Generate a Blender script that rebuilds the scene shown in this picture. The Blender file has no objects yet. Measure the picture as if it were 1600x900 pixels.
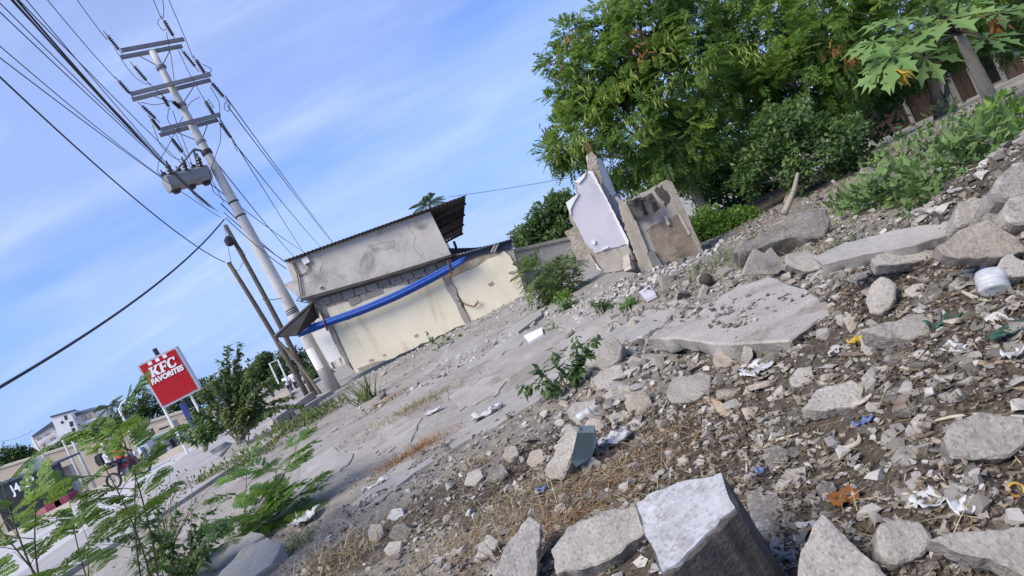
import bpy, bmesh, math, random
import numpy as np
from mathutils import Vector, Matrix, noise as mnoise

random.seed(7); RNG = np.random.default_rng(7)
SC = bpy.context.scene
COL = SC.collection
R = math.radians

# ------------------------------------------------------------------ camera
F, ROLL, VH, CAMZ = 1000.0, R(27.0), 45.0, 1.15
CR, SR = math.cos(ROLL), math.sin(ROLL)
PITCH = math.atan(VH / F)
cd = bpy.data.cameras.new('camera'); cam = bpy.data.objects.new('camera', cd); COL.objects.link(cam)
cd.sensor_width = 36.0; cd.lens = 36.0 * F / 1600.0; cd.clip_start = 0.05; cd.clip_end = 20000
fwd = Vector((0, math.cos(PITCH), -math.sin(PITCH))); upv = Vector((0, math.sin(PITCH), math.cos(PITCH))); rgt = Vector((1, 0, 0))
cx = rgt * CR - upv * SR       # image right in the world (the phone is held tilted)
cx = rgt * CR + (-upv) * SR
cy = rgt * SR + upv * CR       # image up
cam.matrix_world = Matrix(((cx.x, cy.x, -fwd.x, 0), (cx.y, cy.y, -fwd.y, 0), (cx.z, cy.z, -fwd.z, CAMZ), (0, 0, 0, 1)))
SC.camera = cam

# ------------------------------------------------------------------ sky and sun
SUN_AZ, SUN_EL = R(-128), R(48)          # azimuth clockwise from +Y
sdir = Vector((math.sin(SUN_AZ) * math.cos(SUN_EL), math.cos(SUN_AZ) * math.cos(SUN_EL), math.sin(SUN_EL)))
W = bpy.data.worlds.new('World'); SC.world = W; W.use_nodes = True
wn, wl = W.node_tree.nodes, W.node_tree.links
wn.clear()
out = wn.new('ShaderNodeOutputWorld'); bg = wn.new('ShaderNodeBackground'); bg.inputs[1].default_value = 0.105
sky = wn.new('ShaderNodeTexSky'); sky.sky_type = 'NISHITA'; sky.sun_disc = False
sky.sun_elevation = SUN_EL; sky.sun_rotation = SUN_AZ; sky.air_density = 1.0; sky.dust_density = 0.0; sky.ozone_density = 6.0
geo = wn.new('ShaderNodeTexCoord')
sep = wn.new('ShaderNodeSeparateXYZ'); wl.new(geo.outputs['Generated'], sep.inputs[0])
def wmath(op, a, b=None, clamp=False):
    n = wn.new('ShaderNodeMath'); n.operation = op; n.use_clamp = clamp
    for i, s in enumerate((a, b)):
        if s is None: continue
        if isinstance(s, (int, float)): n.inputs[i].default_value = s
        else: wl.new(s, n.inputs[i])
    return n.outputs[0]
zz = wmath('ADD', wmath('MAXIMUM', sep.outputs[2], 0.0), 0.22)
comb = wn.new('ShaderNodeCombineXYZ')
wl.new(wmath('DIVIDE', sep.outputs[0], zz), comb.inputs[0]); wl.new(wmath('DIVIDE', sep.outputs[1], zz), comb.inputs[1])
def cloud(scale, rot, stretch, detail, lo, hi, off):
    mp = wn.new('ShaderNodeMapping'); wl.new(comb.outputs[0], mp.inputs[0])
    mp.inputs['Rotation'].default_value = (0, 0, rot); mp.inputs['Scale'].default_value = stretch; mp.inputs['Location'].default_value = off
    nz = wn.new('ShaderNodeTexNoise'); wl.new(mp.outputs[0], nz.inputs['Vector'])
    nz.inputs['Scale'].default_value = scale; nz.inputs['Detail'].default_value = detail; nz.inputs['Roughness'].default_value = 0.55; nz.inputs['Distortion'].default_value = 0.35
    r = wn.new('ShaderNodeMapRange'); r.interpolation_type = 'SMOOTHSTEP'; wl.new(nz.outputs[0], r.inputs[0])
    r.inputs[1].default_value = lo; r.inputs[2].default_value = hi
    return r.outputs[0]
c1 = cloud(0.62, R(-25), (0.6, 1.2, 1), 4, 0.34, 0.64, (8.075, -0.5675, 0))
c2 = cloud(2.6, R(-32), (0.6, 1.7, 1), 7, 0.42, 0.75, (5.1, 3.3, 0))
cf = wmath('ADD', wmath('MULTIPLY', c1, 0.62), wmath('MULTIPLY', wmath('MULTIPLY', c1, c2), 0.34), True)
cf = wmath('ADD', wmath('MULTIPLY', cf, 0.76), 0.0, True)
mixc = wn.new('ShaderNodeMixRGB'); mixc.inputs[2].default_value = (3.5, 4.15, 6.1, 1)
wl.new(cf, mixc.inputs[0])
skyt = wn.new('ShaderNodeMixRGB'); skyt.blend_type = 'MULTIPLY'; skyt.inputs[0].default_value = 1.0; skyt.inputs[2].default_value = (0.62, 0.80, 1.15, 1)
wl.new(sky.outputs[0], skyt.inputs[1])
hzf = wn.new('ShaderNodeMapRange'); hzf.interpolation_type = 'SMOOTHSTEP'; wl.new(wmath('ABSOLUTE', sep.outputs[2]), hzf.inputs[0])
hzf.inputs[1].default_value = 0.0; hzf.inputs[2].default_value = 0.36; hzf.inputs[3].default_value = 0.90; hzf.inputs[4].default_value = 0.0
hazec = wn.new('ShaderNodeMixRGB'); hazec.inputs[2].default_value = (1.55, 2.5, 4.9, 1); wl.new(hzf.outputs[0], hazec.inputs[0]); wl.new(skyt.outputs[0], hazec.inputs[1])
wl.new(hazec.outputs[0], mixc.inputs[1]); wl.new(mixc.outputs[0], bg.inputs[0]); wl.new(bg.outputs[0], out.inputs[0])

sl = bpy.data.lights.new('sun', 'SUN'); sl.energy = 2.7; sl.angle = R(32); sl.color = (1.0, 0.91, 0.77)
so = bpy.data.objects.new('sun', sl); COL.objects.link(so); so.location = (-20, -8, 30)
so.rotation_euler = sdir.to_track_quat('Z', 'Y').to_euler()

SC.view_settings.view_transform = 'Standard'; SC.view_settings.look = 'None'
SC.view_settings.exposure = 0.88; SC.view_settings.gamma = 1.0; SC.view_settings.use_curve_mapping = False
SC.render.engine = 'CYCLES'
SC.cycles.use_denoising = True; SC.cycles.max_bounces = 6; SC.cycles.transparent_max_bounces = 8
SC.cycles.diffuse_bounces = 3; SC.cycles.glossy_bounces = 2; SC.cycles.transmission_bounces = 4; SC.cycles.caustics_reflective = False; SC.cycles.caustics_refractive = False

# ------------------------------------------------------------------ geometry helpers
A = lambda *a: np.array(a, float)
def ray(px, py):
    dx, dy = px - 800.0, py - 450.0
    u, v = dx * CR - dy * SR, -dx * SR - dy * CR
    d = rgt * u + fwd * F + upv * v
    return A(d.x, d.y, d.z) / d.y
def P(px, py, d):                       # photo pixel and distance ahead -> point of the place
    return A(0, 0, CAMZ) + ray(px, py) * d
def onplane(px, py, o, n):
    r = ray(px, py); c = A(0, 0, CAMZ)
    return c + r * (np.dot(np.asarray(o) - c, n) / np.dot(r, n))
def vhash(i, j, s):
    h = np.sin(i * 127.1 + j * 311.7 + s * 74.7) * 43758.5453
    return h - np.floor(h)
def vnoise(x, y, s=0):
    x = np.asarray(x, float); y = np.asarray(y, float)
    i, j = np.floor(x), np.floor(y); a, b = x - i, y - j
    a = a * a * (3 - 2 * a); b = b * b * (3 - 2 * b)
    return (vhash(i, j, s) * (1 - a) * (1 - b) + vhash(i + 1, j, s) * a * (1 - b) + vhash(i, j + 1, s) * (1 - a) * b + vhash(i + 1, j + 1, s) * a * b) * 2 - 1
def sstep(a, b, x):
    t = np.clip((np.asarray(x, float) - a) / (b - a), 0, 1); return t * t * (3 - 2 * t)
def rub(x, y):                          # 1 where broken rubble lies, 0 on the trodden sand
    e = y - (5.45 + 0.33 * np.minimum(x, 1.0)) + 0.5 * vnoise(x * 1.3, y * 1.3, 3)
    near = 1 - sstep(-0.5, 0.45, e)
    far = sstep(0.6, 1.5, x) * (1 - sstep(8.3, 9.3, y))
    return np.maximum(near * sstep(-3.6, -2.0, x), far)
def hz(x, y):
    x = np.asarray(x, float); y = np.asarray(y, float)
    z = 0.07 + 0.60 * np.exp(-(((x - 2.2) / 1.15) ** 2 + ((y - 2.2) / 1.2) ** 2))
    z += 0.09 * np.exp(-(((x - 0.6) / 0.9) ** 2 + ((y - 4.2) / 0.8) ** 2))
    z += 0.14 * np.exp(-(((x - 1.6) / 1.3) ** 2 + ((y - 6.6) / 0.9) ** 2))
    z += 0.17 * np.exp(-(((x - 1.35) / 0.65) ** 2 + ((y - 8.05) / 0.45) ** 2))
    z -= 0.06 * np.exp(-(((x + 1.6) / 1.6) ** 2 + ((y - 6.8) / 1.2) ** 2))
    hs = sstep(12.5, 15.0, y) * sstep(-6.0, -4.4, x) * (1 - sstep(15.3, 16.5, y)) * (1 - sstep(0.2, 1.5, x))
    z += 0.10 * hs
    z -= 0.75 * sstep(29, 43, y)
    z -= 0.70 * sstep(8.5, 17, y) * sstep(4.2, 7.5, x)
    fade = 1 - sstep(9, 13, np.hypot(x, y))
    z += 0.035 * vnoise(x * 0.7, y * 0.7, 1) * fade
    r = rub(x, y) * fade
    z += r * (0.030 * vnoise(x * 2.7, y * 2.7, 2) + 0.020 * vnoise(x * 7, y * 7, 4) + 0.011 * vnoise(x * 17, y * 17, 5))
    z += (0.016 * vnoise(x * 2.1, y * 2.1, 8) + 0.008 * vnoise(x * 6, y * 6, 9)) * fade * (1 - rub(x, y))
    return z
_T = np.geomspace(0.7, 120, 900)
def gp(px, py, lift=0.0):               # where the line of sight meets the ground
    r = ray(px, py); pts = A(0, 0, CAMZ) + r * _T[:, None]
    d = pts[:, 2] - hz(pts[:, 0], pts[:, 1]) - lift
    k = np.argmax(d < 0) if (d < 0).any() else len(_T) - 1
    if k == 0: return pts[0]
    t = _T[k - 1] + (_T[k] - _T[k - 1]) * d[k - 1] / max(d[k - 1] - d[k], 1e-9)
    p = A(0, 0, CAMZ) + r * t
    return p
def nrm(v):
    v = np.asarray(v, float); return v / (np.linalg.norm(v, axis=-1, keepdims=True) + 1e-12)

class MB:
    def __init__(s): s.v = []; s.f = []; s.r = []; s.n = 0
    def add(s, v, faces, r=None):
        v = np.asarray(v, float).reshape(-1, 3)
        for f in faces:
            f = np.asarray(f, int)
            if f.ndim == 1: f = f[None]
            s.f.append(f + s.n)
        s.v.append(v); s.n += len(v)
        s.r.append(np.full(len(v), 0.5 if r is None else r, float) if np.isscalar(r) or r is None else np.asarray(r, float))
        return s
    def box(s, c, size, rot=None):
        h = np.array(size, float) / 2
        v = np.array([[x, y, z] for x in (-1, 1) for y in (-1, 1) for z in (-1, 1)], float) * h
        if rot is not None: v = v @ np.array(rot, float).T
        return s.add(v + np.asarray(c, float), [[[0, 1, 3, 2], [4, 6, 7, 5], [0, 4, 5, 1], [2, 3, 7, 6], [0, 2, 6, 4], [1, 5, 7, 3]]])
    def hexa(s, a, b):                  # two quads (front, back), corners in the same order
        return s.add(list(a) + list(b), [[[0, 1, 2, 3], [7, 6, 5, 4], [0, 4, 5, 1], [1, 5, 6, 2], [2, 6, 7, 3], [3, 7, 4, 0]]])
    def prism(s, poly, vec):
        p = np.asarray(poly, float); n = len(p); vec = np.asarray(vec, float)
        s.add(np.vstack([p, p + vec]), [list(range(n)), list(range(2 * n - 1, n - 1, -1)), [[i, i + n, (i + 1) % n + n, (i + 1) % n] for i in range(n)]])
        return s
    def tube(s, pts, rad, n=8, caps=True):
        p = np.asarray(pts, float); m = len(p); rad = np.full(m, rad, float) if np.isscalar(rad) else np.asarray(rad, float)
        t = np.gradient(p, axis=0); t = nrm(t)
        ref = A(0, 0, 1) if abs(t[0][2]) < 0.9 else A(1, 0, 0)
        a = nrm(np.cross(t[0], ref)); V = []
        ang = np.linspace(0, 2 * np.pi, n, endpoint=False)
        for i in range(m):
            a = a - t[i] * np.dot(a, t[i]); a = nrm(a); b = np.cross(t[i], a)
            V.append(p[i] + rad[i] * (np.cos(ang)[:, None] * a + np.sin(ang)[:, None] * b))
        q = [[i * n + k, i * n + (k + 1) % n, (i + 1) * n + (k + 1) % n, (i + 1) * n + k] for i in range(m - 1) for k in range(n)]
        fs = [q]
        if caps: fs += [list(range(n - 1, -1, -1)), list(range((m - 1) * n, m * n))]
        return s.add(np.vstack(V), fs)
    def lathe(s, base, prof, n=14, axis=(0, 0, 1)):
        ax = nrm(A(*axis)); base = np.asarray(base, float)
        return s.tube([base + ax * h for r, h in prof], [max(r, 1e-4) for r, h in prof], n) if False else s._lathe(base, prof, n, ax)
    def _lathe(s, base, prof, n, ax):
        ref = A(0, 0, 1) if abs(ax[2]) < 0.9 else A(1, 0, 0)
        a = nrm(np.cross(ax, ref)); b = np.cross(ax, a); ang = np.linspace(0, 2 * np.pi, n, endpoint=False)
        V = np.vstack([base + ax * h + max(r, 1e-4) * (np.cos(ang)[:, None] * a + np.sin(ang)[:, None] * b) for r, h in prof]); m = len(prof)
        q = [[i * n + k, i * n + (k + 1) % n, (i + 1) * n + (k + 1) % n, (i + 1) * n + k] for i in range(m - 1) for k in range(n)]
        return s.add(V, [q, list(range(n - 1, -1, -1)), list(range((m - 1) * n, m * n))])
    def leaves(s, p, d, nn, L, Wd, rnd, fold=0.25):
        p = np.asarray(p, float); N = len(p)
        if N == 0: return s
        d = nrm(d); sd = nrm(np.cross(d, nn)); up = np.cross(sd, d)
        L = np.broadcast_to(np.asarray(L, float), (N,))[:, None]; Wd = np.broadcast_to(np.asarray(Wd, float), (N,))[:, None]
        mid = p + d * L * 0.42
        v = np.stack([p, mid + sd * Wd / 2 - up * Wd * fold, p + d * L - up * L * 0.06, mid - sd * Wd / 2 - up * Wd * fold], 1).reshape(-1, 3)
        i = np.arange(N) * 4
        f = np.concatenate([np.stack([i, i + 1, i + 2], 1), np.stack([i, i + 2, i + 3], 1)])
        return s.add(v, [f], np.repeat(np.broadcast_to(np.asarray(rnd, float), (N,)), 4))
    def blades(s, p, d, L, Wd, bend, rnd, seg=4):     # grass: tapered strips that bend over
        p = np.asarray(p, float); N = len(p); d = nrm(d); L = np.broadcast_to(L, (N,)); Wd = np.broadcast_to(Wd, (N,))
        hd = d.copy(); hd[:, 2] = 0; hd = nrm(hd + 1e-6); sd = nrm(np.cross(d, A(0, 0, 1)) + 1e-6)
        t = np.linspace(0, 1, seg + 1); V = []
        for k in t:
            c = p + d * (L * k)[:, None] + (hd * 0.5 - A(0, 0, 0.75)) * (L * bend * k * k)[:, None]
            w = (Wd * (1 - k) * 0.5 + 0.0002)[:, None]; V += [c - sd * w, c + sd * w]
        V = np.stack(V, 1).reshape(-1, 3); i = np.arange(N) * (2 * seg + 2); fs = []
        for k in range(seg): fs.append(np.stack([i + 2 * k, i + 2 * k + 1, i + 2 * k + 3, i + 2 * k + 2], 1))
        return s.add(V, fs, np.repeat(np.broadcast_to(rnd, (N,)), 2 * seg + 2))
    def merge(s, o, M=None):
        for f in o.f: s.f.append(f + s.n)
        for v, r in zip(o.v, o.r): s.v.append(v); s.r.append(r)
        s.n += o.n; return s
    def mesh(s, name, org, smooth=False):
        v = np.vstack(s.v) - np.asarray(org, float); me = bpy.data.meshes.new(name)
        me.vertices.add(len(v)); me.vertices.foreach_set('co', v.ravel().astype(np.float32))
        ls = np.concatenate([np.full(len(f), f.shape[1]) for f in s.f]); vi = np.concatenate([f.ravel() for f in s.f])
        me.loops.add(len(vi)); me.loops.foreach_set('vertex_index', vi.astype(np.int32))
        me.polygons.add(len(ls)); st = np.concatenate([[0], np.cumsum(ls)[:-1]])
        me.polygons.foreach_set('loop_start', st.astype(np.int32))
        me.update(calc_edges=True); me.validate()
        at = me.attributes.new('rnd', 'FLOAT', 'POINT')
        if len(at.data) == len(v): at.data.foreach_set('value', np.concatenate(s.r).astype(np.float32))
        me.polygons.foreach_set('use_smooth', np.full(len(me.polygons), smooth, bool))
        return me
    def build(s, name, mat, parent=None, smooth=False, org=None):
        v = np.vstack(s.v)
        if parent is not None:
            o0 = world_loc(parent)
            org = o0 if org is None else np.asarray(org, float)
        elif org is None: org = np.array([v[:, 0].mean(), v[:, 1].mean(), v[:, 2].min()])
        o = bpy.data.objects.new(name, s.mesh(name, org, smooth)); COL.objects.link(o)
        if mat is not None: o.data.materials.append(mat)
        LOC[o.name] = np.asarray(org, float)
        if parent is not None:
            o.parent = parent; o.location = tuple(np.asarray(org) - o0)
        else: o.location = tuple(org)
        return o
LOC = {}
def world_loc(o): return LOC[o.name]
def tag(o, label=None, cat=None, group=None, kind=None):
    if label: o['label'] = label
    if cat: o['category'] = cat
    if group: o['group'] = group
    if kind: o['kind'] = kind
    return o
def thing(name, label, cat, loc, group=None):
    o = bpy.data.objects.new(name, None); COL.objects.link(o); o.location = tuple(loc); o.empty_display_size = 0.1
    LOC[o.name] = np.asarray(loc, float); return tag(o, label, cat, group)
def struct(o): o['kind'] = 'structure'; return o

# ------------------------------------------------------------------ materials
def nodes(name):
    m = bpy.data.materials.new(name); m.use_nodes = True; t = m.node_tree
    return m, t.nodes, t.links, t.nodes['Principled BSDF']
def col(c): return (c[0], c[1], c[2], 1)
def add_noise(n, l, vec, scale, detail=5, rough=0.6, dist=0.0):
    z = n.new('ShaderNodeTexNoise'); z.inputs['Scale'].default_value = scale; z.inputs['Detail'].default_value = detail
    z.inputs['Roughness'].default_value = rough; z.inputs['Distortion'].default_value = dist; l.new(vec, z.inputs['Vector']); return z.outputs[0]
def ramp(n, l, fac, stops):
    r = n.new('ShaderNodeValToRGB'); e = r.color_ramp.elements
    e[0].position, e[0].color = stops[0][0], col(stops[0][1]); e[1].position, e[1].color = stops[-1][0], col(stops[-1][1])
    for p, c in stops[1:-1]: x = e.new(p); x.color = col(c)
    l.new(fac, r.inputs[0]); return r.outputs[0]
def mix(n, l, fac, a, b, mode='MIX'):
    m = n.new('ShaderNodeMixRGB'); m.blend_type = mode
    for i, s in enumerate((fac, a, b)):
        if isinstance(s, (int, float)): m.inputs[i].default_value = s
        elif isinstance(s, tuple): m.inputs[i].default_value = col(s)
        else: l.new(s, m.inputs[i])
    return m.outputs[0]
def mrange(n, l, x, a, b, c=0.0, d=1.0):
    r = n.new('ShaderNodeMapRange'); l.new(x, r.inputs[0]); r.inputs[1].default_value = a; r.inputs[2].default_value = b; r.inputs[3].default_value = c; r.inputs[4].default_value = d
    return r.outputs[0]
def surf(name, stops, scale=6,  bump=0.3, fine=60, rough=0.85, stain=None, stain_scale=2.0, stain_at=(0.55, 0.7), objrnd=0.0, metal=0.0, bdist=0.02, spec=0.3, streak=False, grit=0.0):
    """weathered surface: two scales of noise for colour, grain in the relief, optional stains"""
    m, n, l, b = nodes(name)
    g = n.new('ShaderNodeNewGeometry'); pos = g.outputs['Position']
    if streak:
        mp = n.new('ShaderNodeMapping'); mp.inputs['Scale'].default_value = (1, 1, 0.16); l.new(pos, mp.inputs[0]); pos2 = mp.outputs[0]
    else: pos2 = pos
    a = add_noise(n, l, pos, scale, 8, 0.65); c = add_noise(n, l, pos, fine, 3, 0.6)
    f = mix(n, l, 0.35, a, c); k = ramp(n, l, f, stops)
    if stain is not None:
        s = mrange(n, l, add_noise(n, l, pos2, stain_scale, 7, 0.62, 0.4), stain_at[0], stain_at[1]); k = mix(n, l, s, k, stain)
    if grit:                          # exposed aggregate: pale stones and dark pits
        vo = n.new('ShaderNodeTexVoronoi'); vo.inputs['Scale'].default_value = 130; l.new(pos, vo.inputs['Vector'])
        sp = n.new('ShaderNodeSeparateColor'); l.new(vo.outputs['Color'], sp.inputs[0])
        pit = mrange(n, l, sp.outputs[0], 0.80, 0.86, 0, grit); k = mix(n, l, pit, k, (0.07, 0.065, 0.06))
        agg = mrange(n, l, sp.outputs[1], 0.84, 0.90, 0, grit * .7); k = mix(n, l, agg, k, (0.56, 0.54, 0.50))
    if objrnd:
        oi = n.new('ShaderNodeObjectInfo'); v = mrange(n, l, oi.outputs['Random'], 0, 1, 1 - objrnd, 1 + objrnd)
        cc = n.new('ShaderNodeCombineXYZ'); [l.new(v, cc.inputs[i]) for i in range(3)]; k = mix(n, l, 1.0, k, cc.outputs[0], 'MULTIPLY')
    l.new(k, b.inputs['Base Color']); b.inputs['Roughness'].default_value = rough; b.inputs['Metallic'].default_value = metal; b.inputs['Specular IOR Level'].default_value = spec
    bp = n.new('ShaderNodeBump'); bp.inputs['Strength'].default_value = bump; bp.inputs['Distance'].default_value = bdist
    l.new(mix(n, l, 0.5, a, c), bp.inputs['Height']); l.new(bp.outputs[0], b.inputs['Normal'])
    return m
def flat(name, c, rough=0.5, metal=0.0, spec=0.5, var=0.08):
    m, n, l, b = nodes(name); g = n.new('ShaderNodeNewGeometry'); z = add_noise(n, l, g.outputs['Position'], 9, 6, 0.65)
    k = ramp(n, l, z, [(0.3, tuple(x * (1 - 2 * var) for x in c)), (0.7, tuple(min(1, x * (1 + 2 * var)) for x in c))])
    l.new(k, b.inputs['Base Color']); b.inputs['Roughness'].default_value = rough; b.inputs['Metallic'].default_value = metal; b.inputs['Specular IOR Level'].default_value = spec
    return m
def leafmat(name, stops, trans=0.3, rough=0.5, spec=0.25):
    m, n, l, b = nodes(name); at = n.new('ShaderNodeAttribute'); at.attribute_name = 'rnd'
    g = n.new('ShaderNodeNewGeometry'); z = add_noise(n, l, g.outputs['Position'], 2.2, 3)
    f = mix(n, l, 0.30, at.outputs['Fac'], z); k = ramp(n, l, f, stops)
    l.new(k, b.inputs['Base Color']); b.inputs['Roughness'].default_value = rough; b.inputs['Specular IOR Level'].default_value = spec
    t = n.new('ShaderNodeBsdfTranslucent'); l.new(mix(n, l, 0.5, k, (0.10, 0.17, 0.02), 'ADD'), t.inputs[0])
    ms = n.new('ShaderNodeMixShader'); ms.inputs[0].default_value = trans
    l.new(b.outputs[0], ms.inputs[1]); l.new(t.outputs[0], ms.inputs[2]); l.new(ms.outputs[0], n['Material Output'].inputs[0])
    return m
M = {}
M['concrete'] = surf('concrete', [(0.30, (0.215, 0.195, 0.165)), (0.52, (0.335, 0.308, 0.268)), (0.72, (0.43, 0.40, 0.355))], 7, 0.55, 95, 0.9, (0.15, 0.145, 0.135), 3.0, (0.56, 0.72), 0.16, grit=.30)
M['concrete_warm'] = surf('concrete_warm', [(0.30, (0.22, 0.19, 0.15)), (0.52, (0.37, 0.32, 0.26)), (0.72, (0.47, 0.42, 0.35))], 8, 0.6, 60, 0.92, (0.17, 0.13, 0.09), 4.0, (0.56, 0.72), 0.15, grit=.25)
M['concrete_dark'] = surf('concrete_dark', [(0.30, (0.085, 0.078, 0.066)), (0.52, (0.175, 0.160, 0.138)), (0.72, (0.265, 0.245, 0.215))], 9, 0.6, 90, 0.92, (0.08, 0.075, 0.065), 5.0, (0.58, 0.72), 0.2, grit=.35)
M['limewash'] = surf('limewash', [(0.30, (0.27, 0.268, 0.268)), (0.55, (0.41, 0.41, 0.415)), (0.75, (0.52, 0.52, 0.53))], 14, 0.25, 60, 0.85, (0.29, 0.285, 0.28), 19.0, (0.52, 0.62), 0.0, grit=.25)
M['paintedshade'] = surf('shade_painted_concrete', [(0.30, (0.042, 0.038, 0.033)), (0.52, (0.085, 0.077, 0.067)), (0.75, (0.16, 0.146, 0.128))], 9, 0.6, 80, 0.95, (0.14, 0.125, 0.105), 6, (0.6, 0.75))  # shade put into the colour: near-black concrete for shaded faces
M['slab'] = surf('floor_slab', [(0.30, (0.25, 0.228, 0.195)), (0.50, (0.35, 0.325, 0.288)), (0.72, (0.43, 0.405, 0.365))], 3.5, 0.5, 60, 0.9, (0.20, 0.175, 0.14), 3.2, (0.52, 0.66), 0.0, grit=.2)
M['strip'] = surf('foundation_cement', [(0.30, (0.24, 0.222, 0.195)), (0.52, (0.335, 0.315, 0.283)), (0.72, (0.42, 0.40, 0.365))], 3.0, 0.3, 40, 0.9, (0.30, 0.27, 0.23), 1.7, (0.52, 0.68), 0.0)
M['render'] = surf('cement_render', [(0.28, (0.34, 0.315, 0.275)), (0.50, (0.49, 0.46, 0.415)), (0.72, (0.60, 0.57, 0.52))], 2.2, 0.35, 35, 0.9, (0.25, 0.23, 0.205), 1.6, (0.54, 0.70), 0.0)
M['cream'] = surf('cream_paint', [(0.25, (0.60, 0.54, 0.40)), (0.52, (0.72, 0.665, 0.52)), (0.75, (0.78, 0.735, 0.60))], 1.6, 0.15, 30, 0.85, (0.45, 0.37, 0.245), 1.5, (0.52, 0.66), 0.0, streak=True)
M['white'] = surf('white_plaster', [(0.25, (0.62, 0.61, 0.59)), (0.55, (0.76, 0.76, 0.75)), (0.75, (0.82, 0.82, 0.82))], 4, 0.15, 40, 0.8, (0.45, 0.42, 0.37), 3, (0.6, 0.75))
M['lavender'] = surf('lavender_plaster', [(0.28, (0.42, 0.405, 0.44)), (0.52, (0.53, 0.515, 0.555)), (0.75, (0.59, 0.575, 0.61))], 3, 0.15, 40, 0.85, (0.33, 0.30, 0.34), 2.6, (0.56, 0.72), streak=True)
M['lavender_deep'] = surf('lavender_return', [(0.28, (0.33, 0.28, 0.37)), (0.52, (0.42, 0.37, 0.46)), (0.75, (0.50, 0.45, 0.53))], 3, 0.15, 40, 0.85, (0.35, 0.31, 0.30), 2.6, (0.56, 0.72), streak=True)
M['coral'] = surf('coral_stone', [(0.28, (0.21, 0.175, 0.13)), (0.52, (0.37, 0.325, 0.255)), (0.75, (0.52, 0.475, 0.395))], 9, 1.0, 45, 0.95, (0.20, 0.16, 0.11), 6, (0.56, 0.7), 0.1, bdist=0.04)
M['oldplaster'] = surf('bare_plaster', [(0.28, (0.27, 0.23, 0.18)), (0.52, (0.41, 0.37, 0.31)), (0.75, (0.52, 0.48, 0.42))], 4, 0.4, 40, 0.92, (0.12, 0.11, 0.10), 2.6, (0.58, 0.68), streak=True)
M['brownmud'] = surf('brown_plaster', [(0.28, (0.17, 0.13, 0.10)), (0.52, (0.25, 0.20, 0.155)), (0.75, (0.36, 0.31, 0.26))], 5, 0.4, 40, 0.92, (0.12, 0.095, 0.075), 3.0, (0.50, 0.62))
M['block'] = surf('cement_block', [(0.28, (0.22, 0.20, 0.175)), (0.52, (0.33, 0.30, 0.27)), (0.75, (0.42, 0.39, 0.35))], 9, 0.7, 45, 0.95, (0.17, 0.15, 0.13), 5, (0.58, 0.7), 0.14)
M['polecon'] = surf('pole_concrete', [(0.25, (0.40, 0.40, 0.385)), (0.52, (0.50, 0.50, 0.48)), (0.75, (0.56, 0.56, 0.54))], 2.5, 0.2, 35, 0.85, (0.34, 0.33, 0.31), 1.6, (0.55, 0.7), streak=True)
M['polewood'] = surf('pole_timber', [(0.25, (0.06, 0.052, 0.042)), (0.52, (0.12, 0.105, 0.083)), (0.75, (0.18, 0.163, 0.13))], 5, 0.5, 30, 0.9, (0.07, 0.06, 0.05), 3, (0.55, 0.7), streak=True)
M['steel'] = surf('galvanised_steel', [(0.25, (0.14, 0.145, 0.16)), (0.55, (0.22, 0.225, 0.24)), (0.75, (0.30, 0.30, 0.32))], 6, 0.1, 40, 0.55, (0.25, 0.22, 0.19), 5, (0.6, 0.75), metal=0.4)
M['polymer'] = flat('insulator_polymer', (0.035, 0.035, 0.04), 0.45)
M['wire'] = flat('cable_black', (0.02, 0.02, 0.022), 0.6)
M['tank'] = surf('switch_tank', [(0.25, (0.17, 0.175, 0.17)), (0.55, (0.25, 0.255, 0.25)), (0.75, (0.32, 0.325, 0.32))], 4, 0.1, 40, 0.5, (0.28, 0.27, 0.25), 4, (0.6, 0.75))
M['pipe'] = flat('blue_pvc', (0.020, 0.085, 0.36), 0.5, spec=.35, var=0.10)
M['roof'] = surf('corrugated_roof', [(0.25, (0.035, 0.033, 0.033)), (0.55, (0.07, 0.066, 0.064)), (0.75, (0.11, 0.10, 0.095))], 4, 0.2, 30, 0.7, (0.05, 0.03, 0.02), 3, (0.55, 0.7), metal=0.2)
M['roofblue'] = flat('dark_sheet_roof', (0.03, 0.04, 0.065), 0.5, 0.3)
M['darkwood'] = surf('dark_timber', [(0.25, (0.03, 0.024, 0.02)), (0.55, (0.07, 0.055, 0.042)), (0.75, (0.12, 0.10, 0.08))], 5, 0.4, 30, 0.85)
M['shackwood'] = surf('shack_boards', [(0.25, (0.022, 0.014, 0.011)), (0.55, (0.045, 0.028, 0.022)), (0.75, (0.08, 0.058, 0.047))], 4, 0.4, 30, 0.9, (0.10, 0.09, 0.085), 2, (0.55, 0.7), 0.25, streak=True)
M['shackgrey'] = surf('grey_boards', [(0.25, (0.12, 0.11, 0.10)), (0.55, (0.20, 0.19, 0.175)), (0.75, (0.28, 0.27, 0.25))], 4, 0.4, 30, 0.9, (0.10, 0.09, 0.085), 2, (0.55, 0.7), 0.2, streak=True)
M['black'] = flat('black_paint', (0.012, 0.013, 0.016), 0.5)
M['shopdark'] = flat('shop_navy', (0.014, 0.020, 0.032), 0.5)
M['red'] = flat('sign_red', (0.42, 0.012, 0.020), 0.6, spec=.2, var=0.05)
M['signwhite'] = flat('sign_white', (0.80, 0.80, 0.80), 0.5, var=0.02)
M['signgrey'] = flat('sign_metal', (0.50, 0.51, 0.53), 0.4, 0.2)
M['postblue'] = flat('banner_blue', (0.03, 0.05, 0.26), 0.5)
M['postblack'] = flat('banner_black', (0.02, 0.025, 0.035), 0.5)
M['road'] = surf('dusty_road', [(0.25, (0.36, 0.355, 0.345)), (0.55, (0.46, 0.455, 0.445)), (0.75, (0.52, 0.515, 0.505))], 0.6, 0.2, 8, 0.9, (0.30, 0.29, 0.27), 0.35, (0.55, 0.7))
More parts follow.
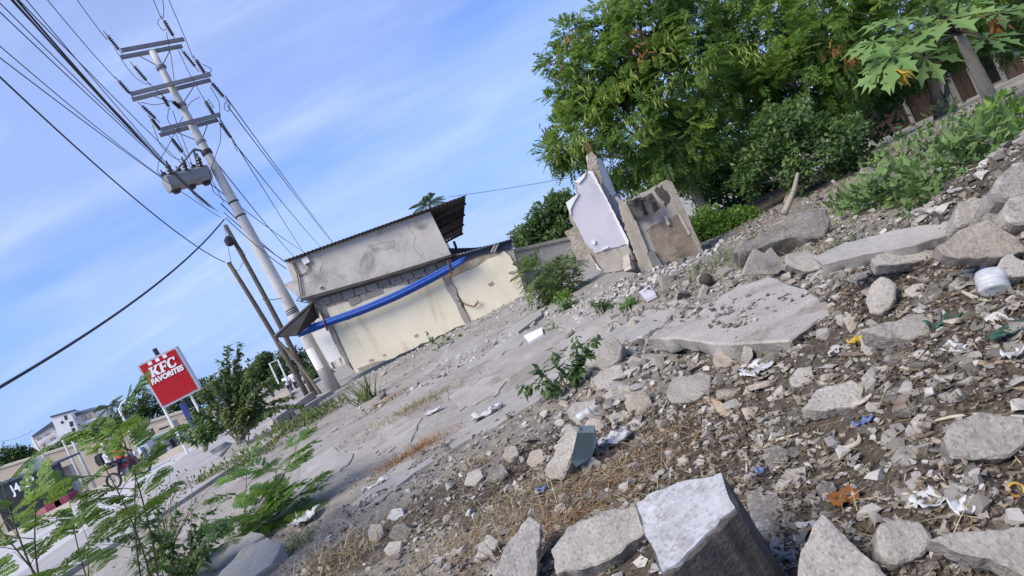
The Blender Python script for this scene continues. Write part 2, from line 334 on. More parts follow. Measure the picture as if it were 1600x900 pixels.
M['paving'] = surf('pavement_concrete', [(0.25, (0.27, 0.26, 0.25)), (0.55, (0.36, 0.35, 0.335)), (0.75, (0.42, 0.41, 0.395))], 1.2, 0.3, 14, 0.9, (0.23, 0.21, 0.18), 0.8, (0.54, 0.7))
M['kerb'] = surf('kerb_concrete', [(0.25, (0.40, 0.36, 0.28)), (0.55, (0.52, 0.47, 0.38)), (0.75, (0.60, 0.56, 0.47))], 1.5, 0.3, 12, 0.9)
M['beige'] = surf('beige_wall', [(0.25, (0.40, 0.34, 0.25)), (0.55, (0.50, 0.43, 0.33)), (0.75, (0.57, 0.50, 0.40))], 0.7, 0.2, 8, 0.9)
M['bwhite'] = surf('apartment_white', [(0.25, (0.70, 0.69, 0.67)), (0.55, (0.80, 0.79, 0.77)), (0.75, (0.85, 0.84, 0.82))], 0.3, 0.1, 4, 0.85)
M['broof'] = flat('slate_roof', (0.07, 0.085, 0.12), 0.6)
M['glassdark'] = flat('window_dark', (0.03, 0.035, 0.04), 0.15)
M['bark'] = surf('bark', [(0.25, (0.10, 0.08, 0.06)), (0.55, (0.20, 0.17, 0.13)), (0.75, (0.30, 0.27, 0.22))], 8, 0.8, 40, 0.95, (0.07, 0.06, 0.05), 4, (0.55, 0.7))
M['barkpale'] = surf('pale_bark', [(0.25, (0.20, 0.17, 0.13)), (0.55, (0.32, 0.28, 0.22)), (0.75, (0.42, 0.38, 0.32))], 9, 0.6, 45, 0.95, (0.14, 0.12, 0.10), 7, (0.55, 0.7))
M['stem'] = flat('green_stem', (0.08, 0.075, 0.03), 0.7, var=0.2)
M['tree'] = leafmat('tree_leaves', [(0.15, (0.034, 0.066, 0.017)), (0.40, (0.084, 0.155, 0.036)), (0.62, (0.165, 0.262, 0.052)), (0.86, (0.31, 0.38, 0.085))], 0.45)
M['shrub'] = leafmat('shrub_leaves', [(0.15, (0.032, 0.062, 0.021)), (0.48, (0.076, 0.136, 0.042)), (0.76, (0.150, 0.222, 0.070)), (0.95, (0.25, 0.31, 0.11))], 0.36)
M['fresh'] = leafmat('fresh_leaves', [(0.15, (0.045, 0.100, 0.022)), (0.48, (0.105, 0.205, 0.040)), (0.76, (0.190, 0.310, 0.055)), (0.95, (0.30, 0.40, 0.09))], 0.40)
M['seedling'] = leafmat('seedling_leaves', [(0.15, (0.060, 0.112, 0.026)), (0.48, (0.125, 0.215, 0.044)), (0.76, (0.215, 0.320, 0.066)), (0.95, (0.33, 0.40, 0.12))], 0.42)
M['pale'] = leafmat('pale_leaves', [(0.15, (0.055, 0.110, 0.035)), (0.50, (0.120, 0.205, 0.065)), (0.80, (0.200, 0.290, 0.100)), (0.95, (0.32, 0.38, 0.16))], 0.3)
M['papaya'] = leafmat('papaya_leaf', [(0.15, (0.085, 0.160, 0.050)), (0.50, (0.155, 0.265, 0.080)), (0.80, (0.235, 0.350, 0.115)), (0.95, (0.26, 0.36, 0.15))], 0.3)
M['olive'] = leafmat('olive_leaves', [(0.15, (0.060, 0.095, 0.034)), (0.48, (0.135, 0.185, 0.068)), (0.76, (0.225, 0.28, 0.11)), (0.95, (0.32, 0.37, 0.17))], 0.42)
M['farleaf'] = leafmat('far_leaves', [(0.15, (0.025, 0.050, 0.020)), (0.50, (0.055, 0.095, 0.035)), (0.85, (0.095, 0.140, 0.050))], 0.2)
M['palm'] = leafmat('palm_leaves', [(0.15, (0.020, 0.045, 0.018)), (0.50, (0.045, 0.085, 0.030)), (0.85, (0.100, 0.150, 0.055))], 0.2)
M['dryleaf'] = leafmat('dry_leaves', [(0.15, (0.048, 0.037, 0.028)), (0.40, (0.115, 0.088, 0.062)), (0.68, (0.22, 0.175, 0.125)), (0.95, (0.42, 0.36, 0.27))], 0.1, 0.8)
M['brownleaf'] = leafmat('brown_leaves', [(0.15, (0.12, 0.05, 0.02)), (0.50, (0.26, 0.11, 0.035)), (0.90, (0.42, 0.22, 0.06))], 0.25, 0.6)
M['yellowleaf'] = leafmat('yellow_leaf', [(0.15, (0.45, 0.26, 0.04)), (0.50, (0.62, 0.42, 0.06)), (0.90, (0.72, 0.55, 0.15))], 0.25, 0.5)
M['straw'] = leafmat('dry_straw', [(0.15, (0.17, 0.125, 0.06)), (0.50, (0.34, 0.27, 0.15)), (0.90, (0.55, 0.47, 0.31))], 0.15, 0.7)
M['rustgrass'] = leafmat('rust_grass', [(0.15, (0.14, 0.07, 0.03)), (0.50, (0.29, 0.16, 0.07)), (0.90, (0.42, 0.26, 0.13))], 0.15, 0.7)
M['greengrass'] = leafmat('green_grass', [(0.15, (0.06, 0.09, 0.03)), (0.50, (0.14, 0.18, 0.06)), (0.90, (0.30, 0.32, 0.13))], 0.25, 0.6)
def pet(name, tint=(0.92, 0.96, 0.98)):
    m, n, l, b = nodes(name); b.inputs['Base Color'].default_value = col(tint); b.inputs['Roughness'].default_value = 0.12
    b.inputs['Alpha'].default_value = 0.38; return m
M['pet'] = pet('clear_plastic'); M['petblue'] = pet('bluish_plastic', (0.75, 0.85, 0.95))
M['bag'] = flat('white_plastic', (0.50, 0.50, 0.49), 0.5, var=0.15); M['card'] = surf('cardboard', [(0.3, (0.36, 0.28, 0.19)), (0.7, (0.50, 0.41, 0.30))], 8, 0.1)
M['dryhusk'] = surf('dry_husk', [(0.3, (0.30, 0.26, 0.19)), (0.7, (0.56, 0.51, 0.42))], 12, 0.2, 60, 0.8)
M['twig'] = surf('dry_twig', [(0.3, (0.18, 0.13, 0.08)), (0.7, (0.36, 0.29, 0.20))], 12, 0.3, 60, 0.85)
M['bluebit'] = flat('blue_plastic', (0.10, 0.15, 0.32), 0.6, var=.2); M['yellow'] = flat('yellow_plastic', (0.46, 0.27, 0.05), 0.55)
M['greencloth'] = flat('green_rag', (0.03, 0.085, 0.06), 0.8, var=0.2); M['greenpaint'] = surf('green_painted_plaster', [(0.3, (0.21, 0.275, 0.25)), (0.7, (0.29, 0.365, 0.335))], 9, 0.2, 60, 0.85, (0.22, 0.22, 0.20), 6, (0.6, 0.7))
M['orange'] = flat('orange_vest', (0.62, 0.11, 0.03), 0.7); M['skin'] = flat('skin', (0.10, 0.055, 0.035), 0.6); M['whitecloth'] = flat('white_cloth', (0.62, 0.63, 0.66), 0.8)
M['navycloth'] = flat('navy_cloth', (0.02, 0.025, 0.05), 0.85); M['tarp'] = surf('grey_sheet', [(0.3, (0.045, 0.04, 0.037)), (0.7, (0.115, 0.10, 0.09))], 5, 0.3, 40, 0.75)
M['rust'] = surf('rusty_steel', [(0.3, (0.10, 0.045, 0.02)), (0.7, (0.22, 0.11, 0.05))], 20, 0.4, 80, 0.9)
M['maroon'] = flat('maroon_cloth', (0.20, 0.03, 0.06), 0.8); M['pinkcloth'] = flat('pink_cloth', (0.42, 0.16, 0.18), 0.8); M['bluecloth'] = flat('blue_cloth', (0.09, 0.13, 0.38), 0.8)
M['tilewhite'] = flat('kiosk_white', (0.60, 0.64, 0.70), 0.5); M['kioskblue'] = flat('kiosk_blue', (0.05, 0.11, 0.25), 0.5); M['greenroof'] = flat('green_awning', (0.10, 0.17, 0.09), 0.7, var=0.15)
# ================================================================== THE SETTING
# ---- ground: one polar sheet, fine near the viewer, reaching the horizon
def ground_mat():
    m, n, l, b = nodes('ground_soil'); g = n.new('ShaderNodeNewGeometry'); pos = g.outputs['Position']
    ar = n.new('ShaderNodeAttribute'); ar.attribute_name = 'rub'; al = n.new('ShaderNodeAttribute'); al.attribute_name = 'litter'
    big = add_noise(n, l, pos, 0.9, 7, 0.62, 0.3); med = add_noise(n, l, pos, 9, 8, 0.7); fin = add_noise(n, l, pos, 70, 4, 0.65)
    sand = ramp(n, l, mix(n, l, 0.5, big, med), [(0.34, (0.165, 0.147, 0.122)), (0.47, (0.28, 0.258, 0.226)), (0.56, (0.335, 0.312, 0.28)), (0.68, (0.42, 0.397, 0.36))])
    rubc = ramp(n, l, mix(n, l, 0.6, med, fin), [(0.30, (0.105, 0.088, 0.068)), (0.50, (0.225, 0.20, 0.165)), (0.70, (0.37, 0.34, 0.295))])
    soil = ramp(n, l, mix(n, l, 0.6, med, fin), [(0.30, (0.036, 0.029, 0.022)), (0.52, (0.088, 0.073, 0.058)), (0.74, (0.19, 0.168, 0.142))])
    fr = n.new('ShaderNodeMath'); fr.operation = 'ADD'; l.new(ar.outputs['Fac'], fr.inputs[0]); l.new(mrange(n, l, med, 0.3, 0.7, -0.25, 0.25), fr.inputs[1])
    k = mix(n, l, mrange(n, l, fr.outputs[0], 0.25, 0.75), sand, rubc)
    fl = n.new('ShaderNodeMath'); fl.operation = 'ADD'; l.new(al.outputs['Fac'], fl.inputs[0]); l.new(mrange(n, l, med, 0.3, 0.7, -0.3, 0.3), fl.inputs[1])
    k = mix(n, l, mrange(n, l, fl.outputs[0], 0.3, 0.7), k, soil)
    l.new(k, b.inputs['Base Color']); b.inputs['Roughness'].default_value = 0.95; b.inputs['Specular IOR Level'].default_value = 0.15
    bp = n.new('ShaderNodeBump'); bp.inputs['Strength'].default_value = 0.7; bp.inputs['Distance'].default_value = 0.02
    l.new(mix(n, l, 0.5, med, fin), bp.inputs['Height']); l.new(bp.outputs[0], b.inputs['Normal']); return m
def litter(x, y):
    a = 1 - sstep(0.7, 1.25, np.hypot((x - 0.75) / 1.25, (y - 2.1) / 1.15))
    b = 0.8 * (1 - sstep(0.5, 1.1, np.hypot((x + 0.2) / 0.8, (y - 3.3) / 0.7)))
    c = 0.75 * (1 - sstep(0.5, 1.1, np.hypot((x + 1.2) / 0.8, (y - 3.6) / 0.5)))
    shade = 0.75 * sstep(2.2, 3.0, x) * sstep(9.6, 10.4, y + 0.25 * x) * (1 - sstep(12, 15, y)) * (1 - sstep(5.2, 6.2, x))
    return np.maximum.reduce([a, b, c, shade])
ang = np.concatenate([np.radians(np.linspace(-72, 72, 520)), np.radians(np.linspace(72, 288, 40)[1:-1])])
rr = np.concatenate([np.geomspace(0.35, 30, 430), np.geomspace(30, 6000, 46)[1:]])
gx = rr[:, None] * np.sin(ang); gy = rr[:, None] * np.cos(ang); gz = hz(gx, gy)
road_hole = np.zeros_like(gx)
nA, nR = len(ang), len(rr)
gi = np.arange(nR * nA).reshape(nR, nA); gj = np.roll(gi, -1, 1)
q = np.stack([gi[:-1], gi[1:], gj[1:], gj[:-1]], -1).reshape(-1, 4)
mb = MB(); mb.add(np.stack([gx, gy, gz], -1).reshape(-1, 3), [q]); mb.add([[0, 0, 0.07]], []); 
fan = np.stack([gi[0], gj[0], np.full(nA, nR * nA)], 1); mb.f.append(fan)
ground = struct(mb.build('ground', ground_mat(), smooth=True, org=(0, 0, 0)))
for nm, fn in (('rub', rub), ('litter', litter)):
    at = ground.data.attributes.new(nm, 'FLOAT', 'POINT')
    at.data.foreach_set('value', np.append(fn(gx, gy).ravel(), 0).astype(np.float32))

# ---- street, pavements and kerbs on the left
def sheet(name, pts, mat, t=0.04):
    mb = MB(); p = np.array(pts, float); mb.prism(p[::-1] if False else p, (0, 0, -t)); return struct(mb.build(name, mat))
near = [(-9.6, 9.0), (-10.2, 14.0), (-11.6, 18.0), (-13.0, 23.0), (-14.0, 27.0)]
rpts = [(-60, 4.0), (-9.0, 4.0)] + near + [(-60, 27.0)]
sheet('road', [(x, y, 0.105) for x, y in rpts], M['road'], 0.1)
pv = [(-9.45, 4.2)] + [(x + 0.12, y) for x, y in near] + [(-10.6, 27.0), (-8.0, 21.0), (-6.5, 17.5), (-5.6, 14.5), (-5.2, 11.6), (-6.0, 9.2), (-7.2, 7.4), (-8.6, 5.0)]
sheet('pavement', [(x, y, 0.135) for x, y in pv], M['paving'], 0.12)
mb = MB()
for i in range(22):
    x0 = -46 + i * 1.62
    mb.box((x0 + 0.8, 27.12, 0.22), (1.6, 0.22, 0.34))
struct(mb.build('kerb', M['kerb']))
sheet('far_pavement', [(-60, 27.24, 0.20), (-9.5, 27.24, 0.20), (-9.5, 29.4, 0.20), (-60, 32, 0.20)], M['paving'], 0.3)
# drain channel cover beside the pole, with open holes
dr = thing('drain_cover', 'pale concrete drain cover with two square holes beside the poles', 'drain', P(440, 632, 15.4))
mb = MB()
a0, a1, b1, b0 = P(408, 648, 15.6), P(478, 606, 16.6), P(520, 610, 15.4), P(470, 640, 14.4)
def lerp(a, b, t): return np.asarray(a) * (1 - t) + np.asarray(b) * t
zt = 0.24
def dq(s, t): p = lerp(lerp(a0, a1, s), lerp(b0, b1, s), t); return A(p[0], p[1], zt)
for s0, s1, t0, t1 in ((0, 0.42, 0, 1), (0.42, 0.58, 0, 0.25), (0.42, 0.58, 0.75, 1), (0.58, 0.70, 0, 1), (0.70, 0.86, 0, 0.25), (0.70, 0.86, 0.75, 1), (0.86, 1, 0, 1)):
    mb.prism([dq(s0, t0), dq(s1, t0), dq(s1, t1), dq(s0, t1)], (0, 0, -0.18))
mb.build('cover_slab', M['paving'], dr)
mb = MB(); mb.prism([dq(0.42, 0.2) - A(0, 0, .15), dq(0.9, 0.2) - A(0, 0, .15), dq(0.9, 0.8) - A(0, 0, .15), dq(0.42, 0.8) - A(0, 0, .15)], (0, 0, -0.02)); mb.build('channel_bottom', M['black'], dr)
# low retaining wall at the edge of the lot
mb = MB(); w0, w1 = gp(440, 668), gp(545, 612)
w0 = A(w0[0], w0[1], 0.0); w1 = A(-5.35, 15.3, 0.0)
dv = nrm(w1 - w0); nv = A(-dv[1], dv[0], 0)
mb.hexa([w0, w0 + nv * .18, w0 + nv * .18 + A(0, 0, .32), w0 + A(0, 0, .32)], [w1, w1 + nv * .18, w1 + nv * .18 + A(0, 0, .42), w1 + A(0, 0, .42)])
tag(mb.build('low_wall', M['paving']), 'low bare concrete kerb wall between sandy lot and pole foot', 'wall')
# broken foundation strip across the lot
def edge_px(q, amp, step):
    r = []
    for i in range(len(q)):
        a, b = np.array(q[i], float), np.array(q[(i + 1) % len(q)], float); k = max(1, int(np.linalg.norm(b - a) / step))
        for j in range(k): r.append(a + (b - a) * j / k + RNG.normal(0, amp, 2))
    return r
def gpoly(pts, dz): return [gp(x, y) + A(0, 0, dz) for x, y in pts]
def strip_between(name, left, right, mat, dz, thick, seg=24):
    mb = MB(); L = np.array([gp(*p) for p in left]); Rr = np.array([gp(*p) for p in right])
    t = np.linspace(0, 1, seg); ti = np.linspace(0, 1, len(L)); ip = lambda a: np.stack([np.interp(t, ti, a[:, k]) for k in range(3)], 1)
    L, Rr = ip(L), ip(Rr); L[:, :2] += RNG.normal(0, .018, (seg, 2)); Rr[:, :2] += RNG.normal(0, .018, (seg, 2))
    for a in (L, Rr): a[:, 2] = np.convolve(np.pad(hz(a[:, 0], a[:, 1]), 2, mode='edge'), np.ones(5) / 5, 'valid') + dz
    V = np.concatenate([L, Rr, L - A(0, 0, thick), Rr - A(0, 0, thick)]); n = seg
    f = []
    for i in range(n - 1): f += [[i, i + 1, n + i + 1, n + i], [2 * n + i, 3 * n + i, 3 * n + i + 1, 2 * n + i + 1], [i, 2 * n + i, 2 * n + i + 1, i + 1], [n + i, n + i + 1, 3 * n + i + 1, 3 * n + i]]
    f += [[0, n, 3 * n, 2 * n], [n - 1, 3 * n - 1, 4 * n - 1, 2 * n - 1]]
    mb.add(V, [f]); return mb.build(name, mat)
struct(strip_between('foundation_strip', [(548, 790), (620, 728), (700, 676), (800, 612), (900, 548), (1000, 496)], [(578, 800), (660, 733), (735, 690), (840, 630), (935, 562), (1040, 508)], M['strip'], 0.014, 0.10))

for k, pts in enumerate(([(690, 560), (740, 528), (800, 505), (845, 520), (800, 548), (735, 578)], [(560, 680), (615, 650), (660, 655), (640, 690), (585, 712)], [(870, 545), (905, 520), (960, 505), (980, 520), (930, 548), (890, 560)], [(700, 620), (760, 592), (800, 590), (770, 622), (720, 640)], [(455, 735), (520, 700), (555, 712), (520, 745), (478, 760)], [(960, 520), (1010, 490), (1060, 470), (1085, 478), (1030, 510), (985, 530)], [(850, 500), (900, 488), (930, 500), (890, 520)])):
    q = edge_px(pts, 2.2, 9); mb = MB(); g_ = [gp(*p) for p in q]; mb.prism([A(p[0], p[1], hz(p[0], p[1]) + .011) for p in g_], (0, 0, -.06)); struct(mb.build('cement_patch', M['strip' if k % 2 == 0 else 'slab']))
# ================================================================== HOUSE
H0, H1 = P(545, 605, 16.0), P(820, 465, 15.5)
hd = nrm(A(H1[0] - H0[0], H1[1] - H0[1], 0)); hn = nrm(A(hd[1], -hd[0], 0))     # hn points to the viewer
def hp(px, py, off=0.0): return onplane(px, py, H0 + hn * off, hn)
def Z5(x, y): return 430 + .3667 * x, 290 + .3667 * y       # a zoomed look at the house
house = thing('house', 'small damaged house with grey upper wall and cream lower walls behind blue pipes', 'house', A(H0[0], H0[1], 0.1))
def hwall(name, pts, mat, off, thick, zoom=True, parent=house, rough_edge=0.0, vec=None):
    q = [Z5(*p) if zoom else p for p in pts]
    if rough_edge:
        r = []
        for i in range(len(q)):
            a, b = np.array(q[i]), np.array(q[(i + 1) % len(q)]); k = max(1, int(np.linalg.norm(b - a) / 9))
            for j in range(k): r.append(a + (b - a) * j / k + (RNG.normal(0, rough_edge, 2) if j else 0))
        q = r
    mb = MB(); mb.prism([hp(x, y, off) for x, y in q], -hn * thick if vec is None else vec); return mb.build(name, mat, parent)
hwall('upper_wall', [(45, 325), (355, 212), (660, 110), (750, 295), (440, 388), (105, 482), (35, 420), (75, 405)], M['render'], 0.12, 2.6, vec=A(-.55, 2.5, 0))
hwall('ledge', [(105, 482), (440, 388), (752, 292), (752, 303), (440, 401), (112, 494)], M['roof'], 0.24, 0.5)
hwall('block_core', [(170, 492), (440, 405), (745, 305), (745, 345), (300, 500), (215, 545), (235, 580), (320, 780), (335, 760), (260, 585)], M['block'], -0.06, 0.25)
hwall('wall_core', [(110, 470), (440, 372), (745, 285), (745, 420), (300, 540), (200, 560)], M['block'], -0.12, 0.2)
hwall('lower_core', [(175, 500), (745, 296), (1006, 246), (1030, 330), (1090, 480), (820, 600), (340, 800), (255, 640)], M['coral'], -0.05, 0.20)
p1 = hwall('plaster_panel', [(222, 522), (440, 448), (712, 392), (770, 490), (812, 590), (600, 690), (345, 800), (300, 720), (240, 600)], M['cream'], 0.0, 0.04, rough_edge=1.2)
p2 = hwall('plaster_panel', [(742, 402), (860, 345), (975, 278), (1000, 300), (1030, 350), (1075, 490), (960, 535), (832, 588), (790, 480)], M['cream'], -0.01, 0.035, rough_edge=1.2)
# exposed block course: every block on its own
rows = [((180, 487), (735, 322), 0, 11), ((205, 520), (560, 398), 1, 7)]
for (s, e, k, nb) in rows:
    s, e = np.array(s, float), np.array(e, float)
    for i in range(nb):
        a, b = s + (e - s) * (i + 0.04) / nb, s + (e - s) * (i + 0.95) / nb
        dn = np.array([11, 27]) * (0.93 + 0.1 * random.random()); j = RNG.normal(0, 1.2, (4, 2))
        hwall('block', [a + j[0], b + j[1], b + dn + j[2], a + dn + j[3]], M['block'], random.uniform(-0.02, 0.035), 0.16)
hwall('corner_pier', [(165, 500), (198, 488), (222, 545), (228, 575), (330, 785), (300, 760), (215, 600)], M['block'], 0.02, 0.3, rough_edge=1.0)
hwall('broken_pier', [(713, 400), (742, 392), (775, 470), (830, 580), (812, 592), (760, 490)], M['block'], 0.025, 0.1, rough_edge=1.5)
# side wall facing the street, with a white metal door leaf
mb = MB(); s0, s1 = hp(*Z5(300, 760)), hp(*Z5(190, 505))
bk = nrm(A(-0.45, 0.9, 0)) * 3.0
mb.prism([s0, s1, s1 + bk, s0 + bk], hd * 0.12); mb.build('side_wall', M['render'], house)
hwall('door', [(158, 632), (212, 590), (287, 728), (232, 757)], M['white'], -0.2, 0.05)
# roof: corrugated sheets that fall to the back, with a wide overhang on the right
rf = thing('x', 'x', 'x', house.location) if False else None
def roof_sheet(parent, c00, c10, c01, c11, mat, name, waves=60, amp=0.022):
    mb = MB(); n = waves * 4 + 1; t = np.linspace(0, 1, n); zz = amp * np.sin(t * waves * 2 * np.pi)
    top = np.array([lerp(c00, c10, k) for k in t]); bot = np.array([lerp(c01, c11, k) for k in t]); top[:, 2] += zz; bot[:, 2] += zz
    V = np.concatenate([top, bot, top + A(0, 0, .006), bot + A(0, 0, .006)]); i = np.arange(n - 1)
    mb.add(V, [np.stack([i, i + 1, n + i + 1, n + i], 1), np.stack([2 * n + i, 3 * n + i, 3 * n + i + 1, 2 * n + i + 1], 1), np.stack([i, 2 * n + i, 2 * n + i + 1, i + 1], 1), np.stack([n + i, n + i + 1, 3 * n + i + 1, 3 * n + i], 1)])
    return mb.build(name, mat, parent, smooth=True)
e0, e1 = hp(*Z5(40, 319), .30), hp(*Z5(812, 44), .30)
r1 = P(722, 367, 19.0); r0 = e0 + (r1 - e1)
roof_sheet(house, e0, e1, r0, r1, M['roof'], 'roof', 46)
hwall('fascia', [(44, 316), (812, 40), (812, 45), (44, 323)], M['darkwood'], 0.27, 0.03)
mb = MB()
for k in range(4):
    a = lerp(e1, r1, 0.12 + 0.26 * k) - A(0, 0, .05); mb.tube([a, a - hd * 2.2], 0.03, 6)
mb.build('roof_batten', M['darkwood'], house)
mb = MB(); mb.tube([hp(*Z5(762, 240), -.9), hp(*Z5(778, 285), -.6)], 0.035, 6); mb.build('roof_prop', M['darkwood'], house)
# lower roof on the right, dark blue sheets with struts
l0, l1 = hp(*Z5(690, 330), .05), hp(*Z5(1012, 231), .1)
roof_sheet(house, l0 + A(0, 0, .02), l1 + A(0, 0, .02), l0 + A(.0, 1.6, .45), l1 + A(-.5, 1.4, .05), M['roofblue'], 'lower_roof', 24, 0.015)
hwall('lower_fascia', [(752, 306), (1012, 231), (1000, 272), (880, 294), (752, 340)], M['roofblue'], -0.02, 0.03)
for dx_ in (0, 12):
    mb = MB(); mb.tube([hp(*Z5(940 + dx_, 245), .06), hp(*Z5(922 + dx_, 285), .06)], 0.03, 6); mb.build('strut', M['tank'], house)
# service box and drooping cables on the wall
mb = MB(); c = hp(*Z5(131, 318), .16); mb.box(c, (0.16, 0.08, 0.16), np.stack([hd, -hn, A(0, 0, 1)], 1)); mb.build('meter_box', M['white'], house)
for pts in ([(75, 330), (95, 380), (108, 470)], [(82, 330), (108, 390), (118, 470)], [(120, 325), (150, 345), (130, 375), (100, 385)], [(108, 470), (90, 490), (140, 500)], [(200, 430), (190, 440), (205, 432)]):
    q = [hp(*Z5(*p), .15) for p in pts]; mb = MB(); t = np.linspace(0, 1, 9)
    mb.tube(np.stack([np.interp(t, np.linspace(0, 1, len(q)), [a[k] for a in q]) for k in range(3)], 1), 0.012, 5); mb.build('cable', M['wire'], house)
for pts in ([(398, 745), (412, 738), (424, 742), (416, 750), (402, 752)], [(456, 722), (468, 716), (474, 724), (462, 730)], [(590, 640), (606, 630), (612, 642), (598, 650)], [(300, 560), (322, 548), (330, 562), (312, 575)], [(905, 420), (925, 408), (930, 420), (915, 430)], [(660, 690), (700, 668), (720, 660), (700, 684), (670, 700)], [(350, 780), (420, 752), (470, 742), (430, 768), (360, 792)], [(880, 560), (940, 528), (960, 530), (920, 556)]):
    hwall('bare_patch', pts, M['coral'], 0.004, 0.02, rough_edge=.8)
# cracks as recessed-looking dark seams: thin open slots
for pts in ([(395, 262), (430, 250), (510, 235), (505, 262), (470, 275)], [(180, 300), (205, 330), (190, 360), (220, 400), (210, 430)], [(560, 150), (575, 190), (600, 215), (590, 260), (620, 300)], [(120, 420), (170, 405), (230, 410)], [(640, 420)]):
    if len(pts) < 2: continue
    q = [hp(*Z5(*p), .121) for p in pts]; mb = MB(); mb.tube(q, 0.0045, 4); mb.build('crack', M['block'], house)
mb = MB(); q = [hp(*Z5(*p), .06) for p in ((780, 490), (815, 508), (850, 515), (868, 500), (865, 490), (850, 512))]; mb.tube(q, 0.014, 5); mb.build('bent_rebar', M['rust'], house)
# porch canopy at the street corner
cn = thing('porch_canopy', 'dark sheet metal canopy jutting from house corner across the concrete pole', 'canopy', hp(*Z5(120, 600)))
ca = [hp(*Z5(2, 650), .9), hp(*Z5(168, 500), .1), hp(*Z5(182, 565), .0), hp(*Z5(95, 640), .8)]
mb = MB(); mb.prism([ca[0], ca[1], ca[2], ca[3]], (0, 0, 0.04)); mb.build('sheet', M['roof'], cn)
mb = MB(); mb.tube([ca[0] + A(0, 0, .05), ca[1] + A(0, 0, .05)], 0.035, 6); mb.build('edge_beam', M['shackgrey'], cn)
mb = MB(); mb.tube([ca[1] + A(0.02, -.03, -.02), ca[2] + A(0.02, -.03, .0)], 0.035, 6); mb.build('edge_beam', M['shackgrey'], cn)
# grey yard wall farther right
yw = thing('yard_wall', 'long grey block wall with cement coping right of cream wall', 'wall', P(850, 440, 17.5))
mb = MB(); a, b = P(785, 398, 17.0), P(900, 372, 17.4); mb.prism([a, b, A(b[0], b[1], 0), A(a[0], a[1], 0)], (0, .2, 0)); mb.build('wall_face', M['render'], yw)
mb = MB(); mb.hexa([a + A(0, -.06, 0), b + A(0, -.06, 0), b + A(0, -.06, .09), a + A(0, -.06, .09)], [a + A(0, .26, 0), b + A(0, .26, 0), b + A(0, .26, .09), a + A(0, .26, .09)]); mb.build('coping', M['block'], yw)

# ---- three blue pipes tied along the house wall
labs = ['blue plastic pipe tied along cream wall, uppermost of the three', 'blue plastic pipe tied along cream wall, middle of the three', 'blue plastic pipe tied along cream wall, lowest of the three']
for k in range(3):
    ctrl = [(78, 626 + 9 * k), (205, 579 + 10 * k), (360, 525 + 11 * k), (520, 457 + 12 * k), (680, 374 + 13 * k), (812, 307 + 10 * k)]
    if k == 1: ctrl = ctrl[:-1] + [(806, 319)]
    if k == 2: ctrl[-1] = (760, 352); ctrl[0] = (100, 640)
    q = np.array([hp(*Z5(*p), .22 + .05 * (k == 1)) for p in ctrl]); t = np.linspace(0, 5, 31)
    q = np.stack([np.interp(t, range(6), q[:, j]) for j in range(3)], 1)
    for _ in range(3): q[1:-1] = (q[:-2] + 2 * q[1:-1] + q[2:]) / 4
    mb = MB(); mb.tube(q, 0.044, 10); tag(mb.build('blue_pipe', M['pipe'], smooth=True), labs[k], 'pipe', 'blue pipes')
for (a, b, lab) in (((196, 545), (222, 618), 'rusty wire tie round blue pipes near the house corner'), ((728, 300), (752, 378), 'rusty wire tie round blue pipes at the right end')):
    mb = MB(); mb.tube([hp(*Z5(*a), .05), hp(*Z5((a[0] + b[0]) / 2, (a[1] + b[1]) / 2), .34), hp(*Z5(*b), .25)], 0.02, 6); tag(mb.build('pipe_tie', M['rust']), lab, 'tie')

# ================================================================== POLES AND LINES
pb, pt = P(521, 606, 17.3), P(238, 80, 17.5)
pb = A(pb[0], pb[1], 0.0)
pole = thing('utility_pole', 'tall tapered concrete utility pole with three steel crossarms beside the house', 'utility pole', pb)
axis = pt - pb
def pa(t): return pb + axis * t
mb = MB(); t = np.linspace(0, 1, 12); mb.tube([pa(k) for k in t], 0.185 - 0.105 * t, 20); mb.build('shaft', M['polecon'], pole, smooth=True)
def Z2(x, y): return 160 + x / 3, 20 + y / 3
arms = [((85, 192), (377, 138)), ((135, 393), (507, 300)), ((270, 560), (545, 488))]
adir = nrm(A(0.83, 0.56, 0))
for (a, b) in arms:
    A0, B0 = P(*Z2(*a), 17.05), P(*Z2(*b), 17.95)
    arm = None
    for s, nm in ((-1, 0), (1, 1)):
        off = np.cross(nrm(B0 - A0), A(0, 0, 1)) * 0.19 * s + A(0, 0, -0.02 * nm)
        mb = MB(); d = nrm(B0 - A0); Rm = np.stack([d, np.cross(A(0, 0, 1), d), A(0, 0, 1)], 1)
        c = (A0 + B0) / 2 + off; Ln = np.linalg.norm(B0 - A0)
        mb.box(c + A(0, 0, .045), (Ln, .055, .012), Rm); mb.box(c - A(0, 0, .045), (Ln, .055, .012), Rm); mb.box(c + np.cross(d, A(0, 0, 1)) * .022, (Ln, .012, .078), Rm)
        mb.build('crossarm', M['steel'], pole)
    m_ = (A0 + B0) / 2
    tpos = (m_[2] - pb[2]) / axis[2]
    for e in (0.2, 0.8):
        mb = MB(); mb.tube([lerp(A0, B0, e) - A(0, 0, .06), pa(tpos - 0.055)], 0.014, 5); mb.build('brace', M['steel'], pole)
    mb = MB(); mb.lathe(pa(tpos - .058), [(.13, 0), (.13, .07)], 16, nrm(axis)); mb.build('clamp', M['steel'], pole)
mb = MB(); mb.lathe(pa(0.70), [(.135, 0), (.14, .03), (.14, .10), (.135, .13)], 16, nrm(axis)); mb.build('clamp', M['black'], pole)
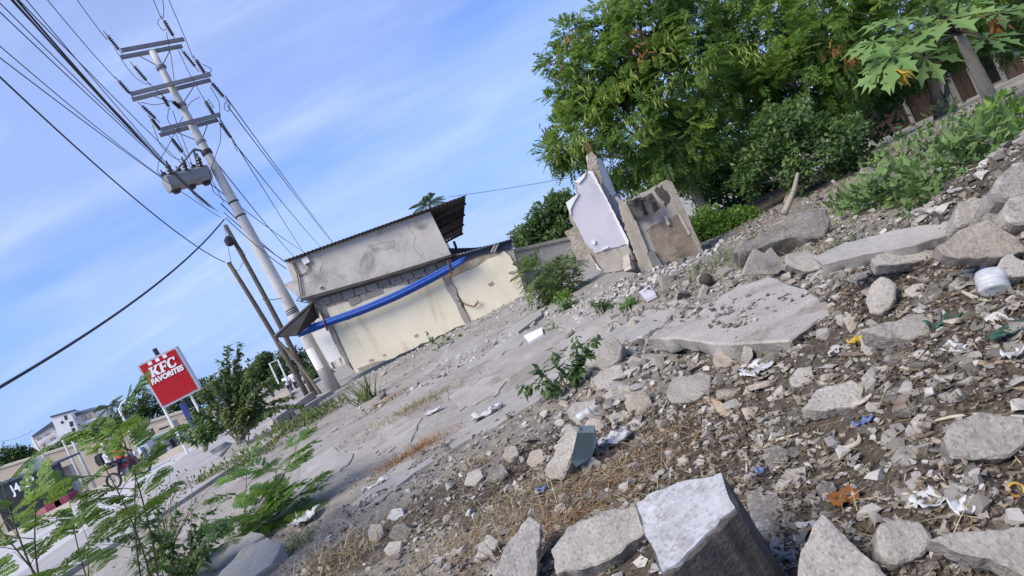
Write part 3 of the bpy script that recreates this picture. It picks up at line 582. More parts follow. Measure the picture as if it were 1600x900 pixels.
def insulator(a, b, da, db):
    p0, p1 = P(*Z2(*a), da), P(*Z2(*b), db); d = p1 - p0; L = np.linalg.norm(d); ax = d / L
    prof = [(.010, 0), (.010, .18)]
    for k in range(7):
        h = .20 + k * .085; prof += [(.022, h), (.058, h + .03), (.022, h + .06)]
    prof += [(.010, .82), (.010, 1.0)]
    mb = MB(); mb.lathe(p0, [(r, h * L) for r, h in prof], 10, ax); mb.build('insulator', M['polymer'], pole)
ins = [((5, 85), (95, 195), 16.6, 17.05), ((58, 300), (145, 398), 16.5, 17.0), ((275, 15), (345, 132), 17.3, 17.95), ((130, 230), (225, 340), 17.2, 17.8), ((165, 418), (270, 515), 17.1, 17.7), ((215, 480), (285, 568), 16.6, 17.1), ((360, 160), (452, 275), 18.0, 18.6), ((425, 200), (492, 305), 17.4, 18.0), ((497, 310), (585, 415), 18.0, 18.7), ((470, 395), (535, 500), 17.4, 18.0), ((535, 495), (620, 610), 18.0, 18.7), ((310, 572), (390, 675), 17.2, 17.9), ((275, 380), (320, 455), 17.3, 17.35), ((322, 408), (378, 458), 17.25, 17.3)]
for i in ins: insulator(*i)
for a, z in (((275, 640), .9), ((232, 700), .9)): pass
# posters pasted on the shaft
def poster(t, ang0, span, h, mat, name='poster'):
    r = 0.185 - 0.105 * t + .004; mb = MB(); an = np.linspace(ang0 - span / 2, ang0 + span / 2, 9); ax = nrm(axis)
    V = [pa(t) + A(r * math.sin(k), -r * math.cos(k), 0) for k in an] + [pa(t) + ax * h + A(r * math.sin(k), -r * math.cos(k), 0) for k in an]
    V2 = [v + A(0.002 * math.sin(k), -.002 * math.cos(k), 0) for v, k in zip(V, list(an) * 2)]
    f = [[i, i + 1, 9 + i + 1, 9 + i] for i in range(8)]; mb.add(V2, [f]); return mb.build(name, mat, pole)
poster(0.075, -0.25, 1.5, 0.62, M['signwhite']); poster(0.112, -0.25, 1.3, 0.14, M['pinkcloth']); poster(0.165, -0.45, 1.1, 0.42, M['bag'])
for k in range(4): poster(0.080 + .009 * k, -0.25, 0.9 + .2 * (k % 2), 0.03, M['red' if k % 2 else 'tank'])
for tt in (0.235, 0.24, 0.246): mb = MB(); mb.lathe(pa(tt), [(.165, 0), (.172, .015), (.165, .03)], 14, nrm(axis)); mb.build('wire_wrap', M['wire'], pole)
for tt in (0.52, 0.56): mb = MB(); mb.lathe(pa(tt), [(.14, 0), (.15, .02), (.14, .04)], 14, nrm(axis)); mb.build('wire_wrap', M['wire'], pole)

# pole-top switch: grey tank under a V frame with bushings
T = [P(*Z2(*p), d) for p, d in (((282, 772), 16.55), ((478, 722), 17.35), ((512, 790), 17.35), ((322, 838), 16.55))]
sw = thing('pole_switch', 'grey oblong switch tank with bushings hanging beside the pole shaft', 'switch gear', (T[2] + T[3]) / 2)
td = nrm(T[1] - T[0]); tb = nrm(np.cross(td, A(0, 0, 1))); ctr = sum(T) / 4; Ln = np.linalg.norm(T[1] - T[0])
Rm = np.stack([td, -tb, np.cross(td, -tb)], 1)
mb = MB(); prof = [(-.20, -.10), (-.13, -.19), (.13, -.19), (.20, -.10), (.20, .14), (.15, .20), (-.15, .20), (-.20, .14)]
mb.prism([ctr - td * Ln / 2 + tb * a + A(0, 0, b) for a, b in prof], td * Ln); mb.build('tank', M['tank'], sw)
for k in range(3):
    for s in (-1, 1):
        c = ctr + td * Ln * (-.36 + .36 * k) + tb * .14 * s + A(0, 0, .18)
        mb = MB(); dirv = nrm(tb * .45 * s + A(0, 0, 1)); mb.lathe(c, [(.05, 0)] + [(r, .04 + i * .04) for i in range(6) for r in ((.045,) if i % 2 else (.075,))] + [(.02, .29), (.02, .36)], 10, dirv); mb.build('bushing', M['polymer'], sw)
    mb = MB(); mb.lathe(ctr + td * Ln * (-.36 + .36 * k) - A(0, 0, .28), [(.08, 0), (.11, .05), (.11, .12)], 10); mb.build('drain_cap', M['black'], sw)
apex = P(*Z2(428, 640), 17.25)
for e in (-.28, .34):
    mb = MB(); mb.tube([apex, ctr + td * Ln * e + A(0, 0, .20)], 0.03, 6); mb.build('hanger', M['steel'], sw)
mb = MB(); mb.tube([apex, pa(.71)], 0.035, 6); mb.build('hanger', M['steel'], sw)

# wooden poles
def wood_pole(name, lab, b, t_, r0, r1, cat='pole'):
    b = A(b[0], b[1], hz(b[0], b[1]) - .05); mb = MB(); k = np.linspace(0, 1, 8); bow = nrm(A(.6, .2, 0)) * 0.05
    mb.tube([lerp(b, t_, s) + bow * math.sin(3.14 * s) for s in k], r0 + (r1 - r0) * k, 12); return tag(mb.build(name, M['polewood'], smooth=True), lab, cat)
wood_pole('wooden_pole', 'slim weathered wooden pole standing just behind the concrete pole', P(488, 610, 19), P(352, 352, 19), .085, .06)
wood_pole('wooden_pole', 'short dark wooden pole leaning against the tall wooden pole', P(474, 606, 20), P(357, 410, 20), .085, .065)
wood_pole('wooden_prop', 'thin timber prop slanting from drain cover up to wooden poles', P(500, 612, 16.4), P(437, 535, 17.6), .05, .04, 'prop')
mb = MB(); c = P(362, 384, 18.8); mb.lathe(c, [(.05, 0), (.13, .06), (.13, .22), (.06, .3)], 10); tag(mb.build('junction_box', M['black']), 'black round junction box on the slim wooden pole', 'junction box')

# overhead lines: each one its own
def line(pts, deps, r, lab, sag=0.0, grp='overhead lines'):
    q = np.array([P(x, y, d) for (x, y), d in zip(pts, deps)]); n = 24 if len(q) == 2 else 10 * len(q); t = np.linspace(0, len(q) - 1, n)
    if len(q) == 2:
        c = np.stack([np.interp(t, [0, 1], q[:, k]) for k in range(3)], 1); c[:, 2] -= sag * 4 * t * (1 - t)
    else:
        c = np.stack([np.interp(t, range(len(q)), q[:, k]) for k in range(3)], 1)
        for _ in range(6): c[1:-1] = (c[:-2] + 2 * c[1:-1] + c[2:]) / 4
    mb = MB(); mb.tube(c, r, 5); return tag(mb.build('power_line', M['wire'], smooth=True), lab, 'cable', grp)
W_ = [([(-40, -100 + 0), (168, 60)], 'left outer wire'),]
NEAR = [([(100, -30), (167, 62)], [14.6, 16.6], 'thin wire ending at the left insulator of the topmost crossarm'), ([(50, -30), (180, 122)], [12.2, 16.5], 'thin wire ending at the left insulator of the middle crossarm'),
    ([(248, -30), (255, 28)], [16.3, 17.3], 'short thin wire entering from the top edge to the right topmost insulator'), ([(226, -30), (252, 30)], [15.9, 17.3], 'short thin wire just left of the one to right topmost insulator'),
    ([(255, -20), (302, 92)], [15.4, 17.4], 'thin wire from the top edge down to right end of middle crossarm'), ([(12, -18), (300, 270)], [8.0, 17.0], 'thin wire from top left corner passing nearest above the pole switch'),
    ([(20, -25), (318, 320)], [9.0, 17.2], 'rightmost thin wire of the bundle from top left to pole shaft'), ([(0, -18), (330, 325)], [8.6, 17.2], 'middle thin wire of the bundle from top left to pole shaft'),
    ([(-20, -15), (335, 328)], [8.4, 17.2], 'left thin wire of the bundle from top left to pole shaft'), ([(-20, 0), (340, 330)], [7.6, 17.1], 'thin wire entering just below top left corner, ending on shaft'),
    ([(-20, 55), (255, 278)], [8.4, 16.6], 'thin wire from left edge to the left end of pole switch'), ([(-20, 75), (345, 340)], [7.8, 17.2], 'thin wire from left edge passing under the pole switch to shaft')]
for pts, dp, lab in NEAR: line(pts, dp, 0.009 if dp[0] > 9.5 else 0.0075, lab, 0.12)
line([(5, -25), (322, 318)], [9.4, 17.2], 0.017, 'thick black bundled cable from top left to shaft, the upper of two', 0.35)
line([(-5, -28), (326, 322)], [9.2, 17.2], 0.017, 'thick black bundled cable from top left to shaft, the lower of two', 0.30)
line([(-30, 92), (352, 410)], [9.0, 20], 0.014, 'lone wire sagging from upper left edge to short wooden pole top', 0.5)
line([(-40, 628), (350, 343)], [7.5, 19], 0.022, 'black service cable dropping to the lower left across the open sky', 0.25, None)
FAR = [([(355, 165), (530, 392)], [18.7, 62], 'rightmost far wire running down from middle crossarm behind the roof'), ([(352, 150), (520, 378)], [18.7, 60], 'far wire just left of the rightmost, behind the roof'), ([(367, 225), (505, 390)], [18.7, 58], 'far wire from lowest crossarm insulator down behind the roof'),
    ([(340, 180), (478, 400)], [17.9, 56], 'far wire from right end of lowest crossarm behind the roof corner'), ([(335, 250), (466, 408)], [17.4, 50], 'far wire from the shaft above the switch to the roof corner'), ([(345, 318), (455, 415)], [17.3, 40], 'far wire from the shaft below the switch to the roof corner'),
    ([(350, 332), (450, 412)], [17.3, 17.5], 'short service wire from shaft to house corner, the upper one'), ([(352, 340), (447, 420)], [17.3, 16.5], 'short service wire from shaft to house corner, the lower one'), ([(300, 265), (490, 402)], [17.2, 60], 'far wire from left of the shaft crossing behind it to roof')]
for pts, dp, lab in FAR: line(pts, dp, 0.016 if dp[1] > 30 else 0.012, lab, 0.3 if dp[1] > 30 else .1)
JL = ['jumper wire under the left topmost insulator', 'jumper wire hanging from the topmost crossarm beside shaft', 'jumper wire from topmost crossarm to lower right insulator', 'long jumper wire looping left down to the pole switch', 'jumper wire bowing right of the shaft to pole switch', 'small round wire loop right of the middle crossarm', 'small wire loop at the topmost right insulator', 'small wire loop right of the topmost crossarm insulators', 'jumper wire from upright insulator down to switch, left one', 'jumper wire from upright insulator down to switch, right one', 'short jumper wire under middle crossarm left of shaft', 'jumper wire below the lowest crossarm left end', 'wire dropping from switch along the shaft, left one', 'wire dropping from switch along the shaft, right one', 'loose wire end below lowest right insulator']
for jl, pts in zip(JL, ([(55, 160), (110, 250), (150, 300), (200, 335), (222, 330), (240, 350), (290, 395)], [(300, 90), (325, 220), (338, 330)], [(345, 150), (400, 270), (470, 395), (500, 440), (525, 445), (495, 405)], [(455, 395), (410, 420), (370, 500), (300, 640), (262, 700), (258, 745), (285, 775)], [(505, 345), (550, 420), (552, 520), (555, 600), (520, 700), (500, 760)], [(585, 410), (600, 430), (590, 465), (570, 450), (575, 415), (600, 440)], [(265, 30), (258, 50), (285, 85), (300, 75)], [(470, 240), (515, 265), (500, 282), (470, 270)], [(310, 450), (305, 500), (340, 560), (395, 680), (415, 735)], [(330, 460), (350, 520), (380, 600), (430, 740)], [(180, 420), (240, 432), (290, 425)], [(235, 525), (270, 620), (330, 680), (375, 690)], [(500, 760), (540, 830), (570, 890)], [(505, 775), (520, 840), (600, 900)], [(610, 600), (632, 650)])):
    line([Z2(*p) for p in pts], [17.3 + .15 * math.sin(i) for i in range(len(pts))], 0.009, jl, 0, 'jumper wires')
line([(350, 350), (362, 415), (372, 425), (385, 400), (365, 372)], [18.9] * 5, 0.008, 'slack wire loop hanging from top of slim wooden pole', 0, None)
line([(700, 308), (1000, 255)], [60, 62], 0.022, 'faint far wire crossing the sky right of the house roof', 0.2, None)
line([(0, 690), (52, 672)], [110, 118], 0.03, 'faint far wire left of the white apartment block', 0.4, None)
line([(410, 468), (440, 466)], [18.5, 16.5], 0.012, 'short wire from slim wooden pole to the house corner', 0.02, None)

# ================================================================== RUINED WALL
def Z6(x, y): return 780 + .289 * x, 220 + .289 * y
RC = P(*Z6(700, 600), 8.15)                       # the corner nearest the viewer
d1 = nrm(A(-1, .22, 0)); n1 = nrm(A(d1[1], -d1[0], 0)); n1 = n1 if n1[1] < 0 else -n1
d2 = nrm(A(.45, 1, 0)); n2 = nrm(A(d2[1], -d2[0], 0))
n2 = n2 if np.dot(n2, A(0, 0, 0) - RC) > 0 else -n2
ruin = thing('ruined_wall', 'jagged remnant of a lavender plastered wall with bare stone top', 'ruined wall', A(RC[0], RC[1], hz(RC[0], RC[1])))
def edge(q, amp):
    r = []
    for i in range(len(q)):
        a, b = np.array(q[i], float), np.array(q[(i + 1) % len(q)], float); k = max(1, int(np.linalg.norm(b - a) / 14))
        for j in range(k): r.append(a + (b - a) * j / k + (RNG.normal(0, amp, 2) if j else 0))
    return r
def rwall(name, pts, mat, o, n, off, thick, amp=2.0, parent=None):
    mb = MB(); mb.prism([onplane(*Z6(*p), o + n * off, n) for p in edge(pts, amp)], -n * thick); return mb.build(name, mat, parent or ruin)
rwall('stone_core', [(500, 55), (525, 85), (560, 250), (700, 560), (760, 700), (560, 720), (470, 640), (420, 640), (355, 490), (400, 465), (360, 335), (420, 285), (405, 220), (480, 165), (478, 80)], M['coral'], RC, n1, 0.0, 0.17, 4)
rwall('plaster', [(482, 168), (520, 190), (560, 290), (695, 560), (545, 600), (520, 610), (470, 560), (440, 500), (400, 420), (385, 370), (432, 290), (415, 235), (440, 200)], M['lavender'], RC, n1, 0.022, 0.02, 2)
rwall('bare_plaster', [(520, 612), (560, 597), (697, 562), (715, 610), (720, 690), (560, 715), (525, 650)], M['oldplaster'], RC, n1, 0.012, 0.01, 2)
rwall('white_edge', [(478, 160), (505, 165), (700, 540), (697, 572), (690, 560), (560, 285)], M['white'], RC, n1, 0.035, 0.03, 1)
for pts in ([(405, 220), (470, 170), (462, 195), (430, 232)], [(360, 335), (430, 285), (405, 330), (385, 372), (388, 405)], [(500, 545), (520, 540), (518, 562), (502, 560)], [(555, 585), (590, 572), (588, 580), (556, 594)], [(480, 600), (500, 640), (555, 705), (530, 690)]):
    rwall('plaster_flake', pts, M['white'], RC, n1, 0.045, 0.03, 1)
rwall('return_stone', [(505, 60), (520, 85), (555, 100), (635, 290), (680, 380), (785, 700), (715, 690), (690, 560), (555, 260), (520, 180)], M['oldplaster'], RC, n2, 0.0, 0.10, 2)
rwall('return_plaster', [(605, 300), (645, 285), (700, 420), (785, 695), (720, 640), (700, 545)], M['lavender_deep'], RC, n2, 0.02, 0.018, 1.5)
rwall('return_white', [(512, 85), (555, 105), (632, 285), (612, 300), (545, 205), (530, 160)], M['white'], RC, n2, 0.02, 0.018, 1.5)
for a, b in (((485, 60), (455, 5)), ((492, 58), (480, 0)), ((500, 60), (492, 15)), ((478, 75), (470, 20))):
    mb = MB(); mb.tube([onplane(*Z6(*a), RC - n1 * .08, n1), onplane(*Z6(*b), RC - n1 * .08, n1)], 0.008, 5); mb.build('rebar', M['rust'], ruin)
# second standing piece: door slab in its jamb
SO = P(*Z6(900, 700), 8.0); ns = nrm(A(-0.10, -1, 0))
slab = thing('wall_slab', 'standing brown wall slab with blocked doorway and pale cut edge right of lavender wall', 'ruined wall', A(SO[0], SO[1], hz(SO[0], SO[1])))
rwall('wall_face', [(675, 345), (720, 318), (900, 213), (925, 225), (1110, 640), (1010, 690), (850, 745), (790, 600)], M['oldplaster'], SO, ns, 0.0, 0.22, 1.2, slab)
rwall('joining_wall', [(632, 300), (690, 345), (850, 740), (770, 715), (700, 520)], M['oldplaster'], SO, ns, -0.04, 0.15, 3, slab)
rwall('blocked_doorway', [(795, 480), (960, 398), (1105, 640), (1000, 690), (912, 738)], M['brownmud'], SO, ns, 0.008, 0.012, 3.5, slab)
rwall('jamb', [(675, 345), (700, 335), (860, 735), (835, 735)], M['oldplaster'], SO, ns, 0.05, 0.05, 0.8, slab)
rwall('cut_edge', [(885, 222), (905, 210), (935, 222), (1120, 632), (1100, 640)], M['concrete_warm'], SO, ns, 0.03, 0.26, 1, slab)
rwall('door_board', [(798, 610), (830, 590), (905, 705), (860, 745)], M['shackgrey'], SO, ns, 0.05, 0.03, 1, slab)
rwall('door_board', [(965, 398), (980, 395), (1035, 500), (1025, 510)], M['dryhusk'], SO, ns, 0.04, 0.03, 0.6, slab)
rwall('door_board', [(890, 410), (905, 405), (925, 450), (910, 460)], M['dryhusk'], SO, ns, 0.05, 0.03, 0.6, slab)
rwall('scorched_patch', [(838, 270), (880, 235), (915, 270), (925, 310), (900, 360), (880, 320)], M['tarp'], SO, ns, 0.004, 0.003, 5, slab)
for pts, off in (([(688, 335), (770, 305), (812, 395), (735, 430)], .10), ([(770, 310), (825, 280), (878, 360), (815, 410)], .14), ([(690, 330), (765, 300), (775, 318), (700, 345)], .16)):
    mb = MB(); q = [onplane(*Z6(*p), SO + ns * off, ns) for p in pts]; n = 7; V = []
    for i in range(n):
        for j in range(n):
            p = lerp(lerp(q[0], q[1], i / (n - 1)), lerp(q[3], q[2], i / (n - 1)), j / (n - 1)); V.append(p + ns * (.05 * math.sin(i * 1.1 + off * 40) * j / n + random.uniform(-.008, .008)))
    V = np.array(V); f = [[i * n + j, i * n + j + 1, (i + 1) * n + j + 1, (i + 1) * n + j] for i in range(n - 1) for j in range(n - 1)]
    mb.add(np.vstack([V, V - ns * .02]), [f, [[k + n * n for k in reversed(x)] for x in f]]); mb.build('hanging_sheet', M['tarp'], slab)
# ================================================================== LEFT BACKGROUND: SIGN, SHOPS, APARTMENTS, PEOPLE
def text_mesh(s, size, bold=0.0, shear=0.0, sx=1.0):
    c = bpy.data.curves.new('t', 'FONT'); c.body = s; c.size = size; c.offset = bold; c.shear = shear; c.extrude = 0.006; c.align_x = 'CENTER'; c.align_y = 'CENTER'
    o = bpy.data.objects.new('t', c); COL.objects.link(o); dg = bpy.context.evaluated_depsgraph_get(); me = bpy.data.meshes.new_from_object(o.evaluated_get(dg)); bpy.data.objects.remove(o)
    v = np.array([x.co[:] for x in me.vertices]); f = [list(p.vertices) for p in me.polygons]; bpy.data.meshes.remove(me); v[:, 0] *= sx
    return v, f
def place_text(name, s, org, ex, ey, size, mat, parent, bold=0, shear=0, sx=1.0):
    v, f = text_mesh(s, size, bold, shear, sx); ez = np.cross(ex, ey); mb = MB(); mb.add(org + v[:, :1] * ex + v[:, 1:2] * ey + v[:, 2:] * ez, [np.array([x]) for x in f]); return mb.build(name, mat, parent)
# red sign on two posts
SD = 22.0; s_tl, s_tr, s_bl, s_br = P(216, 572, SD), P(274, 545, SD + .25), P(253, 637, SD), P(311, 606, SD + .25)
sx_ = nrm(s_tr - s_tl + s_br - s_bl); sy_ = nrm(s_tl - s_bl + s_tr - s_br); sz_ = np.cross(sx_, sy_); sw_ = np.linalg.norm(s_tr - s_tl); sh_ = np.linalg.norm(s_tl - s_bl); sc_ = (s_tl + s_tr + s_bl + s_br) / 4
sign = thing('roadside_sign', 'square red roadside sign with white lettering reading KFC FAVORITES on two posts'.replace('KFC FAVORITES', 'favorites'), 'sign', A(sc_[0], sc_[1], .1))
RmS = np.stack([sx_, sy_, sz_], 1)
mb = MB(); mb.box(sc_ - sz_ * .16, (sw_ + .08, sh_ + .08, .32), RmS); mb.build('cabinet', M['signgrey'], sign)
mb = MB(); mb.box(sc_ + sz_ * .008, (sw_ - .05, sh_ - .05, .02), RmS); mb.build('face_panel', M['red'], sign)
for k in (-1, 0, 1):
    mb = MB(); mb.box(sc_ + sx_ * (k * sw_ * .20 - .02) + sy_ * (sh_ * .44) + sz_ * .022, (sw_ * .10, sh_ * .075, .012), RmS); mb.build('white_bar', M['signwhite'], sign)
def letters(polys, org, ex, ey, mat, parent, name, h=.012):
    for i, pl in enumerate(polys):
        mb = MB(); mb.prism([org + ex * x + ey * y + sz_ * h for x, y in pl][::1], -sz_ * h); mb.build(name, mat, parent)
sh = .18
def shr(pl, x0, s): return [((x + sh * y) * s + x0, y * s) for x, y in pl]
K = [[(0, 0), (.42, 0), (.42, .12), (.34, .12), (.34, .40), (.62, .0), (.98, 0), (.98, .12), (.90, .12), (.62, .52), (.86, .88), (.96, .88), (.96, 1), (.55, 1), (.55, .88), (.62, .88), (.34, .50), (.34, .88), (.42, .88), (.42, 1), (0, 1), (0, .88), (.09, .88), (.09, .12), (0, .12)]]
Fl = [[(0, 0), (.46, 0), (.46, .12), (.35, .12), (.35, .42), (.56, .42), (.56, .34), (.66, .34), (.66, .64), (.56, .64), (.56, .56), (.35, .56), (.35, .86), (.68, .86), (.68, .70), (.80, .70), (.80, 1), (0, 1), (0, .88), (.09, .88), (.09, .12), (0, .12)]]
Cl = [[(.86, .30), (.86, .12), (.70, .02), (.48, -.02), (.24, .04), (.07, .22), (.02, .50), (.07, .78), (.24, .96), (.46, 1.02), (.62, .97), (.70, .92), (.74, 1.0), (.86, 1.0), (.86, .64), (.74, .64), (.66, .82), (.50, .88), (.38, .80), (.31, .64), (.30, .44), (.36, .24), (.48, .14), (.62, .16), (.74, .30)]]
lw = sw_ * .265; lo = sc_ + sz_ * .028 + sy_ * sh_ * .15 - sx_ * sw_ * .36
for pl, x0 in ((K, 0), (Fl, .98), (Cl, 1.76)):
    letters([shr(pl[0], x0 * lw, lw)], lo, sx_, sy_, M['signwhite'], sign, 'letter')
place_text('lettering', 'FAVORITES', sc_ + sz_ * .028 + sy_ * sh_ * .06 + sx_ * sw_ * .0, sx_, sy_, sh_ * .15, M['signwhite'], sign, .013, .2, .92)
for (px, py) in ((262, 650), (300, 622)):
    q = P(px, py, SD + .3); mb = MB(); mb.tube([A(q[0], q[1], .05), P(px - 9, py - 17, SD + .3)], .045, 8); mb.build('post', M['signwhite'], sign)
q = P(298, 636, 22.9); tq = P(241, 545, 22.9); bn = thing('banner_post', 'dark blue banner post standing behind the red sign', 'post', A(q[0], q[1], .05))
mb = MB(); mb.tube([A(q[0], q[1], .05), A(q[0], q[1], 1.0), lerp(A(q[0], q[1], 1.0), tq, 1.0)], .08, 8); mb.build('post', M['postblack'], bn)
mb = MB(); a, b = P(283, 622, 22.7), P(312, 690, 22.7); mb.box((a + b) / 2, (.20, .04, np.linalg.norm(b - a) * .8), np.stack([A(1, 0, 0), A(0, 1, 0), nrm(a - b)], 1).T if False else None); mb.build('banner', M['postblue'], bn)

# white apartment block
def zb(x, y): return x * .2445, 600 + y * .2445
ap = thing('apartment_block', 'distant white apartment block with slate roofs and a stair tower', 'building', A(*P(100, 680, 120)[:2], -.7))
AO = P(*zb(350, 300), 120); an = nrm(A(.25, -1, 0))
def ab(name, pts, mat, off, th, parent=ap): 
    mb = MB(); mb.prism([onplane(*zb(*p), AO + an * off, an) for p in pts], -an * th); return mb.build(name, mat, parent)
ab('wing', [(195, 350), (345, 265), (420, 420), (240, 480)], M['bwhite'], 0, 9); ab('wing', [(450, 215), (605, 165), (650, 290), (520, 340), (480, 330)], M['bwhite'], -1, 9)
ab('stair_tower', [(322, 210), (448, 180), (520, 340), (400, 390)], M['bwhite'], 1.0, 4); ab('tower_cap', [(318, 206), (440, 172), (446, 181), (322, 216)], M['broof'], 1.2, 3)
ab('roof', [(190, 340), (330, 240), (350, 262), (195, 352)], M['broof'], .6, 10); ab('roof', [(445, 190), (560, 172), (608, 165), (450, 216)], M['broof'], -.6, 10)
for pts in ([(232, 352), (262, 338), (270, 355), (240, 370)], [(285, 328), (318, 310), (328, 330), (295, 345)], [(250, 392), (285, 372), (292, 388), (258, 408)], [(318, 352), (350, 335), (356, 350), (324, 365)], [(335, 278), (350, 270), (358, 285), (342, 295)]):
    ab('window', pts, M['beige'], .06, .05)
for pts in ([(466, 224), (480, 217), (486, 228), (472, 236)], [(490, 262), (502, 255), (508, 265), (495, 272)], [(408, 205), (424, 198), (432, 225), (415, 232)], [(440, 245), (462, 236), (470, 268), (450, 275)], [(385, 240), (400, 235), (408, 250), (392, 256)], [(455, 285), (475, 278), (482, 300), (465, 308)]):
    ab('window', pts, M['glassdark'], 1.06 if pts[0][0] < 460 else .1, .3)
for pts in ([(515, 205), (535, 195), (552, 230), (535, 240)], [(545, 195), (565, 187), (580, 220), (562, 228)], [(578, 185), (598, 178), (612, 208), (592, 215)]): ab('balcony', pts, M['beige'], -.7, .4)
ab('balcony_rail', [(540, 240), (630, 208), (634, 218), (544, 250)], M['bwhite'], -.2, .4); ab('balcony_rail', [(225, 378), (345, 310), (348, 318), (228, 388)], M['bwhite'], .7, .4); ab('balcony_rail', [(240, 420), (380, 345), (384, 354), (246, 430)], M['bwhite'], .7, .4)
# beige boundary wall, grey poles
bw = thing('boundary_wall', 'long beige boundary wall behind the black shop', 'wall', A(*P(80, 730, 44)[:2], -.7))
a, b = P(-40, 745, 44), P(300, 640, 46); mb = MB(); mb.prism([a, b, A(b[0], b[1], -.8), A(a[0], a[1], -.8)], (0, .3, 0)); mb.build('wall_face', M['beige'], bw)
mb = MB(); mb.hexa([a + A(0, -.08, 0), b + A(0, -.08, 0), b + A(0, -.08, .15), a + A(0, -.08, .15)], [a + A(0, .4, 0), b + A(0, .4, 0), b + A(0, .4, .15), a + A(0, .4, .15)]); mb.build('coping', M['kerb'], bw)
for k, (t_, b_, lab) in enumerate((((200, 335), (335, 545), 'grey street pole left of the stair tower, far left'), ((385, 330), (490, 560), 'grey street pole in front of the stair tower'), ((440, 320), (505, 480), 'grey street pole right of the stair tower'))):
    t2, b2 = P(*zb(*t_), 40), P(*zb(*b_), 40); mb = MB(); mb.tube([A(lerp(t2, b2, 1)[0], b2[1], -.7), t2], [.11, .07], 10); tag(mb.build('street_pole', M['polecon'], smooth=True), lab, 'pole', 'grey street poles at far left')
# street lamp
la, lb_ = P(186, 640, 30), P(212, 694, 30); lamp = thing('street_lamp', 'slim white street lamp behind the motorcycle', 'street lamp', A(lb_[0], lb_[1], .1))
mb = MB(); mb.tube([A(lb_[0], lb_[1], .1), la], [.07, .05], 8); mb.build('post', M['signwhite'], lamp)
mb = MB(); mb.tube([la, la + A(.25, 0, .22), la + A(.6, 0, .28)], .035, 6); mb.build('arm', M['signwhite'], lamp); mb = MB(); mb.box(la + A(.75, 0, .28), (.4, .16, .08)); mb.build('lamp_head', M['postblack'], lamp)
# black shop
SHO = P(60, 740, 28.5); shn = nrm(A(.15, -1, 0))
shop = thing('black_shop', 'black kiosk shop with pale lettering and round emblem at left edge', 'shop', A(SHO[0], SHO[1], .2))
def sp_(name, pts, mat, off, th): mb = MB(); mb.prism([onplane(*zb(*p), SHO + shn * off, shn) for p in pts], -shn * th); return mb.build(name, mat, shop)
sp_('fascia', [(-60, 665), (360, 510), (395, 600), (-20, 760)], M['shopdark'], .5, .3); sp_('back_wall', [(-40, 740), (380, 590), (470, 770), (60, 960)], M['black'], -1.2, .1)
sp_('roof_edge', [(-60, 655), (360, 500), (364, 512), (-56, 668)], M['broof'], .6, 2.0); sp_('side_post', [(395, 600), (415, 590), (480, 740), (455, 752)], M['black'], .3, .2); sp_('side_post', [(10, 740), (28, 733), (95, 900), (75, 910)], M['black'], .3, .2)
sp_('counter', [(60, 860), (300, 760), (320, 800), (80, 905)], M['shopdark'], .1, .5); sp_('wall_return', [(372, 545), (440, 520), (510, 690), (470, 745)], M['render'], -.4, .3)
ex = nrm(A(-shn[1], shn[0], 0)); ey = A(0, 0, 1)
def sp3(p, off): return onplane(*zb(*p), SHO + shn * off, shn)
place_text('lettering', 'J4', sp3((100, 668), .53), ex, ey, .55, M['signwhite'], shop, .012, 0, .9)
sp_('lettering_line', [(135, 662), (268, 612), (272, 622), (140, 673)], M['signwhite'], .53, .02)
mb = MB(); c = sp3((192, 612), .53); mb.lathe(c, [(.17, 0), (.17, .02)], 20, shn); e_ = mb.build('emblem', M['signwhite'], shop); mb = MB(); mb.lathe(c + shn * .02, [(.08, 0), (.08, .012)], 16, shn); mb.build('emblem_centre', M['shopdark'], shop)
mb = MB(); c = sp3((250, 535), -.3); mb.lathe(c, [(.02, 0), (.30, .08), (.42, .2), (.40, .19), (.02, .02)], 16, nrm(A(.6, -.6, .5))); dsh = mb.build('satellite_dish', M['signgrey'], None, True); tag(dsh, 'grey satellite dish on the black shop roof', 'dish')
for (c, sz, m_, lab) in (((310, 830), (.55, .5, .45), 'pinkcloth', 'pink seat cushion at left before black shop'), ((345, 835), (.45, .45, .35), 'red', 'red seat cushion beside the pink one'), ((385, 790), (.7, .6, .55), 'maroon', 'maroon seat block before black shop'), ((405, 800), (.4, .4, .3), 'bluecloth', 'blue seat cushion in front of maroon block'), ((445, 765), (.7, .6, .5), 'maroon', 'maroon seat at right end of the black shop')):
    p = onplane(*zb(*c), A(0, 27.7, 0), A(0, -1, 0)); mb = MB(); x, y, z = sz; x0, y0 = p[0], p[1]
    prof = [(-x / 2, 0), (x / 2, 0), (x / 2, z * .85), (x * .4, z), (-x * .4, z), (-x / 2, z * .85)]; mb.prism([A(x0 + a, y0 - y / 2, .2 + b) for a, b in prof], A(0, y, 0)); tag(mb.build('seat', M[m_]), lab, 'seat')
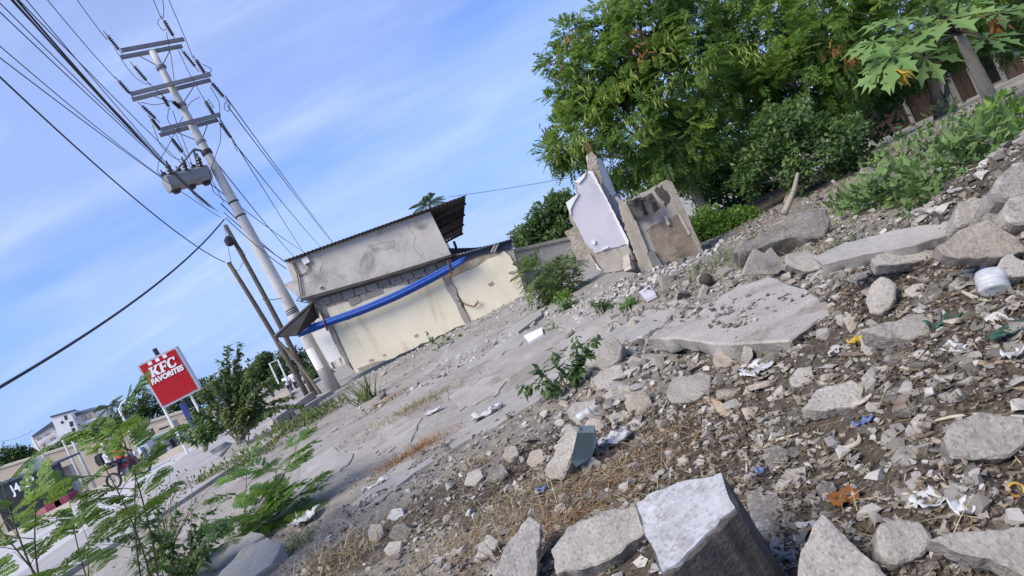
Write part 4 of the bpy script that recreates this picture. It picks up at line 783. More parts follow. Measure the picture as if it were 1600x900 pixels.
# row of small shops and fuel kiosk between motorcycle and sign
def zk(x, y): return 140 + x * .2, 620 + y * .2
KO = P(230, 715, 30); kn = A(0, -1, 0)
kio = thing('shop_row', 'row of low street shops with green awning and dark name board', 'shop', A(KO[0], KO[1], .2))
def kp(name, pts, mat, off, th, parent=kio): mb = MB(); mb.prism([onplane(*zk(*p), KO + kn * off, kn) for p in pts], -kn * th); return mb.build(name, mat, parent)
kp('wall', [(340, 360), (700, 240), (760, 350), (440, 520)], M['tilewhite'], -1.5, .2); kp('awning', [(360, 385), (690, 262), (700, 285), (372, 410)], M['greenroof'], .3, 2.0)
kp('doorway', [(470, 400), (560, 365), (600, 440), (520, 490)], M['kioskblue'], -1.2, .1); kp('doorway', [(600, 350), (640, 335), (690, 400), (655, 425)], M['postblack'], -1.2, .1); kp('post', [(572, 340), (592, 332), (650, 440), (630, 450)], M['signgrey'], .0, .2)
kp('name_board', [(398, 280), (480, 250), (498, 292), (416, 325)], M['postblack'], .6, .15); kp('upper_wall', [(500, 240), (640, 190), (670, 240), (520, 295)], M['beige'], -3, .5); kp('window', [(540, 250), (610, 225), (615, 238), (546, 264)], M['glassdark'], -2.4, .1)
place_text('lettering', 'FANCY', onplane(*zk(447, 287), KO + kn * .63, kn), A(1, 0, 0), A(0, 0, 1), .15, M['signwhite'], kio, .004)
pump = thing('fuel_pump', 'white and blue pump cabinet by the kerb right of motorcycle', 'pump', P(235, 727, 28))
for pts, m_, o_, nm in (([(365, 385), (420, 362), (515, 520), (450, 548)], 'tilewhite', 0, 'cabinet'), ([(392, 400), (415, 390), (470, 480), (445, 492)], 'kioskblue', .05, 'display_panel'), ([(430, 365), (440, 360), (530, 510), (518, 518)], 'signgrey', .1, 'side_trim')):
    mb = MB(); mb.prism([onplane(*zk(*p), A(0, 28 - o_, 0), A(0, -1, 0)) for p in pts], (0, .5, 0)); mb.build(nm, M[m_], pump)

# people: one skinned body each, clothing by zone
def person(name, lab, J, edges, rad, zones, loc, extra=None):
    me = bpy.data.meshes.new(name); keys = list(J); ix = {k: i for i, k in enumerate(keys)}
    me.from_pydata([tuple(J[k]) for k in keys], [(ix[a], ix[b]) for a, b in edges], []); o = bpy.data.objects.new(name, me); COL.objects.link(o)
    m1 = o.modifiers.new('s', 'SKIN'); m2 = o.modifiers.new('d', 'SUBSURF'); m2.levels = 1; m2.render_levels = 1
    sv = me.skin_vertices[0].data
    for k in keys: sv[ix[k]].radius = (rad[k], rad[k]); sv[ix[k]].use_root = (k == 'hip')
    dg = bpy.context.evaluated_depsgraph_get(); nm = bpy.data.meshes.new_from_object(o.evaluated_get(dg)); bpy.data.objects.remove(o)
    mats = sorted(set(zones.values())); [nm.materials.append(M[x]) for x in mats]
    seg = [(np.array(J[a], float), np.array(J[b], float), zones.get((a, b), 'skin')) for a, b in edges]
    for p in nm.polygons:
        c = np.array(p.center); best, bz = 9, 'skin'
        for a, b, z in seg:
            t = np.clip(np.dot(c - a, b - a) / (np.dot(b - a, b - a) + 1e-9), 0, 1); dd = np.linalg.norm(c - a - (b - a) * t)
            if dd < best: best, bz = dd, z
        p.material_index = mats.index(bz) if bz in mats else 0; p.use_smooth = True
    ob = bpy.data.objects.new(name, nm); COL.objects.link(ob); ob.location = tuple(loc); LOC[ob.name] = np.asarray(loc, float); return tag(ob, lab, 'person')
def standing(lab, loc, top, leg, face=1.0, stride=.12, h=1.68):
    s = h / 1.75
    J = {'hip': (0, 0, .93), 'chest': (0, 0, 1.28), 'neck': (0, 0, 1.48), 'head': (0, 0, 1.58), 'crown': (0, 0, 1.70), 'shl': (-.18, 0, 1.42), 'shr': (.18, 0, 1.42), 'ell': (-.24, .03, 1.14), 'elr': (.24, -.04, 1.14), 'wrl': (-.25, -.06, .90), 'wrr': (.24, -.16, .92), 'hal': (-.25, -.09, .80), 'har': (.23, -.2, .82),
         'hl': (-.10, 0, .90), 'hr': (.10, 0, .90), 'kl': (-.11, stride * .5, .50), 'kr': (.11, -stride, .50), 'al': (-.11, stride * 1.2, .08), 'ar': (.11, -stride * .8, .08), 'tl': (-.12, stride * 1.2 - .16, .03), 'tr': (.12, -stride * .8 - .16, .03)}
    J = {k: tuple(np.array(v) * s) for k, v in J.items()}
    E = [('hip', 'chest'), ('chest', 'neck'), ('neck', 'head'), ('head', 'crown'), ('chest', 'shl'), ('chest', 'shr'), ('shl', 'ell'), ('shr', 'elr'), ('ell', 'wrl'), ('elr', 'wrr'), ('wrl', 'hal'), ('wrr', 'har'), ('hip', 'hl'), ('hip', 'hr'), ('hl', 'kl'), ('hr', 'kr'), ('kl', 'al'), ('kr', 'ar'), ('al', 'tl'), ('ar', 'tr')]
    rd = dict(hip=.14, chest=.15, neck=.06, head=.09, crown=.08, shl=.07, shr=.07, ell=.05, elr=.05, wrl=.035, wrr=.035, hal=.035, har=.035, hl=.09, hr=.09, kl=.065, kr=.065, al=.045, ar=.045, tl=.04, tr=.04)
    Zn = {e: 'skin' for e in E}
    for e in (('hip', 'chest'), ('chest', 'neck'), ('chest', 'shl'), ('chest', 'shr'), ('shl', 'ell'), ('shr', 'elr')): Zn[e] = top
    for e in (('hip', 'hl'), ('hip', 'hr'), ('hl', 'kl'), ('hr', 'kr'), ('kl', 'al'), ('kr', 'ar')): Zn[e] = leg
    for e in (('al', 'tl'), ('ar', 'tr')): Zn[e] = 'black'
    return person('person', lab, J, E, rd, Zn, loc)
for px, py, top, leg, lab in ((456, 612, 'whitecloth', 'navycloth', 'person in white shirt and dark trousers walking, left of the pair by poles'), (468, 610, 'whitecloth', 'navycloth', 'person in white shirt and dark trousers walking, nearer the wooden poles')):
    p = P(px, py, 40); standing(lab, A(p[0], p[1], hz(p[0], p[1])), top, leg)
# motorcycle with rider and passenger
mc = P(206, 749, 24.2); mo = A(mc[0], mc[1], .105)
bike = thing('motorcycle', 'dark motorcycle carrying a rider and passenger on the street', 'motorcycle', mo)
for x in (-.62, .62):
    mb = MB(); an_ = np.linspace(0, 2 * np.pi, 25); mb.tube([mo + A(x + .27 * math.cos(t), 0, .30 + .27 * math.sin(t)) for t in an_], .045, 7, False); wh = mb.build('wheel', M['black'], bike, True)
    mb = MB(); mb.lathe(mo + A(x, .02, .30), [(.06, 0), (.06, .05)], 10, (0, -1, 0)); [mb.tube([mo + A(x, 0, .30), mo + A(x + .25 * math.cos(t), 0, .30 + .25 * math.sin(t))], .010, 4) for t in np.linspace(0, 5.5, 8)]; mb.build('rim', M['steel'], wh)
mb = MB(); mb.prism([mo + A(x, -.11, z) for x, z in ((-.15, .45), (.35, .50), (.46, .80), (.30, .92), (.05, .86), (-.05, .74), (-.25, .66))], (0, .22, 0)); mb.build('fuel_tank', M['maroon'], bike)
mb = MB(); mb.prism([mo + A(x, -.13, z) for x, z in ((-.75, .78), (.05, .74), (.08, .82), (-.70, .88))], (0, .26, 0)); mb.build('seat', M['black'], bike)
mb = MB(); mb.box(mo + A(.05, 0, .38), (.34, .24, .28)); mb.build('engine', M['steel'], bike)
mb = MB(); mb.tube([mo + A(.62, .06, .30), mo + A(.42, .05, .95)], .028, 6); mb.tube([mo + A(.62, -.06, .30), mo + A(.42, -.05, .95)], .028, 6); mb.build('fork', M['steel'], bike)
mb = MB(); mb.tube([mo + A(.32, -.34, 1.02), mo + A(.42, 0, .98), mo + A(.32, .34, 1.02)], .018, 6); mb.build('handlebar', M['black'], bike); mb = MB(); mb.lathe(mo + A(.50, 0, .84), [(.05, 0), (.10, .06), (.10, .12)], 12, (1, 0, 0)); mb.build('headlight', M['signgrey'], bike)
def seated(lab, off, top, leg, reach):
    J = {'hip': (0, 0, .88), 'chest': (.06, 0, 1.22), 'neck': (.09, 0, 1.42), 'head': (.11, 0, 1.52), 'crown': (.11, 0, 1.64), 'shl': (.07, .18, 1.36), 'shr': (.07, -.18, 1.36), 'ell': (.22, .24, 1.14), 'elr': (.22, -.24, 1.14), 'wrl': (reach, .26, 1.04), 'wrr': (reach, -.26, 1.04), 'hal': (reach + .08, .28, 1.03), 'har': (reach + .08, -.28, 1.03),
         'hl': (.02, .12, .86), 'hr': (.02, -.12, .86), 'kl': (.40, .20, .74), 'kr': (.40, -.20, .74), 'al': (.20, .20, .34), 'ar': (.20, -.20, .34), 'tl': (.36, .20, .29), 'tr': (.36, -.20, .29)}
    E = [('hip', 'chest'), ('chest', 'neck'), ('neck', 'head'), ('head', 'crown'), ('chest', 'shl'), ('chest', 'shr'), ('shl', 'ell'), ('shr', 'elr'), ('ell', 'wrl'), ('elr', 'wrr'), ('wrl', 'hal'), ('wrr', 'har'), ('hip', 'hl'), ('hip', 'hr'), ('hl', 'kl'), ('hr', 'kr'), ('kl', 'al'), ('kr', 'ar'), ('al', 'tl'), ('ar', 'tr')]
    rd = dict(hip=.15, chest=.16, neck=.06, head=.09, crown=.08, shl=.075, shr=.075, ell=.055, elr=.055, wrl=.038, wrr=.038, hal=.036, har=.036, hl=.095, hr=.095, kl=.07, kr=.07, al=.05, ar=.05, tl=.045, tr=.045)
    Zn = {e: 'skin' for e in E}
    for e in E:
        if e[0] in ('hip', 'chest', 'shl', 'shr') and e[1] not in ('hl', 'hr'): Zn[e] = top
        if e[1] in ('hl', 'hr', 'kl', 'kr', 'al', 'ar'): Zn[e] = leg
        if e[1] in ('tl', 'tr'): Zn[e] = 'black'
    return person('person', lab, J, E, rd, Zn, mo + np.asarray(off))
r1_ = seated('motorcycle rider in orange vest and dark helmet', (.0, 0, 0), 'orange', 'navycloth', .30); r2_ = seated('passenger in pale green top and helmet behind the orange rider', (-.42, 0, .04), 'tilewhite', 'navycloth', .28)
for ob, m_ in ((r1_, 'postblack'), (r2_, 'signgrey')):
    c = LOC[ob.name] + A(.12, 0, 1.60); mb = MB(); mb.lathe(c - A(0, 0, .10), [(.09, 0), (.135, .04), (.145, .12), (.12, .21), (.06, .26), (.005, .28)], 14); mb.build('helmet', M[m_], ob, True)
bp_ = MB(); c = LOC[r2_.name] + A(-.24, 0, 1.2); bp_.prism([c + A(x, -.15, z) for x, z in ((-.1, -.22), (.08, -.22), (.10, .1), (.05, .22), (-.08, .2), (-.14, 0))], (0, .3, 0)); tag(bp_.build('backpack', M['black']), 'black backpack on the motorcycle passenger', 'backpack')
# white gate frame by the poles
gf = MB(); a, b, c, d = P(421, 568, 30), P(436, 600, 30), P(434, 562, 30), P(449, 595, 30); gf.tube([b, a, c, d], .04, 6); tag(gf.build('gate_frame', M['signwhite']), 'white metal gate frame left of the wooden poles', 'gate')

# ================================================================== WOODEN SHACK AND YARD AT THE RIGHT
KA, KB = P(1370, 235, 18.0), P(1640, 130, 16.0)
kd = nrm(A(KB[0] - KA[0], KB[1] - KA[1], 0)); kn_ = nrm(A(kd[1], -kd[0], 0)); KL = np.linalg.norm((KB - KA)[:2]) + .8
k0 = A(KA[0], KA[1], -.62)
shk = thing('wooden_shack', 'dark timber shack with open doorway under the trees at right', 'shack', k0)
nb = 30
for i in range(nb):
    x = KL * (i + .5) / nb; door = .56 < (i + .5) / nb < .66; open_ = .22 < (i + .5) / nb < .42
    hgt = 1.30 + .06 * math.sin(i * 2.1); z0 = 0
    if door: continue
    mb = MB(); mb.box(k0 + kd * x + kn_ * random.uniform(-.015, .02) + A(0, 0, z0 + hgt / 2), (KL / nb * .94, .03, hgt), np.stack([kd, -kn_, A(0, 0, 1)], 1)); mb.build('board', M['shackgrey' if i > 22 or i in (12, 13) else 'shackwood'], shk)
for x in (0, .22, .42, .55, .67, 1.0):
    mb = MB(); mb.tube([k0 + kd * KL * x + kn_ * .06, k0 + kd * KL * x + kn_ * .06 + A(0, 0, 1.6)], .06, 7); mb.build('post', M['shackgrey'], shk)
mb = MB(); mb.hexa([k0 + kd * (-.3) + kn_ * .7 + A(0, 0, 1.45), k0 + kd * KL * .50 + kn_ * .7 + A(0, 0, 1.45), k0 + kd * KL * .50 + kn_ * .7 + A(0, 0, 1.49), k0 + kd * (-.3) + kn_ * .7 + A(0, 0, 1.49)], [k0 + kd * (-.3) - kn_ * 2 + A(0, 0, 2.1), k0 + kd * KL * .5 - kn_ * 2 + A(0, 0, 2.1), k0 + kd * KL * .5 - kn_ * 2 + A(0, 0, 2.14), k0 + kd * (-.3) - kn_ * 2 + A(0, 0, 2.14)]); mb.build('roof', M['roof'], shk)
mb = MB(); mb.tube([k0 + kd * (-.3) + kn_ * .72 + A(0, 0, 1.43), k0 + kd * KL * .5 + kn_ * .72 + A(0, 0, 1.43)], .03, 6); mb.build('eave_pole', M['shackgrey'], shk)
mb = MB(); mb.box(k0 + kd * KL * .5 - kn_ * 1.2 + A(0, 0, .7), (KL, .04, 1.4), np.stack([kd, -kn_, A(0, 0, 1)], 1)); mb.build('back_wall', M['black'], shk)
mb = MB(); mb.hexa([k0 + kd * KL * .5 + kn_ * .1 + A(0, 0, 1.62), k0 + kd * KL + kn_ * .1 + A(0, 0, 1.62), k0 + kd * KL + kn_ * .1 + A(0, 0, 1.66), k0 + kd * KL * .5 + kn_ * .1 + A(0, 0, 1.66)], [k0 + kd * KL * .5 - kn_ * 2 + A(0, 0, 2.1), k0 + kd * KL - kn_ * 2 + A(0, 0, 2.1), k0 + kd * KL - kn_ * 2 + A(0, 0, 2.14), k0 + kd * KL * .5 - kn_ * 2 + A(0, 0, 2.14)]); mb.build('roof', M['roof'], shk)
# forked stump in front of the shack
st = P(1492, 200, 12.5); mb = MB(); s0 = A(st[0], st[1], hz(st[0], st[1]) - .15); mb.tube([s0, P(1475, 165, 12.5), P(1462, 140, 12.6), P(1450, 120, 12.7)], [.10, .085, .075, .06], 9); mb.tube([P(1475, 165, 12.5), P(1480, 145, 12.4), P(1478, 125, 12.3)], [.06, .05, .03], 8); tag(mb.build('forked_trunk', M['barkpale'], smooth=True), 'short forked pale trunk in front of shack doorway', 'trunk')
# concrete fragment wedge with roots, before the shrubs
# ================================================================== VEGETATION
def rv(n): return nrm(RNG.normal(size=(n, 3)))
def fronds(mb, base, d, nn, L, pairs, pl, wid, droop, rnd, bip=0, jit=.12, wl=None):
    """pinnate leaves: rows of leaflets on both sides of a drooping midrib (bip: leaflets again on every pinna)"""
    base = np.asarray(base, float); d = nrm(d); N = len(base); L = np.broadcast_to(L, (N,)); sd = nrm(np.cross(d, nn)); up = np.cross(sd, d)
    rnd = np.broadcast_to(rnd, (N,))
    for k in range(pairs):
        t = 0.18 + 0.82 * (k + .5) / pairs
        c = base + d * (L * t)[:, None] + A(0, 0, -1) * (droop * L * t * t)[:, None]
        dd = nrm(d + A(0, 0, -1) * 2 * droop * t); ln = pl * L * (0.55 + 0.45 * math.sin(math.pi * min(1, t * 0.9 + .1)))
        for s in (-1, 1):
            pdv = nrm(sd * s * 0.9 + dd * 0.55 + up * .05 - A(0, 0, .12) + RNG.normal(0, jit, (N, 3)))
            if bip:
                fronds(mb, c, pdv, up, ln, bip, 0.26, wid, 0.10, rnd + RNG.normal(0, .05, N), 0, .08, wl)
            else:
                mb.leaves(c, pdv, up + RNG.normal(0, .2, (N, 3)), ln * RNG.uniform(.85, 1.1, N), ln * wid if wl is None else wl, np.clip(rnd + RNG.normal(0, .07, N), 0, 1), .15)
def crown_pts(lobes, dens, gap=0.0, inner=.45, seed=0):
    """points through the volume of a crown, thinned by noise so that gaps stay open"""
    out_p, out_d, out_r = [], [], []
    for i, (c, r, w) in enumerate(lobes):
        c = np.asarray(c, float); r = np.asarray(r, float) * np.ones(3); n = int(dens * w)
        dv = rv(n); q = RNG.uniform(inner ** 3, 1, n) ** (1 / 3.); bump = 1 + .22 * np.sin(dv[:, 0] * 5 + i) * np.sin(dv[:, 1] * 4.3 + 2 * i) + .12 * np.sin(dv[:, 2] * 9 + i)
        p = c + dv * r * (q * bump)[:, None]
        k = np.array([mnoise.noise(Vector(x * 1.7 / max(.35, r.mean()) + seed)) for x in p]) if gap > -.5 else np.ones(n)
        ok = k > gap - .25
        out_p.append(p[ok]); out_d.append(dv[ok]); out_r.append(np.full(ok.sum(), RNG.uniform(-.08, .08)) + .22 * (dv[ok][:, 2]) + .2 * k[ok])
    return np.vstack(out_p), np.vstack(out_d), np.concatenate(out_r)
def limb(mb, a, b, r0, r1, bow=.12, n=7):
    a, b = np.asarray(a, float), np.asarray(b, float); L = np.linalg.norm(b - a); s = RNG.normal(0, bow * L * .5, 3); s[2] = abs(s[2]) * .6; t = np.linspace(0, 1, n)
    q = np.array([lerp(a, b, k) + s * math.sin(math.pi * k) for k in t]); mb.tube(q, r0 + (r1 - r0) * t, 7); return q
def lobe(px, py, d, rpx, w=1.0, fl=0.85):
    r = rpx * d / 1000.0; return (P(px, py, d), A(r, r, r * fl), w)
def tree(name, lab, base, fork, lobes, dens, kind, r0, leaf, group=None, bark='bark', gap=0.05, L=.3, pairs=6, seed=0, twigs=3, cat='tree'):
    base = np.asarray(base, float); t = thing(name, lab, cat, base, group); mb = MB(); fork = np.asarray(fork, float)
    q = limb(mb, base - A(0, 0, .1), fork, r0, r0 * .72, .07)
    for c, r, w in lobes:
        a = lerp(q[-3], q[-1], random.random()); l = limb(mb, a, c, r0 * .5, r0 * .12, .14)
        for _ in range(twigs):
            e = np.asarray(c) + rv(1)[0] * r * .8; limb(mb, l[random.randint(3, 6)], e, r0 * .16, r0 * .03, .12, 5)
    mb.build('trunk', M[bark], t, smooth=True)
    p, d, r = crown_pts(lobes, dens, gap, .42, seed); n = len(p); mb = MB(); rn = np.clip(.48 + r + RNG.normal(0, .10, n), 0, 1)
    if kind == 'pinnate':
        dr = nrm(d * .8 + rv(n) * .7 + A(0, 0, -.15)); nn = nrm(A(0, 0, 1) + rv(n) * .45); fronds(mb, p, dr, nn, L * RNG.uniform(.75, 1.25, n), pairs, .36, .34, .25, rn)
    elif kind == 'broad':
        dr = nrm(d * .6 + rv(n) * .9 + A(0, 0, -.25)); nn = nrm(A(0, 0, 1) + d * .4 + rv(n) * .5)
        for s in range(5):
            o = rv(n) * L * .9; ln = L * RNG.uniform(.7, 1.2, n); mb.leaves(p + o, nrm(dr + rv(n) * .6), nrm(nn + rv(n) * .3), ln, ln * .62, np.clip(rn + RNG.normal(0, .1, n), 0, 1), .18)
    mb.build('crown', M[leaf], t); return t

POD = leafmat('green_pods', [(0.15, (0.16, 0.23, 0.04)), (0.50, (0.24, 0.32, 0.06)), (0.90, (0.36, 0.42, 0.10))], 0.4)
g = 'tall feathery trees behind the ruined wall'
# big feathery trees behind the ruin
TB = gp(1150, 330); tb = lambda px, py, d: (lambda q: A(q[0], q[1], float(hz(q[0], q[1])) - .02))(P(px, py, d))
tree('feathery_tree', 'leafy feathery tree right behind the lavender ruin, pale trunk showing', tb(1112, 335, 10.2), P(1062, 262, 10.4),
     [lobe(925, 115, 10.6, 62, 1.1), lobe(905, 210, 10.3, 52, 1.0), lobe(985, 80, 10.8, 80, 1.5), lobe(985, 190, 10.2, 82, 1.5), lobe(1060, 130, 10.5, 95, 1.6), lobe(1055, 225, 10.0, 62, .9), lobe(1020, 20, 11, 62, 1.0), lobe(955, 262, 11.0, 42, .4), lobe(888, 150, 10.8, 32, .35), lobe(1085, 30, 11.2, 60, .8), lobe(872, 95, 10.9, 22, .16), lobe(885, 55, 10.9, 22, .12), lobe(935, 50, 10.9, 34, .3), lobe(950, 15, 11.0, 22, .12), lobe(1000, -5, 11.0, 26, .2), lobe(872, 235, 10.6, 18, .12)],
     820, 'pinnate', .085, 'tree', g, 'barkpale', .27, .27, 8, 1.3)
tree('feathery_tree', 'wide feathery tree at top centre right, lit crown over deep shade', tb(1345, 262, 10.6), P(1340, 140, 10.8),
     [lobe(1160, 60, 11.2, 95, 1.5), lobe(1240, 40, 10.6, 100, 1.7), lobe(1140, 160, 10.9, 75, 1.0), lobe(1235, 130, 10.0, 80, 1.3), lobe(1320, 60, 10.0, 90, 1.5), lobe(1180, -60, 11.3, 100, .8), lobe(1310, -40, 10.5, 100, .8), lobe(1310, 125, 10.4, 55, .6)],
     780, 'pinnate', .075, 'tree', g, 'bark', .22, .27, 8, 4.1)
tree('feathery_tree', 'dark feathery tree above the wooden shack at the right edge', tb(1470, 195, 11.5), P(1440, 90, 11.4),
     [lobe(1420, 60, 11.6, 85, 1.2), lobe(1500, 20, 11.8, 90, 1.2), lobe(1590, 30, 11.5, 60, .8), lobe(1375, 115, 11.8, 45, .6), lobe(1550, 20, 12.4, 60, .6), lobe(1480, -70, 11.6, 110, .7)],
     640, 'pinnate', .10, 'tree', g, 'bark', .12, .30, 7, 9.7)
tree('broadleaf_tree', 'dense dark broadleaf tree filling shade behind the feathery trees', tb(1230, 330, 13.2), P(1215, 200, 13.2),
     [lobe(1090, 250, 13.4, 60, 1.0), lobe(1150, 205, 13.6, 85, 1.6), lobe(1250, 190, 13.6, 85, 1.6), lobe(1330, 180, 13.2, 70, 1.2), lobe(1100, 160, 14.2, 90, 1.2), lobe(1210, 110, 14.2, 110, 1.5), lobe(1330, 90, 14.0, 100, 1.2), lobe(1020, 285, 13.6, 40, .5)],
     210, 'broad', .11, 'shrub', None, 'bark', .14, .17, 6, 2.2)
tree('round_leaf_tree', 'small bushy tree with round leaves and crooked pale stem right of slab', tb(1228, 340, 8.9), P(1245, 275, 8.8),
     [lobe(1215, 222, 8.8, 40, .8), lobe(1262, 200, 8.7, 36, .6), lobe(1300, 232, 8.6, 44, .9), lobe(1335, 262, 8.7, 30, .4), lobe(1250, 258, 8.6, 42, .7), lobe(1312, 288, 8.7, 32, .35), lobe(1180, 258, 8.9, 30, .4), lobe(1205, 190, 9.0, 28, .3), lobe(1328, 205, 8.8, 26, .3), lobe(1165, 290, 9.0, 24, .25)],
     520, 'broad', .05, 'shrub', None, 'barkpale', .20, .075, 6, 5.5)
# brown seed pods hanging in the wide tree
for k, (px, py, lab) in enumerate(((1300, 72, 'cluster of rust brown seed pods hanging left in the wide feathery tree'), (1328, 85, 'cluster of dull brown seed pods hanging right in the wide feathery tree'))):
    c = P(px, py, 9.0); mb = MB(); n = 16; mb.leaves(c + RNG.normal(0, .06, (n, 3)), nrm(A(0, 0, -1) + RNG.normal(0, .35, (n, 3))), rv(n), .17, .03, RNG.random(n)); tag(mb.build('seed_pods', M['brownleaf']), lab, 'seed pods')
for k, (px, py, d) in enumerate(((928, 178, 9.6), (905, 228, 9.5), (960, 140, 9.7), (1040, 70, 9.6), (888, 240, 9.7), (985, 115, 9.7), (915, 125, 9.8), (1090, 95, 9.4), (1165, 85, 9.4), (1000, 205, 9.2), (1030, 150, 9.4))):
    c = P(px, py, d); m2 = MB(); n = 34; m2.leaves(c + RNG.normal(0, .10, (n, 3)), nrm(A(-.2, -.2, -1) + RNG.normal(0, .4, (n, 3))), rv(n), .13, .024, .55 + .4 * RNG.random(n)); tag(m2.build('pod_cluster', POD, bpy.data.objects['feathery_tree']), kind='stuff')
for k, (px, py, d) in enumerate(((885, 62, 10.4), (872, 100, 10.4), (985, 55, 10.0), (1000, 80, 9.8), (862, 200, 10.4))):
    c = P(px, py, d); m2 = MB(); n = 22; m2.leaves(c + RNG.normal(0, .10, (n, 3)), nrm(A(0, 0, -1) + RNG.normal(0, .4, (n, 3))), rv(n), .13, .028, RNG.random(n)); tag(m2.build('dry_pod_cluster', M['brownleaf'], bpy.data.objects['feathery_tree']), kind='stuff')
# yellowing branch tips on the left tree are leaf clusters of their own
def spray(mb, c, n, L, spread, down=.3, w=.36): mb.leaves(c + RNG.normal(0, spread, (n, 3)), nrm(rv(n) + A(0, 0, -down)), nrm(A(0, 0, 1) + rv(n) * .5), L, L * w, RNG.random(n))

# low fresh shrubs by the slab
def bush(name, lab, base, lobes, dens, kind, leaf, L, gap=.05, group=None, cat='shrub', bip=0, stems=6, wid=.34, pairs=7):
    base = np.asarray(base, float); t = thing(name, lab, cat, base, group); mb = MB()
    for c, r, w in lobes:
        for _ in range(max(1, stems // len(lobes))):
            limb(mb, base + RNG.normal(0, .03, 3) * A(1, 1, 0), np.asarray(c) + rv(1)[0] * r * .6, .016, .005, .12, 6)
    mb.build('stems', M['stem'], t, smooth=True)
    p, d, r = crown_pts(lobes, dens, gap, .25, base[0]); n = len(p); rn = np.clip(.5 + r + RNG.normal(0, .12, n), 0, 1); mb = MB()
    dr = nrm(d * .8 + rv(n) * .6 + A(0, 0, .1)); nn = nrm(A(0, 0, 1) + rv(n) * .4)
    if kind == 'pinnate': fronds(mb, p, dr, nn, L * RNG.uniform(.7, 1.25, n), pairs, .36, wid, .3, rn, bip)
    else:
        for s in range(4):
            ln = L * RNG.uniform(.7, 1.25, n); mb.leaves(p + rv(n) * L * .8, nrm(dr + rv(n) * .7), nrm(nn + rv(n) * .35), ln, ln * .5, np.clip(rn + RNG.normal(0, .1, n), 0, 1), .18)
    mb.build('foliage', M[leaf], t); return t
def gb(px, py, d=None):
    p = gp(px, py) if d is None else P(px, py, d); return A(p[0], p[1], hz(p[0], p[1]) - .02)
bush('understory_shrub', 'dark shrub filling gap between ruined slab and round leaf tree', gb(1150, 345, 12.2), [lobe(1105, 290, 12.2, 34), lobe(1145, 300, 12.4, 40), lobe(1185, 310, 12.3, 34), lobe(1135, 262, 12.5, 34), lobe(1175, 275, 12.6, 34)], 170, 'broad', 'shrub', .15, .0)
bush('leafy_shrub', 'bright green leafy shrub just right of the standing wall slab', gb(1118, 385, 9.2), [lobe(1108, 350, 9.2, 28), lobe(1130, 360, 9.1, 26, .8), lobe(1095, 365, 9.2, 22, .6)], 330, 'broad', 'fresh', .07, -.1)
bush('leafy_shrub', 'bright green leafy shrub growing under round leaf tree', gb(1165, 385, 9.0), [lobe(1160, 352, 9.0, 30), lobe(1185, 362, 8.9, 24, .7), lobe(1145, 368, 8.9, 18, .5)], 330, 'broad', 'fresh', .07, -.1)
bush('feathery_bush', 'feathery green bush in front of the grey yard wall', gb(862, 478, 11.6), [lobe(850, 432, 11.6, 32, 1.0), lobe(875, 442, 11.5, 30, .9), lobe(830, 430, 11.7, 20, .4), lobe(885, 418, 11.8, 18, .35), lobe(868, 462, 11.4, 20, .4)], 170, 'pinnate', 'olive', .26, .08, bip=0)
bush('small_shrub', 'low bright shrub at left foot of the lavender ruin', gb(885, 482, 9.6), [lobe(883, 470, 9.6, 16)], 120, 'broad', 'fresh', .05, -.2)
# pale rambling shrubs on the right, in front of the shaded yard
ps = [('pale leafy shrub nearest the big pale boulder on the right', 1520, 300, 4.2, [lobe(1500, 258, 4.4, 60), lobe(1560, 230, 4.4, 55), lobe(1450, 285, 4.5, 50), lobe(1520, 215, 4.6, 40, .4)]),
      ('pale leafy shrub trailing over the white slab', 1420, 350, 5.2, [lobe(1400, 300, 5.3, 48), lobe(1440, 320, 5.2, 42), lobe(1365, 310, 5.5, 36, .7)]),
      ('pale leafy shrub beside the roots, left of the slab', 1345, 365, 6.2, [lobe(1335, 330, 6.2, 34), lobe(1370, 345, 6.1, 30, .8)]),
      ('thin pale shrub growing before the shack yard', 1450, 260, 6.4, [lobe(1430, 240, 6.4, 50, .8), lobe(1480, 205, 6.6, 50, .7), lobe(1390, 260, 6.6, 40, .6), lobe(1540, 190, 6.8, 40, .5)]),
      ('leafy shrub at the right edge below the papaya', 1590, 215, 5.6, [lobe(1575, 195, 5.6, 40), lobe(1600, 240, 5.2, 40)])]
for k, (lab, px, py, d, lb) in enumerate(ps): bush('pale_shrub', lab, gb(px, py, d), lb, 92 if k != 3 else 60, 'broad', 'pale' if k not in (4,) else 'fresh', .085 if d < 5 else .095, .0, 'pale shrubs on the right')
# far bushes behind the yard wall
tree('far_tree', 'rounded green tree beyond the grey yard wall', tb(850, 400, 22), P(850, 360, 22), [lobe(850, 345, 22, 26), lobe(878, 325, 22, 26), lobe(825, 372, 22, 22), lobe(880, 365, 21.5, 26)], 260, 'broad', .1, 'shrub', None, 'bark', .0, .20, 6, 3.3)
mb = MB(); limb(mb, P(803, 385, 19), P(797, 360, 19), .03, .012); limb(mb, P(799, 368, 19), P(806, 362, 19), .015, .008); tag(mb.build('bare_stump', M['bark']), 'bare dead branch sticking up behind the dark lower roof', 'branch')

